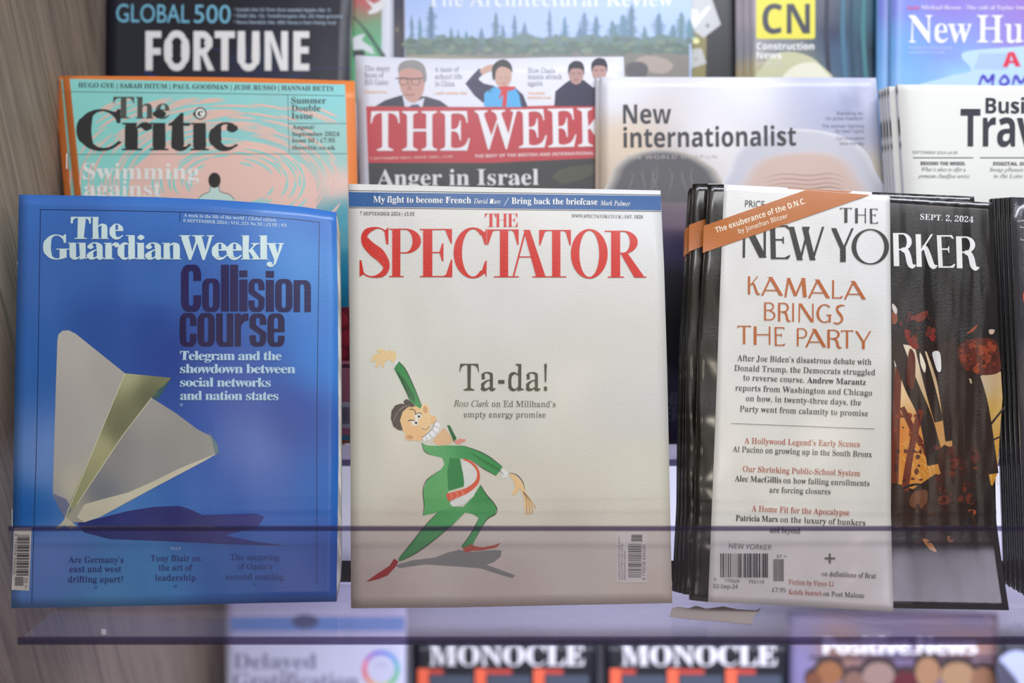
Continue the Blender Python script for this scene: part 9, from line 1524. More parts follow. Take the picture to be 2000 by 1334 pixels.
def deco(a, b, h):
    """letters in a unit box; h = thickness of a level hairline as a fraction of the height"""
    return {
        'T': [bar2(0.5, 0, 0.5, 1, a), ser(0, 1, 1 - h, h), [[(0, 0.90), (0.04, 1), (0.12, 1 - h), (0.03, 0.88)]], [[(1, 0.92), (0.96, 1), (0.88, 1 - h), (0.97, 0.90)]]],
        'H': [bar2(a / 2, 0, a / 2, 1, a), bar2(1 - b / 2, 0, 1 - b / 2, 1, b), ser(0.05, 0.97, 0.52, h)],
        'E': [bar2(a / 2 + .04, 0, a / 2, 1, a), ser(0, 0.86, 1 - h, h), ser(0.1, 0.68, 0.55, h), ser(0.04, 0.9, 0, h), [[(0.86, 1), (0.95, 0.90), (0.9, 0.88), (0.74, 1 - h)]], [[(0.88, 0), (1.0, 0.10), (0.95, 0.12), (0.72, h)]], [[(0.68, 0.66), (0.63, 0.66), (0.58, 0.56), (0.63, 0.46), (0.68, 0.46)]]],
        'N': [bar2(b / 2, 0, b / 2 + .02, 1, b), bar2(1 - a / 2, 0, a / 2 + .02, 1, a * 1.25), bar2(1 - b / 2, 0, 1 - b / 2, 1, b)],
        'W': [bar2(0.33, 0, 0.09, 1, a * .62), bar2(0.34, 0, 0.57, 1, b * .6), bar2(0.68, 0, 0.46, 1, a * .62), bar2(0.68, 0, 1 - b / 3, 1, b * .6)],
        'Y': [bar2(0.52, 0.0, 0.52, 0.42, a), bar2(0.5, 0.40, a / 2 - .02, 1, a * 0.9), bar2(0.56, 0.40, 1 - b / 2, 1, b)],
        'O': [ring(0.5, 0.5, 0.5, 0.5, 0.5 - a, 0.5 - h)],
        'R': [bar2(a / 2, 0, a / 2, 1, a), ring(0.42, 0.74, 0.42, 0.26, 0.42 - a * 0.9, 0.26 - h, -90, 90), ser(a * .5, 0.43, 1 - h, h), ser(a * .5, 0.43, 0.48, h), swash([(0.36, 0.50, b), (0.56, 0.46, a * 0.8), (0.66, 0.30, a), (0.72, 0.10, a), (0.84, 0.0, a * 0.6), (1.0, 0.03, 0.02)])],
        'K': [bar2(a / 2, 0, a / 2, 1, a), bar2(a * 0.9, 0.48, 0.78, 1, b), swash([(0.3, 0.60, b), (0.46, 0.55, a * 0.8), (0.58, 0.34, a), (0.70, 0.10, a), (0.84, 0.01, a * 0.6), (1.0, 0.04, 0.02)])],
        'A': [bar2(b / 2, 0, 0.44, 0.98, b), bar2(1 - a / 2, 0, 0.42, 1, a), ser(0.12, 0.84, 0.25, h), [[(0.26, 1), (0.44, 1), (0.46, 0.92), (0.38, 0.95)]]],
        'M': [bar2(b / 2, 0, 0.18, 1, b), bar2(0.5, 0.06, 0.18, 1, a * .85), bar2(0.5, 0.06, 0.84, 1, b), bar2(1 - a / 2, 0, 0.84, 1, a)],
        'L': [bar2(a / 2, 0, a / 2, 1, a), ser(0, 0.9, 0, h), [[(0.84, 0), (1, 0.14), (0.94, 0.16), (0.7, h)]]],
        'B': [bar2(a / 2, 0, a / 2, 1, a), ring(0.48, 0.77, 0.40, 0.23, 0.40 - a * .8, 0.23 - h, -90, 90), ring(0.5, 0.27, 0.5, 0.27, 0.5 - a * .9, 0.27 - h, -90, 90), ser(a * .5, 0.5, 1 - h, h), ser(a * .5, 0.5, 0.53, h), ser(a * .5, 0.52, 0, h)],
        'I': [bar2(0.5, 0, 0.5, 1, 0.8)],
        'G': [ring(0.54, 0.5, 0.54, 0.5, 0.54 - a, 0.5 - h, 45, 300), bar2(0.88, 0.02, 0.88, 0.40, a * 0.8), ser(0.66, 1.0, 0.38, h)],
        'S': [swash([(0.98, 0.97, 0.05), (0.66, 0.99, b), (0.34, 0.86, a), (0.42, 0.64, a), (0.66, 0.44, a), (0.76, 0.22, a), (0.56, 0.04, b), (0.28, 0.0, b), (0.02, 0.06, 0.04)])],
        'P': [bar2(a / 2, 0, a / 2, 1, a), ring(0.5, 0.72, 0.5, 0.28, 0.5 - a * .9, 0.28 - h, -90, 90), ser(a * .5, 0.52, 1 - h, h), ser(a * .5, 0.52, 0.44, h)],
    }


DT, DK2 = deco(0.25, 0.10, 0.045), deco(0.17, 0.09, 0.06)
NYW = (226, 226, 228)
for ch, x0, y0, x1, y1 in (('R', 1268, 243, 1392, 428), ('K', 1395, 250, 1512, 432), ('E', 1513, 255, 1612, 437), ('R', 1620, 262, 1746, 440)):
    q, r_ = pt(x0, y0), pt(x1, y1)
    n_.shapes('title', DT[ch], q[0], q[1], r_[0], r_[1], 2, NYW, 8)
n_.text('date_line', 'SEPT. 2, 2024', 'serif', 1797, 428.5, 1901, 434.5, 11, (214, 214, 214))
# the white half-cover glued over the left of the cover
n_.z = 0.0007
FT, FR = [(1414, 360), (1573, 371), (1738, 383)], [(1738, 383), (1741, 700), (1740, 1000), (1745, 1195)]
FB, FL = [(1383, 1176), (1560, 1184), (1745, 1195)], [(1414, 360), (1405, 600), (1396, 850), (1390, 1000), (1383, 1176)]
flap = n_.sheet('half_cover', (FT, FR, FB, FL), 0.0005, 0.0002,
                blend([(1500, 420, (212, 210, 205)), (1700, 500, (212, 211, 208)), (1500, 700, (208, 206, 198)), (1700, 900, (206, 203, 194)), (1450, 1000, (212, 209, 198)), (1650, 1150, (210, 205, 192)), (1450, 1150, (208, 204, 193))]), GL_FLAP, (28, 56))
n_.sheets['half_cover'] = flap
flap['label'] = 'white glued-on half-cover'
n_.mat = GL_FLAP
HC = 'half_cover/'
n_.poly('corner_band', [(1374.5, 441), (1573, 371.3), (1699, 380.6), (1372.5, 494)], (172, 94, 24), 6)
BN = (236, 214, 192)
n_.text('band_lines', 'The exuberance of the D.N.C.', 'sansb', 1399, 455, 1574, 397, 11, BN)
n_.text('band_lines', 'by Jonathan Blitzer', 'gill', 1443.5, 456, 1540, 424.5, 9.5, BN)
n_.text(HC + 'price_line', 'PRICE', 'gill', 1455, 404, 1493, 405.5, 12.5, (40, 38, 36), 5)
NB = (30, 28, 28)
for ch, x0, y0, x1, y1 in (('T', 973, 103, 1040, 185), ('H', 1058, 104, 1118, 188), ('E', 1140, 107, 1188, 190)):
    q, r_ = pt(x0, y0), pt(x1, y1)
    n_.shapes(HC + 'title#2', DT[ch], q[0], q[1], r_[0], r_[1], 0, NB, 5)
for ch, x0, y0, x1, y1 in (('N', 430, 192, 560, 380), ('E', 583, 200, 697, 388), ('W', 683, 208, 886, 394), ('Y', 925, 216, 1050, 404), ('O', 1038, 220, 1247, 419)):
    q, r_ = pt(x0, y0), pt(x1, y1)
    n_.shapes(HC + 'title#2', DT[ch] if ch != 'O' else [ring(0.5, 0.5, 0.5, 0.5, 0.375, 0.465)], q[0], q[1], r_[0], r_[1], 0, NB, 5)
OR = (172, 88, 32)
for ch, x0, y0, x1, y1 in (('K', 460, 484, 530, 585), ('A', 533, 488, 656, 592), ('M', 663, 494, 788, 600), ('A', 795, 502, 918, 606), ('L', 930, 506, 990, 608), ('A', 995, 511, 1118, 613),
                           ('B', 550, 630, 613, 730), ('R', 628, 632, 700, 735), ('I', 706, 634, 718, 737), ('N', 742, 636, 826, 740), ('G', 842, 640, 926, 744), ('S', 934, 646, 1002, 748),
                           ('T', 400, 760, 477, 862), ('H', 492, 764, 585, 866), ('E', 608, 768, 668, 872), ('P', 733, 774, 790, 874), ('A', 780, 778, 897, 880), ('R', 903, 782, 985, 884), ('T', 978, 786, 1048, 886), ('Y', 1058, 790, 1147, 890)):
    q, r_ = pt(x0, y0), pt(x1, y1)
    n_.shapes(HC + 'headline', DK2[ch], q[0], q[1], r_[0], r_[1], 0, OR, 5)
BD, RD = (52, 50, 50), (166, 82, 58)
for t, st, x0, y0, x1, y1, c in (('After Joe Biden’s disastrous debate with', 'reg', 1440, 704.5, 1702, 712.5, BD), ('Donald Trump, the Democrats struggled', 'reg', 1434, 724, 1709.5, 732.8, BD),
                                 ('to reverse course.', 'reg', 1451.5, 742.5, 1571, 747.5, BD), ('Andrew Marantz', 'serif', 1576.5, 747.8, 1691, 751.8, BD), ('reports from Washington and Chicago', 'reg', 1436, 762.5, 1703, 772.8, BD),
                                 ('on how, in twenty-three days, the', 'reg', 1457, 783, 1682, 791.8, BD), ('Party went from calamity to promise', 'reg', 1444.5, 803.5, 1695.5, 813, BD),
                                 ('A Hollywood Legend’s Early Scenes', 'reg', 1454, 866, 1679, 873, RD), ('Al Pacino on growing up in the South Bronx', 'reg', 1431, 882.5, 1703, 893, BD),
                                 ('Our Shrinking Public-School System', 'reg', 1451, 921, 1680, 930, RD), ('Alec MacGillis', 'serif', 1435, 940, 1526, 943.2, BD), ('on how falling enrollments', 'reg', 1530, 943.5, 1698, 949.5, BD),
                                 ('are forcing closures', 'reg', 1503, 962, 1622, 965.5, BD), ('A Home Fit for the Apocalypse', 'reg', 1468, 998.5, 1659, 1006.5, RD), ('Patricia Marx', 'serif', 1437, 1017, 1520, 1019.5, BD),
                                 ('on the luxury of bunkers', 'reg', 1524, 1019.8, 1690, 1026.5, BD), ('and beyond', 'reg', 1504, 1040, 1563, 1042, BD),
                                 ('on definitions of Brat', 'reg', 1605, 1125, 1711, 1129.5, BD), ('Fiction by Yiyun Li', 'reg', 1540, 1141, 1628, 1145.5, RD), ('Kelefa Sanneh', 'reg', 1540, 1160.5, 1605, 1163.5, RD), ('on Post Malone', 'reg', 1608, 1163.7, 1688, 1168, BD)):
    n_.text(HC + 'contents_lines', t, st, x0, y0, x1, y1, 11.3 if y0 < 1110 else 9.5, c, 5)
n_.stroke(HC + 'contents_lines', [(1428, 827), (1708, 838)], 0.9, BD, 5)
n_.rect(HC + 'contents_lines', 1610.5, 1088.8, 1631, 1092.6, (90, 86, 72), 5)
n_.rect(HC + 'contents_lines', 1618.8, 1081, 1622.6, 1100.5, (90, 86, 72), 5)
n_.text(HC + 'barcode', 'NEW YORKER', 'sans', 1424, 1070.5, 1507, 1074, 9.5, (92, 92, 92), 5)
n_.barcode(HC + 'barcode', 1407, 1081, 1502, 1128, False, 12, 5, (40, 40, 42))
n_.barcode(HC + 'barcode', 1510.5, 1092, 1531, 1135, False, 23, 5, (40, 40, 42))
for t, x0, y0, x1, c in (('9', 1394.5, 1134.5, 1398.5, 6), ('770028', 1415, 1137, 1444, 6), ('792119', 1462, 1139, 1492, 6), ('37 >', 1516, 1089, 1536, 5.5), ('02-Sep-24', 1393, 1148.5, 1441, 8), ('£7.95', 1508, 1156, 1534.5, 8.5)):
    n_.text(HC + 'barcode', t, 'sans', x0, y0, x1, y0 + (x1 - x0) * 0.025, c, (52, 52, 54), 5)
n_.finish()
for i, (dx, du, turn, lab) in enumerate(((-0.0030, 0.0040, 0.020, 'second black copy of its stack, white half-cover peeking out above the front copy'),
                                         (-0.0052, 0.0026, 0.008, 'third black copy of its stack, spine with an orange patch'),
                                         (-0.0066, 0.0022, 0.008, 'fourth black copy counting back from the half-covered front weekly'),
                                         (-0.0070, 0.0014, 0.006, 'rearmost black copy of the orange-banded stack, leftmost spine'))):
    n_.copy(lab, dx, du, -0.0090 - 0.0052 * i, keep=('cover', 'page_block', 'half_cover', 'corner_band') if i == 0 else ('cover', 'page_block', 'corner_band'), turn=turn)


# ------------------------------------------------------------------ front row: black business monthly at the right edge
def spine_text(m, t, y0, y1, frac, col, key='spine_title'):
    """words running down the spine fold"""
    x, gl = 0.0, []
    for ch in t:
        if ch == ' ':
            x += 0.3
            continue
        adv, lo = glyph('serif', ch)
        gl.append((x, lo))
        x += adv
    k = (y1 - y0) / x
    left = m.edges[3]
    V, F = [], []
    for gx, lo in gl:
        flat = [p for l in lo for p in l]
        b = len(V)
        for p in flat:
            y = y0 + (gx + p[0]) * k
            f = min(1, max(0, (y - left[0][1]) / (left[-1][1] - left[0][1])))
            lx = left[0][0] + (left[-1][0] - left[0][0]) * f
            V.append(m.P(lx, y, -m.th * (0.5 + frac * 0.5) + m.th * frac * p[1] / 0.68) + Vector((-0.00075, 0, 0)))
        for tr in tessellate_polygon([[Vector((p[0], p[1], 0)) for p in l] for l in lo]):
            F.append([b + i for i in tr])
    me = bpy.data.meshes.new(key)
    me.from_pydata([tuple(v) for v in V], [], F)
    at = me.color_attributes.new('Col', 'FLOAT_COLOR', 'CORNER')
    at.data.foreach_set('color', [c for _ in range(len(me.loops)) for c in m.rgb(col)])
    return link(key, me, m.root, m.mat)


f_ = Magazine('black business magazine cut off by the right edge, frontmost copy of its stack', 0.004,
              [(1974, 385), (2330, 396)], [(2330, 396), (2355, 1175)], [(2004, 1164), (2355, 1175)], [(1974, 385), (1990, 760), (2004, 1164)],
              (52, 52, 58), th=0.0049, light=FRONT, mat=GL_BLACK, spine=(10, 10, 12), grid=(10, 16), group='stack of black business magazines at the right edge')
f_.stroke('cover_mark', [(1993, 441), (1993, 444), (2010, 444.6)], 1.2, (200, 200, 205), 3, smooth=False)
f_.stroke('cover_mark#2', [(1994, 465), (1994, 468.5), (2010, 469)], 1.2, (200, 200, 205), 3, smooth=False)
f_.ell('cover_mark#3', 2016, 580, 18, 26, (205, 60, 45), 3)
f_.finish()
spine_text(f_, 'Forbes', 408, 441, 0.55, (200, 200, 205))
spine_text(f_, '"WE DON’T GET HARMONY WHEN EVERYBODY SINGS THE SAME NOTE. ONLY NOTES THAT ARE DIFFERENT CAN HARMONIZE."'.replace('"', ''), 492, 930, 0.28, (150, 150, 155), 'spine_motto')
for i, lab in enumerate(('second black spine of the business magazine stack at the right edge', 'middle black spine of the business magazine stack at the right edge',
                         'fourth black spine of the business magazine stack counting back from its cover', 'rearmost black spine of the business stack, touching the painted cover')):
    f_.copy(lab, -0.0005 * (i + 1), 0.0008 * (i + 1), -0.0052 * (i + 1), keep=('cover', 'page_block', 'spine_title', 'spine_motto'))

# ------------------------------------------------------------------ middle row
MID = (1.0, 1.0, 1.0)


def c1(*q):
    return [(0.35 * q[i], 0.35 * q[i + 1]) for i in range(0, len(q), 2)]


def c2(*q):
    return [(650 + 0.35 * q[i], 0.35 * q[i + 1]) for i in range(0, len(q), 2)]


def critic_col(x, y):
    return (226, 128, 64)


k = Magazine('teal and pink magazine with orange border and heavy black title, front copy', -0.075,
             [(122, 148), (300, 149), (500, 152), (692, 158)], [(692, 158), (697, 360), (702, 866)], [(160, 866), (702, 866)], [(122, 148), (137, 300), (147, 395), (155, 600), (160, 866)],
             critic_col, th=0.004, light=(0.84, 0.82, 0.80), mat=GL_REAR, group='teal magazines with orange borders', grid=(16, 20))
k.poly('cover_picture', [(136, 154), (674, 165), (680, 360), (684, 860), (170, 860), (160, 395), (151, 300)], blend([(140, 160, (138, 208, 198)), (400, 165, (140, 208, 200)), (660, 170, (132, 206, 205)), (180, 330, (140, 208, 196)), (660, 300, (150, 200, 190)), (660, 360, (240, 196, 180)), (672, 420, (60, 150, 165)), (672, 560, (14, 118, 148)), (300, 500, (140, 208, 198))]), 2)
k.poly('cover_picture', [(250, 400), (262, 330), (330, 285), (440, 270), (550, 292), (612, 345), (616, 400), (600, 440), (260, 440)], (240, 188, 172), 3, smooth=True)
rnd = random.Random(11)
for ring_no in range(37):
    rr = 62 + 7.4 * ring_no
    a = 150 + rnd.uniform(0, 20)
    while a < 400:
        sp = rnd.uniform(18, 52) * 150 / (rr + 60)
        dense = 0.50 if rr < 150 else 0.60
        if rnd.random() < dense:
            pts = []
            for q in range(7):
                t_ = R(a + sp * q / 6)
                pts.append((450 + rr * 1.12 * math.cos(t_), 355 + rr * 0.62 * math.sin(t_)))
            if all(153 < p[0] < 668 and 190 < p[1] < 430 for p in pts):
                k.stroke('cover_picture', pts, [0.6, 3.0, 4.2, 4.6, 4.2, 3.0, 0.6], (240, 186, 170) if rr > 148 else (138, 206, 196), 4)
        a += sp * rnd.uniform(0.8, 1.1)
for y0, y1, c in ((600, 705, (120, 26, 40)), (705, 850, (214, 128, 142))):
    k.rect('cover_picture', 560, y0, 684, y1, c, 3)
for q in ((668, 625, 12, 14), (676, 660, 14, 16), (664, 690, 14, 12)):
    k.ell('cover_picture', *q, (168, 40, 52), 4)
k.rect('barcode', 655, 785, 684, 836, (226, 222, 230), 5)
k.barcode('barcode', 660, 795, 682, 828, False, 31, 6, (60, 56, 70))
DKT = (54, 56, 54)
k.text('small_print', 'HUGO GYE | SARAH DITUM | PAUL GOODMAN | JUDE RUSSO | HANNAH BETTS', 'serif', 153, 170.5, 651, 177.5, 9, DKT)
for q in ([(136, 179), (400, 182), (674, 187)], [(151, 301.5), (678, 300)], [(562, 184), (565, 299)], [(563, 241), (676, 241)]):
    k.stroke('frame_line', q, 1.0, (70, 90, 90), 6, smooth=False)
k.text('title', 'The', 'serif', 221, 231, 331, 231.5, 42, (78, 80, 74))
k.text('title', 'Critic', 'fat', 149, 293, 466, 293.5, 78, (42, 42, 42), 9, track=-0.02)
k.ell('title', 391.5, 221.5, 12, 12, (40, 40, 40), 10)
k.ell('title', 391.5, 221.5, 9.5, 9.5, (226, 230, 215), 11)
k.text('title', 'c', 'fat', 386, 227.5, 397, 227.5, 16, (40, 40, 40), 12)
for t, x1, y in (('Summer', 637, 202), ('Double', 626, 217), ('Issue', 611, 232)):
    k.text('issue_lines', t, 'serif', 569, y, x1, y, 12, DKT)
for t, x1, y in (('August/', 615, 252), ('September 2024', 663, 265.5), ('Issue 50 | £7.95', 654, 278), ('thecritic.co.uk', 655, 292)):
    k.text('issue_lines', t, 'serif', 570.5, y, x1, y, 8, DKT)
k.text('headline', 'Swimming', 'serif', 162, 350, 389, 350.5, 31, (228, 236, 216))
k.text('headline', 'against', 'serif', 164, 383, 315, 383.5, 30, (228, 236, 216))
k.ell('bather_figure', 419, 352, 12, 15, (44, 40, 38), 6)
k.poly('bather_figure', [(410, 362), (428, 362), (430, 374), (455, 384), (462, 392), (380, 392), (392, 382), (408, 374)], (190, 214, 200), 5)
k.stroke('bather_figure', [(386, 390), (396, 380), (409, 374), (411, 360)], 1.2, (60, 40, 36), 7)
k.stroke('bather_figure', [(428, 362), (430, 374), (448, 380), (458, 390)], 1.2, (60, 40, 36), 7)
k.finish()
k.staple(133.5, 300, 330)
k.copy('second copy of the teal magazine, its orange edge left of the front copy', -0.0118, 0.0, -0.0048, keep=('cover', 'page_block', 'staple', 'cover_picture', 'frame_line'), turn=-0.012)

t = Magazine('white news magazine with red banner title and three portraits along its top', -0.098,
             [(694, 108), (760, 112), (860, 115), (960, 115), (1080, 112), (1218, 111)], [(1218, 111), (1222, 200), (1228, 368), (1236, 868)], [(712, 868), (1236, 868)], [(694, 108), (697, 200), (703, 360), (712, 868)],
             (232, 234, 248), th=0.0035, light=MID, mat=GL_REAR, cut=60, bow=lambda a, b: 0.004 * math.sin(math.pi * a) * (1 - b))
t.poly('title_banner', [(715, 207.5), (950, 209), (1195, 203), (1198, 307), (960, 318), (719, 318)], (196, 66, 74), 2)
t.poly('cover_picture', [(719, 318), (960, 318), (1198, 307), (1204, 400), (1215, 860), (735, 860), (722, 400)], (62, 62, 64), 2)
t.poly('cover_picture', c2(1220, 990, 1260, 950, 1330, 930, 1470, 915, 1480, 960, 1390, 1000, 1280, 1030), (84, 84, 72), 3)
t.text('title', 'THE', 'reg', 724, 294.5, 918, 294, 77, (240, 238, 242))
t.text('title', 'WEEK', 'reg', 928, 291, 1196, 285, 75, (240, 238, 242), track=-0.02)
t.text('small_print', '7 SEPTEMBER 2024 | ISSUE 1504 | £4.99', 'sansb', 722, 312, 884, 308, 4.5, (236, 190, 180))
t.text('small_print#2', 'THE BEST OF THE BRITISH AND INTERNATIONAL MEDIA', 'sansb', 927, 308, 1196, 301, 6, (240, 220, 220))
t.text('headline', 'Anger in Israel', 'serif', 736, 362.5, 1052, 361, 31, (226, 226, 228))
LG, OG = (150, 150, 164), (238, 178, 120)
for q in (('The many', 712, 762, 138), ('faces of', 712, 750, 151), ('Bill Gates', 712, 758, 165), ('A taste of', 849, 897, 140), ('school life', 850, 903, 154), ('in China', 850, 888, 168), ('How Oasis', 1031, 1084, 142), ('mania struck', 1031, 1098, 154), ('again', 1031, 1060, 167)):
    t.text('teaser_lines#%d' % (q[1] // 150), q[0], 'reg', q[1], q[3], q[2], q[3], 10, LG)
for q in (('PEOPLE P12', 713, 755, 182), ('LAST WORD P52', 850, 912, 184), ('TALKING', 1031, 1064, 184), ('POINTS P24', 1031, 1076, 193)):
    t.text('teaser_lines#%d' % (q[1] // 150), q[0], 'sansb', q[1], q[3], q[2], q[3], 4.5, OG)
PP = 'portrait_man'
t.poly(PP, c2(238, 592, 290, 560, 370, 535, 395, 530, 520, 538, 600, 562, 645, 595), (66, 66, 82), 3)
t.poly(PP, c2(388, 532, 402, 595, 500, 597, 512, 545, 450, 575), (224, 226, 240), 4)
t.poly(PP, c2(440, 585, 475, 582, 490, 598, 425, 598), (82, 84, 120), 5)
t.poly(PP, c2(370, 395, 400, 372, 495, 378, 514, 430, 507, 505, 480, 556, 445, 572, 405, 548, 375, 480), (206, 158, 146), 5, smooth=True)
t.poly(PP, c2(366, 408, 370, 362, 410, 338, 468, 338, 512, 370, 524, 440, 506, 462, 494, 402, 430, 380, 378, 392), (150, 146, 146), 6, smooth=True)
t.stroke(PP, c2(350, 437, 400, 436, 450, 440, 506, 436), 2, (70, 64, 68), 7)
for x in (395, 462):
    t.ell(PP, *c2(x, 456)[0], 9.5, 7, (90, 80, 84), 7, hole=0.86)
t.stroke(PP, c2(405, 526, 430, 532, 455, 524), 1.8, (150, 90, 88), 7)
t.poly(PP, c2(425, 460, 440, 500, 415, 505), (186, 134, 124), 6)
PP = 'portrait_child'
t.poly(PP, c2(740, 466, 790, 408, 818, 380, 846, 402, 812, 442, 842, 466, 905, 480, 885, 520, 842, 575, 790, 532), (52, 50, 84), 3)
t.poly(PP, c2(1015, 488, 1062, 528, 1088, 596, 1052, 596, 1040, 530), (56, 54, 88), 4)
t.poly(PP, c2(846, 520, 900, 484, 1020, 490, 1062, 530, 1060, 598, 844, 595), (84, 178, 236), 3)
t.poly(PP, c2(820, 395, 850, 370, 885, 360, 905, 370, 900, 390, 860, 405, 838, 415), (206, 164, 146), 4, smooth=True)
t.ell(PP, *c2(950, 425)[0], 17, 22, (206, 166, 150), 5)
t.poly(PP, c2(893, 440, 890, 375, 920, 340, 960, 332, 995, 360, 1002, 405, 985, 385, 940, 372, 912, 395, 905, 440), (44, 40, 44), 6, smooth=True)
t.poly(PP, c2(918, 486, 955, 480, 1022, 484, 1012, 500, 975, 508, 968, 594, 944, 594, 952, 525, 925, 560, 940, 505), (214, 60, 60), 6)
t.stroke(PP, c2(930, 432, 942, 434), 1, (90, 70, 64), 7)
t.stroke(PP, c2(962, 434, 976, 432), 1, (90, 70, 64), 7)
t.stroke(PP, c2(942, 464, 955, 466, 966, 462), 1.1, (170, 96, 92), 7)
PP = 'portrait_two_men'
t.poly(PP, c2(1236, 592, 1242, 510, 1300, 462, 1335, 440, 1400, 446, 1452, 488, 1500, 470, 1560, 500, 1580, 592), (44, 44, 72), 3)
for x, y in ((1358, 412), (1487, 396)):
    t.ell(PP, *c2(x, y)[0], 14.5, 21, (186, 146, 140), 4)
    t.poly(PP, c2(x - 42, y + 5, x - 42, y - 45, x - 10, y - 72, x + 30, y - 65, x + 46, y - 30, x + 42, y + 8, x + 32, y - 25, x - 25, y - 28), (44, 40, 54), 5, smooth=True)
    t.stroke(PP, c2(x - 26, y - 4, x - 8, y - 2), 1.5, (70, 54, 56), 5)
    t.stroke(PP, c2(x + 8, y - 2, x + 26, y - 4), 1.5, (70, 54, 56), 5)
    t.stroke(PP, c2(x - 12, y + 34, x + 12, y + 34), 1.4, (130, 84, 82), 5)
t.finish()
t.copy('second copy of the red-bannered news magazine, directly behind its front copy', 0.0, 0.0015, -0.0042, keep=('cover', 'page_block'))

ni = Magazine('white magazine with grey sans-serif title above two grey heads, middle row', -0.088,
              [(1174, 150), (1450, 151), (1711, 152)], [(1711, 152), (1718, 250), (1728, 368), (1744, 868)], [(1176, 868), (1744, 868)], [(1174, 150), (1174, 400), (1176, 868)],
              blend([(1200, 170, (236, 238, 250)), (1450, 170, (238, 240, 252)), (1640, 170, (205, 210, 236)), (1662, 200, (150, 156, 192)), (1700, 200, (214, 216, 236)), (1665, 260, (180, 184, 206)), (1400, 260, (238, 236, 240)), (1215, 290, (228, 208, 184)), (1190, 340, (214, 196, 178)), (1440, 330, (232, 228, 226)), (1705, 340, (214, 200, 182)),
                     (1325, 420, (120, 100, 116)), (1325, 480, (52, 46, 80)), (1325, 620, (18, 16, 22)), (1325, 700, (24, 22, 28)), (1325, 760, (58, 58, 80)), (1340, 840, (52, 54, 124)), (1310, 840, (40, 42, 62))]),
              th=0.0035, light=MID, mat=GL_REAR, grid=(26, 34))
ni.soft('cover_picture', [(1186, 420), (1192, 345), (1210, 316), (1245, 298), (1290, 291), (1340, 298), (1382, 319), (1406, 345), (1426, 420)], (204, 196, 188), (92, 92, 96), 2, 7, 0.22)
rnd = random.Random(3)
for i in range(14):
    x = rnd.uniform(1225, 1365)
    ni.stroke('cover_picture', [(x, 316 + abs(x - 1290) * 0.14 + rnd.uniform(0, 14)), (x + rnd.uniform(-8, 8), 345), (x + rnd.uniform(-18, 18), 385)], [0.5, 3, 1], rnd.choice(((132, 130, 128), (98, 98, 102), (118, 117, 116))), 4.2)
ni.soft('cover_picture', [(1414, 420), (1424, 330), (1444, 290), (1488, 263), (1550, 252), (1622, 259), (1680, 286), (1708, 330), (1720, 420)], (226, 226, 232), (204, 204, 214), 2, 6, 0.10)
ni.soft('cover_picture', [(1440, 420), (1456, 340), (1484, 310), (1530, 298), (1590, 294), (1640, 304), (1674, 336), (1694, 420)], (212, 204, 208), (214, 188, 177), 4.5, 6, 0.22)
for y, c in ((340, (190, 156, 143)), (349, (186, 150, 137)), (358, (182, 146, 132)), (366, (160, 122, 110))):
    ni.stroke('cover_picture', [(1490, y + 8), (1530, y), (1580, y + 3), (1620, y - 1), (1650, y + 6)], [0.5, 2.4, 3, 2.4, 0.5], c, 6.5)
ni.rect('cover_picture', 1290, 395, 1360, 862, blend([(1325, 395, (122, 110, 118)), (1325, 430, (112, 90, 108)), (1325, 480, (50, 44, 78)), (1325, 560, (26, 22, 30)), (1325, 640, (16, 14, 18)), (1325, 705, (22, 20, 28)), (1315, 760, (52, 54, 66)), (1340, 760, (56, 56, 110)), (1340, 840, (50, 52, 124)), (1312, 840, (40, 42, 62))]), 7)
DG = (60, 60, 68)
ni.text('title', 'New', 'sansb', 1217, 241, 1311, 241, 37, DG)
ni.text('title', 'internationalist', 'sansb', 1218, 288, 1555, 284.5, 38, DG)
ni.text('strapline', 'THE WORLD UNSPUN', 'sans', 1222, 311, 1400, 309, 7, (196, 188, 182), track=0.1)
for q in (('Standing on', 1634, 1685, 224), ('for press freedom', 1613, 1685, 234), ('The women fighting', 1605, 1687, 249), ('for their rights', 1632, 1687, 259), ('Can journalism', 1634, 1688, 273), ('save the day', 1640, 1688, 283)):
    ni.text('teaser_lines', q[0], 'sans', q[1], q[3], q[2], q[3], 6.5, (128, 128, 150))
ni.text('lower_lines', 'ONE', 'heavy', 1276, 792, 1330, 792, 26, (96, 98, 120), 9)
ni.text('lower_lines', 'POWER?', 'heavy', 1232, 822, 1338, 822, 28, (96, 98, 120), 9)
ni.finish()
ni.copy('second copy of the white two-headed magazine, a pale edge left of the front copy', -0.0034, 0.0008, -0.0042, keep=('cover', 'page_block'))


def bt_spine(x, y):
    for a, b in ((166, 184), (228, 262), (282, 288)):
        if a < y < b:
            return (66, 68, 80)
    return (196, 198, 214) if y > 184 else (226, 226, 238)


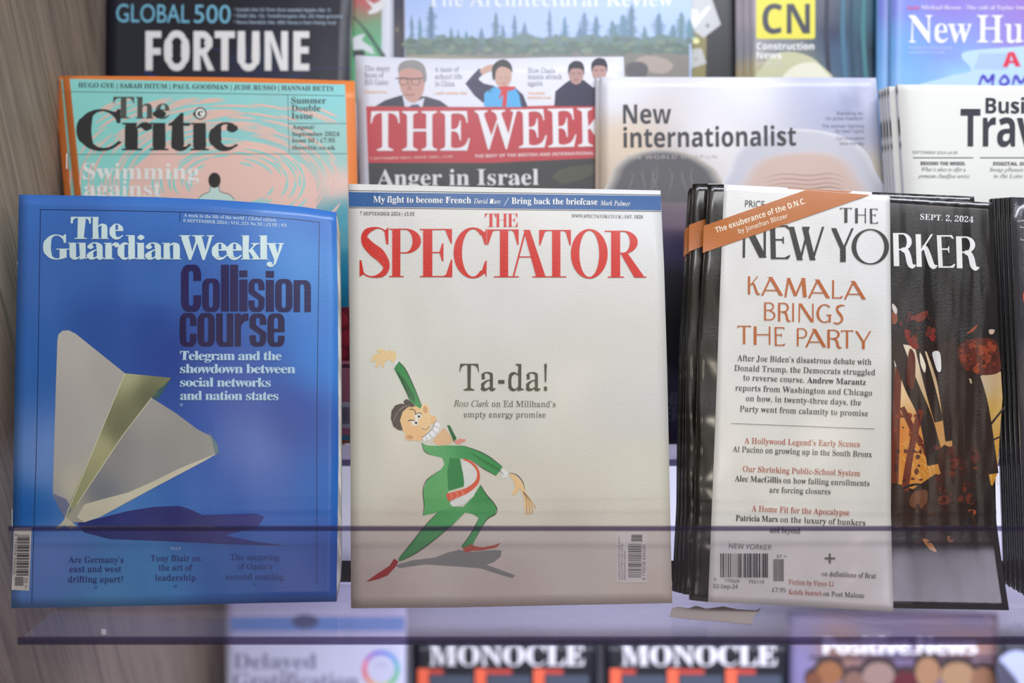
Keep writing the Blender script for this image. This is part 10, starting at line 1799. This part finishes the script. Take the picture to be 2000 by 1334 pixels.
b_ = Magazine('white business magazine with dark sans title cut off by the right edge', -0.062,
              [(1753, 165), (2330, 172)], [(2330, 172), (2350, 868)], [(1778, 868), (2350, 868)], [(1753, 165), (1766, 368), (1778, 868)],
              (238, 239, 234), th=0.0042, light=MID, mat=GL_REAR, spine=bt_spine, grid=(10, 60), group='stack of white business magazines')
BB = (44, 46, 60)
b_.text('title', 'Business', 'sansb', 1925, 221, 2088, 222, 30, BB, track=-0.02)
b_.text('title', 'Traveller', 'sansb', 1876, 285.5, 2176, 287, 73, BB, track=-0.03)
b_.text('teaser_lines', 'SEPTEMBER 2024 £4.99', 'sans', 1782, 300, 1870, 301, 5.5, (110, 110, 116))
for xa, xb in ((1783, 1901), (1914, 2040)):
    b_.rect('teaser_lines', xa, 307.2, xb, 309, (70, 70, 76), 3)
for q in (('BEHIND THE WHEEL', 'heavy', 1798, 1886, 322, 6.5), ('What it takes to offer a', 'ital', 1800, 1886, 334, 7), ('premium chauffeur service', 'ital', 1793, 1894, 347, 7), ('DIGITAL DETOX', 'heavy', 1940, 2032, 322.5, 6.5), ('Swap phones for fish', 'ital', 1933, 2038, 334.5, 7), ('in the Loire Valley', 'ital', 1941, 2030, 347, 7)):
    b_.text('teaser_lines#%d' % (q[2] // 1900), q[0], q[1], q[2], q[4], q[3], q[4] + 0.5, q[5], (92, 92, 100))
b_.finish()
for i, (dx, lab) in enumerate(((-0.0045, 'second white spine of the business magazine stack, next to its front cover'), (-0.0052, 'third white spine of the business magazine stack in the middle row'),
                               (-0.0056, 'fourth white spine of the business magazine stack in the middle row'), (-0.006, 'rearmost white spine of the business magazine stack, beside the grey-headed cover'))):
    b_.copy(lab, dx, 0.0006 * i, -0.0045 * (i + 1), keep=('cover', 'page_block'))

# ------------------------------------------------------------------ rear row
REAR = (0.92, 0.92, 1.0)
fo = Magazine('black magazine with bold white title under a pale blue line, by the wooden panel', -0.146,
              [(207, -72), (692, -70)], [(692, -70), (684, 60), (678, 606)], [(204, 606), (678, 606)], [(207, -72), (206, 150), (204, 606)],
              blend([(220, 0, (26, 28, 44)), (400, 60, (14, 16, 28)), (650, 100, (16, 18, 36)), (500, 145, (20, 30, 66))]), th=0.006, light=REAR, mat=GL_REAR, group=None)
LB = (122, 190, 226)
fo.text('headline', 'GLOBAL', 'gill', 227, 43, 370, 44.5, 34, LB)
fo.text('headline', '500', 'gill', 379, 44.5, 450, 45.5, 34, LB)
for tx, x1, y in (('• Inside the VC firm that seeded Apple (No. 7)'.replace('•', '*'), 646, 22), ('* Shell (No. 13), TotalEnergies (No. 23) lose ground', 668, 34), ('* Novo Nordisk (No. 400) faces a fast-rising rival', 656, 46.5)):
    fo.text('teaser_lines', tx, 'sansb', 456, y, x1, y + 1, 6.5, (160, 180, 205))
fo.text('title', 'FORTUNE', 'heavy', 284, 137.5, 604, 138, 77, (236, 236, 244), track=0.05)
fo.stroke('cover_lines', [(390, 94), (420, 95), (440, 110), (470, 112)], 1.2, (50, 56, 130), 3)
fo.stroke('cover_lines', [(560, 160), (590, 142), (640, 132), (684, 136)], 1.6, (34, 50, 120), 3)
fo.stroke('cover_lines', [(280, 140), (300, 148), (310, 165)], 1.6, (40, 70, 170), 3)
fo.finish()

pa = Magazine('magazine with white birds on a red and green picture, beside the forest cover', -0.160,
              [(460, -70), (768, -70)], [(768, -70), (770, 606)], [(455, 606), (770, 606)], [(460, -70), (455, 606)], (214, 218, 240), th=0.004, light=REAR, mat=GL_REAR)
pa.poly('cover_picture', [(480, -60), (746, -60), (745, 200), (480, 200)], blend([(700, -20, (214, 66, 88)), (720, 10, (210, 92, 104)), (700, 35, (140, 140, 112)), (730, 45, (108, 168, 132)), (700, 70, (72, 176, 116)), (735, 90, (92, 182, 138)), (720, 120, (96, 180, 136))]), 2)
pa.stroke('cover_picture', [(690, 32), (708, 52), (722, 70), (734, 88), (750, 112)], [3, 4, 7, 6, 10], (52, 84, 76), 3)
pa.poly('cover_picture', [(712, -4), (730, 8), (742, 2), (748, -12), (756, -10), (752, 12), (738, 24), (722, 28), (718, 24), (728, 16)], (226, 226, 236), 4)
pa.poly('cover_picture', [(688, 74), (702, 68), (714, 66), (706, 78), (716, 86), (726, 92), (732, 106), (722, 104), (708, 96), (690, 98)], (214, 218, 232), 4)
pa.rect('cover_picture', 690, 98, 712, 112, (40, 44, 44), 3)
pa.finish()
dm = Magazine('dark grey-mauve cover, a narrow strip left of the forest cover in the rear row', -0.166,
              [(700, -66), (1100, -66)], [(1100, -66), (1100, 604)], [(700, 604), (1100, 604)], [(700, -66), (700, 604)], blend([(778, 20, (62, 58, 88)), (780, 60, (98, 90, 96)), (778, 100, (74, 68, 96))]), th=0.004, light=REAR, mat=GL_REAR)
dm.ell('cover_mark', 775, 58, 4, 4, (150, 140, 110), 3)
dm.finish()
ar = Magazine('large magazine with a conifer forest under blue sky on its cover, rear row centre', -0.150,
              [(788, -90), (1350, -90)], [(1350, -90), (1350, 604)], [(792, 604), (1346, 604)], [(788, -90), (790, 110), (792, 604)],
              (214, 210, 238), th=0.005, light=REAR, mat=GL_REAR)
ar.rect('cover_picture', 791, -88, 1350, 600, blend([(800, 0, (166, 190, 250)), (1300, 0, (172, 198, 252)), (1000, 60, (176, 196, 246)), (800, 75, (180, 200, 248)), (1300, 70, (174, 196, 246))]), 2)
rnd = random.Random(8)
for x, y, wd in ((440, 85, 22), (485, 95, 22), (548, 30, 46), (660, 158, 34), (700, 170, 30), (745, 175, 30), (830, 160, 40), (910, 70, 34), (950, 140, 30), (1015, 85, 26), (1070, 130, 44), (1210, 55, 22), (1295, 95, 36), (1380, 150, 60), (1405, 70, 44), (1470, 90, 40), (1560, 120, 60), (1620, 85, 70), (1668, 25, 44), (1740, 150, 50), (1820, 75, 50), (1900, 140, 60), (1945, 70, 50), (1990, 110, 50)):
    c = (92 + rnd.randint(-8, 8), 128 + rnd.randint(-8, 8), 158 + rnd.randint(-8, 8))
    L_, R_ = [], []
    y_ = y
    while y_ < 235:
        f = min(1, (y_ - y) / 70 + 0.08)
        L_.append((x - wd * f * rnd.uniform(0.45, 1.15), y_))
        R_.append((x + wd * f * rnd.uniform(0.45, 1.15), y_))
        L_.append((x - wd * 0.16, y_ + 7))
        R_.append((x + wd * 0.16, y_ + 7))
        y_ += 14
    ar.poly('cover_picture', c2(*[v for p in [(x, y - 12)] + R_ + [(x + 6, 245), (x - 6, 245)] + L_[::-1] for v in p]), c, 3)
for lo, hi, c, ly in ((205, 12, (104, 130, 134), 4), (245, 10, (92, 112, 108), 5), (300, 8, (128, 124, 122), 6)):
    pts = [(x, lo + rnd.uniform(-hi, hi) * 1.6) for x in range(405, 2001, 22)]
    ar.poly('cover_picture', c2(*[v for p in pts for v in p], 2000, 1200, 405, 1200), c, ly)
for i in range(90):
    x, y = rnd.uniform(410, 1990), rnd.uniform(215, 290)
    ar.ell('cover_picture', *c2(x, y)[0], rnd.uniform(5, 12), rnd.uniform(3, 6), rnd.choice(((84, 108, 102), (110, 132, 118), (96, 116, 122), (120, 138, 124))), 6, k=9)
ar.poly('cover_picture', c2(1690, 335, 1760, 310, 1860, 330, 1900, 370, 1850, 410, 1760, 400, 1700, 380), (168, 154, 150), 7, smooth=True)
ar.poly('cover_picture', c2(1640, 360, 1720, 345, 1760, 380, 1740, 430, 1650, 430), (86, 82, 90), 7, smooth=True)
ar.poly('cover_picture', c2(405, 310, 600, 305, 900, 325, 1200, 330, 1200, 345, 405, 330), (150, 146, 128), 7)
ar.text('title', 'The Architectural Review', 'reg', 834, 12.5, 1315, 12.5, 28, (232, 236, 252))
ar.finish()
dd = Magazine('dark magazine with pale tilted squares, mostly hidden right of the forest cover', -0.1625,
              [(1290, -70), (1530, -70)], [(1530, -70), (1530, 604)], [(1290, 604), (1530, 604)], [(1290, -70), (1290, 604)], (20, 20, 26), th=0.004, light=REAR, mat=GL_REAR)
dd.poly('cover_picture', [(1300, 40), (1380, 66), (1378, 160), (1300, 160)], (136, 126, 78), 2)
dd.poly('cover_picture', [(1345, 10), (1350, -10), (1384, -20), (1408, 48), (1374, 74), (1352, 58)], (196, 198, 208), 3)
dd.poly('cover_picture', [(1350, 44), (1384, 10), (1388, 16), (1356, 56)], (236, 236, 248), 4)
dd.poly('cover_picture', [(1348, 16), (1364, 20), (1358, 46), (1346, 54)], (246, 246, 250), 4)
dd.poly('cover_picture', [(1346, 96), (1370, 94), (1380, 124), (1348, 134)], (186, 188, 192), 3)
dd.ell('cover_picture', 1382, 50, 3.5, 3.5, (110, 110, 120), 5)
dd.ell('cover_picture', 1360, 115, 3, 3, (150, 150, 150), 5)
dd.ell('cover_picture', 1357, 79, 9, 6, (244, 240, 170), 4, 20)
dd.finish()


def cn_spine(x, y):
    return (168, 158, 182) if y < 82 else (130, 140, 164) if y < 100 else (190, 160, 124)


cn = Magazine('trade magazine with yellow square logo of two letters, frontmost of three in the rear row', -0.142,
              [(1466, -70), (1716, -70)], [(1716, -70), (1716, 604)], [(1470, 604), (1716, 604)], [(1466, -70), (1470, 604)],
              blend([(1470, 20, (184, 172, 190)), (1475, 90, (150, 150, 170)), (1480, 140, (180, 168, 128)), (1520, 90, (120, 126, 140)), (1610, 20, (92, 92, 108)), (1630, 60, (42, 52, 84)), (1650, 110, (58, 92, 128)), (1680, 40, (44, 92, 112)), (1700, 100, (30, 48, 66)), (1560, 140, (128, 132, 118))]),
              th=0.004, light=REAR, mat=GL_REAR, spine=cn_spine, group='trade magazines with yellow square logo', grid=(16, 20))
pts = []
for cx_, cy_, a0 in ((1482, 71, 90), (1482, -26, 180), (1587, -26, 270), (1587, 71, 0)):
    for i in range(7):
        a = R(a0 + 15 * i)
        pts.append((cx_ + 5 * math.cos(a), cy_ + 5 * math.sin(a)))
cn.poly('logo_square', pts, (224, 214, 80), 3)
cn.text('title', 'CN', 'sansb', 1489, 65.5, 1582, 65.5, 58, (58, 62, 76))
cn.text('title', 'Construction', 'sansb', 1478, 97, 1590, 97, 13.5, (238, 238, 244))
cn.text('title', 'News', 'sansb', 1478, 114.5, 1526, 114.5, 13.5, (238, 238, 244))
cn.text('title', '07.09.24', 'sans', 1478, 128, 1526, 128, 7, (214, 214, 220))
cn.poly('hard_hat', [(1484, 160), (1490, 128), (1510, 108), (1540, 101), (1575, 108), (1600, 124), (1622, 160)], (190, 190, 160), 3, smooth=True)
cn.poly('hard_hat', [(1530, 160), (1550, 130), (1590, 122), (1612, 140), (1620, 160)], (222, 220, 206), 4, smooth=True)
for x, c in ((1618, (40, 46, 70)), (1650, (66, 110, 140)), (1666, (34, 66, 90)), (1690, (60, 120, 132))):
    cn.stroke('cover_picture', [(x, -60), (x - 4, 60), (x + 2, 160)], [5, 9, 8], c, 2)
cn.finish()
for i, lab in enumerate(('middle copy of the three yellow-logo trade magazines, a narrow strip', 'leftmost and rearmost of the three yellow-logo trade magazines, a narrow strip')):
    cn.copy(lab, -0.0046 * (i + 1), 0, -0.0052 * (i + 1), keep=('cover', 'page_block'))

nh = Magazine('violet and sky-blue magazine with thin white serif title, rear row at the right edge', -0.130,
              [(1741, -70), (2300, -66)], [(2300, -66), (2300, 604)], [(1738, 604), (2300, 604)], [(1741, -70), (1738, 604)],
              blend([(1745, 0, (122, 132, 220)), (1850, 0, (140, 120, 214)), (2000, 0, (150, 118, 208)), (1760, 90, (110, 164, 232)), (1850, 90, (128, 150, 228)), (2000, 60, (146, 132, 216)), (1760, 160, (126, 180, 242)), (1880, 160, (150, 200, 248))]),
              th=0.005, light=REAR, mat=GL_REAR, spine=(84, 140, 196), group='violet and blue magazines', grid=(18, 22))
nh.text('title', 'New', 'reg', 1774, 83, 1898, 83, 53, (240, 236, 250), track=-0.02)
nh.text('title', 'Humanist', 'reg', 1907, 83, 2206, 84, 53, (240, 236, 250), track=-0.02)
nh.text('teaser_lines', 'Inside', 'serif', 1772, 18, 1796, 18, 7, (226, 96, 140))
nh.text('teaser_lines', 'Michael Rosen - The cult of Taylor Swift - Elisabeth', 'serif', 1799, 18, 2070, 19, 7.5, (226, 216, 240))
nh.text('teaser_lines#2', 'Champions of rationalism', 'sans', 1774, 96, 1861, 96, 5.5, (206, 212, 244))
nh.text('teaser_lines#2', 'and secularism since 1885', 'sans', 1774, 105, 1845, 105, 5.5, (206, 212, 244))
nh.poly('cover_picture', [(1800, 175), (1850, 150), (1896, 138), (1878, 112), (1890, 100), (1950, 94), (2030, 90), (2140, 100), (2150, 175)], (182, 210, 250), 3, smooth=True)
for i in range(11):
    nh.stroke('cover_picture', [(1904 + 6 * i, 136), (1916 + 6 * i, 104)], 1.6, (120, 140, 190), 4)
nh.text('cover_picture', 'A', 'heavy', 1958, 131, 1994, 130, 29, (214, 56, 84), 6)
for q in ([(1912, 168), (1920, 148), (1930, 160), (1940, 146), (1938, 168)], [(1952, 160), (1962, 148), (1970, 160), (1958, 166), (1952, 158)], [(1978, 166), (1984, 148), (1994, 162), (2006, 146)]):
    nh.stroke('cover_picture', q, [4, 6, 6, 6, 4], (74, 62, 190), 6)
nh.finish()
nh.copy('second copy of the violet and blue magazine, a teal-blue strip left of the front copy', -0.0085, 0.0, -0.0058, keep=('cover', 'page_block'))

# ------------------------------------------------------------------ lower rack
LOW = (0.70, 0.70, 0.76)
dg = Magazine('white magazine with a rainbow ring and grey title, lower rack beside the wooden panel', -0.45,
              [(440, 1132), (794, 1132)], [(794, 1132), (788, 1740)], [(444, 1740), (788, 1740)], [(440, 1132), (444, 1740)], (186, 188, 222), th=0.008, light=LOW, mat=GL_REAR)
dg.rect('cover_picture', 450, 1205, 790, 1232, (96, 138, 205), 2)
dg.ell('cover_picture', 596, 1214, 26, 14, (56, 66, 108), 3)
dg.text('title', 'Delayed', 'serif', 456, 1306, 618, 1306, 29, (112, 112, 142))
dg.text('title', 'Gratification', 'serif', 456, 1345, 700, 1345, 30, (112, 112, 142))
for i in range(12):
    h = [(226, 96, 110), (232, 130, 96), (222, 176, 110), (176, 190, 120), (104, 178, 120), (88, 178, 150), (84, 166, 190), (100, 150, 214), (104, 128, 214), (120, 108, 206), (160, 108, 190), (210, 108, 150)][i]
    dg.ell('rainbow_ring', 744, 1307, 37, 37, h, 3, rot=150 - 30 * i, hole=0.76, a0=0, a1=31, k=5)
dg.text('rainbow_ring', 'ISSUE', 'sans', 732, 1303, 756, 1303, 7, (140, 140, 170), 4)
dg.finish()
for i, (x, lab) in enumerate(((0, 'left one of two black magazines with orange bars in the lower rack'), (1, 'right one of two black magazines with orange bars in the lower rack'))):
    if i == 0:
        mo = Magazine(lab, -0.45, [(805, 1253), (1168, 1253)], [(1168, 1253), (1160, 1740)], [(812, 1740), (1160, 1740)], [(805, 1253), (812, 1740)], (16, 18, 30), th=0.010, light=LOW, mat=GL_REAR,
                      group='black magazines with orange bars')
        mo.text('title', 'MONOCLE', 'fat', 838, 1300, 1142, 1300, 40, (206, 206, 230))
        for xa, xb in ((816, 866), (928, 1000), (1042, 1100)):
            mo.rect('orange_bars', xa, 1306, xa + 21, 1500, (222, 92, 66), 3)
            mo.rect('orange_bars', xa + 21, 1307, xb, 1317, (170, 62, 54), 3)
            mo.rect('picture_panels', xa + 24, 1319, xa + 108, 1500, (62, 70, 88), 2)
        mo.finish()
    else:
        mo.copy(lab, hit(1180, 1253, -0.45).x - hit(805, 1253, -0.45).x, 0, 0, keep=('cover', 'page_block', 'title', 'orange_bars', 'picture_panels'))
pn = Magazine('magazine with rounded white title above a crowd of faces, lower rack near the right', -0.462,
              [(1541, 1196), (1950, 1198)], [(1950, 1198), (1940, 1740)], [(1545, 1740), (1940, 1740)], [(1541, 1196), (1545, 1740)],
              blend([(1550, 1210, (104, 98, 128)), (1560, 1300, (112, 106, 150)), (1700, 1215, (100, 90, 112)), (1900, 1215, (96, 86, 112)), (1650, 1266, (128, 94, 80)), (1900, 1266, (140, 98, 72)), (1750, 1290, (104, 92, 130)), (1900, 1300, (110, 98, 140)), (1750, 1330, (70, 56, 76))]), th=0.006, light=LOW, mat=GL_REAR)
pn.rect('cover_picture', 1580, 1281, 1948, 1287, (58, 48, 60), 2)
pn.text('title', 'Positive.News', 'heavy', 1608, 1277, 1910, 1277, 31, (214, 214, 236))
for x, y, rx, ry, c in ((1620, 1312, 28, 24, (150, 100, 68)), (1668, 1330, 22, 22, (131, 98, 90)), (1716, 1316, 34, 26, (152, 127, 121)), (1768, 1330, 26, 22, (96, 36, 49)), (1812, 1310, 26, 30, (164, 124, 95)), (1870, 1316, 36, 26, (167, 132, 101)), (1920, 1326, 26, 26, (141, 101, 78)), (1590, 1330, 18, 20, (122, 75, 55))):
    pn.ell('cover_picture', x, y - ry * 0.25, rx * 1.1, ry * 1.1, (52, 40, 44), 4)
    pn.ell('cover_picture', x, y + ry * 0.12, rx * 0.92, ry * 0.98, tuple(v * 0.86 for v in c), 5)
pn.finish()
en = Magazine('dark magazine with a pale blot, lower rack in the bottom right corner', -0.45,
              [(1960, 1246), (2320, 1248)], [(2320, 1248), (2310, 1740)], [(1966, 1740), (2310, 1740)], [(1960, 1246), (1966, 1740)], (34, 36, 50), th=0.005, light=LOW, mat=GL_REAR)
en.ell('cover_picture', 1986, 1310, 40, 40, (156, 164, 200), 2)
en.poly('cover_picture', [(1950, 1292), (1972, 1310), (1990, 1340), (1950, 1340)], (66, 66, 84), 3, smooth=True)
en.finish()
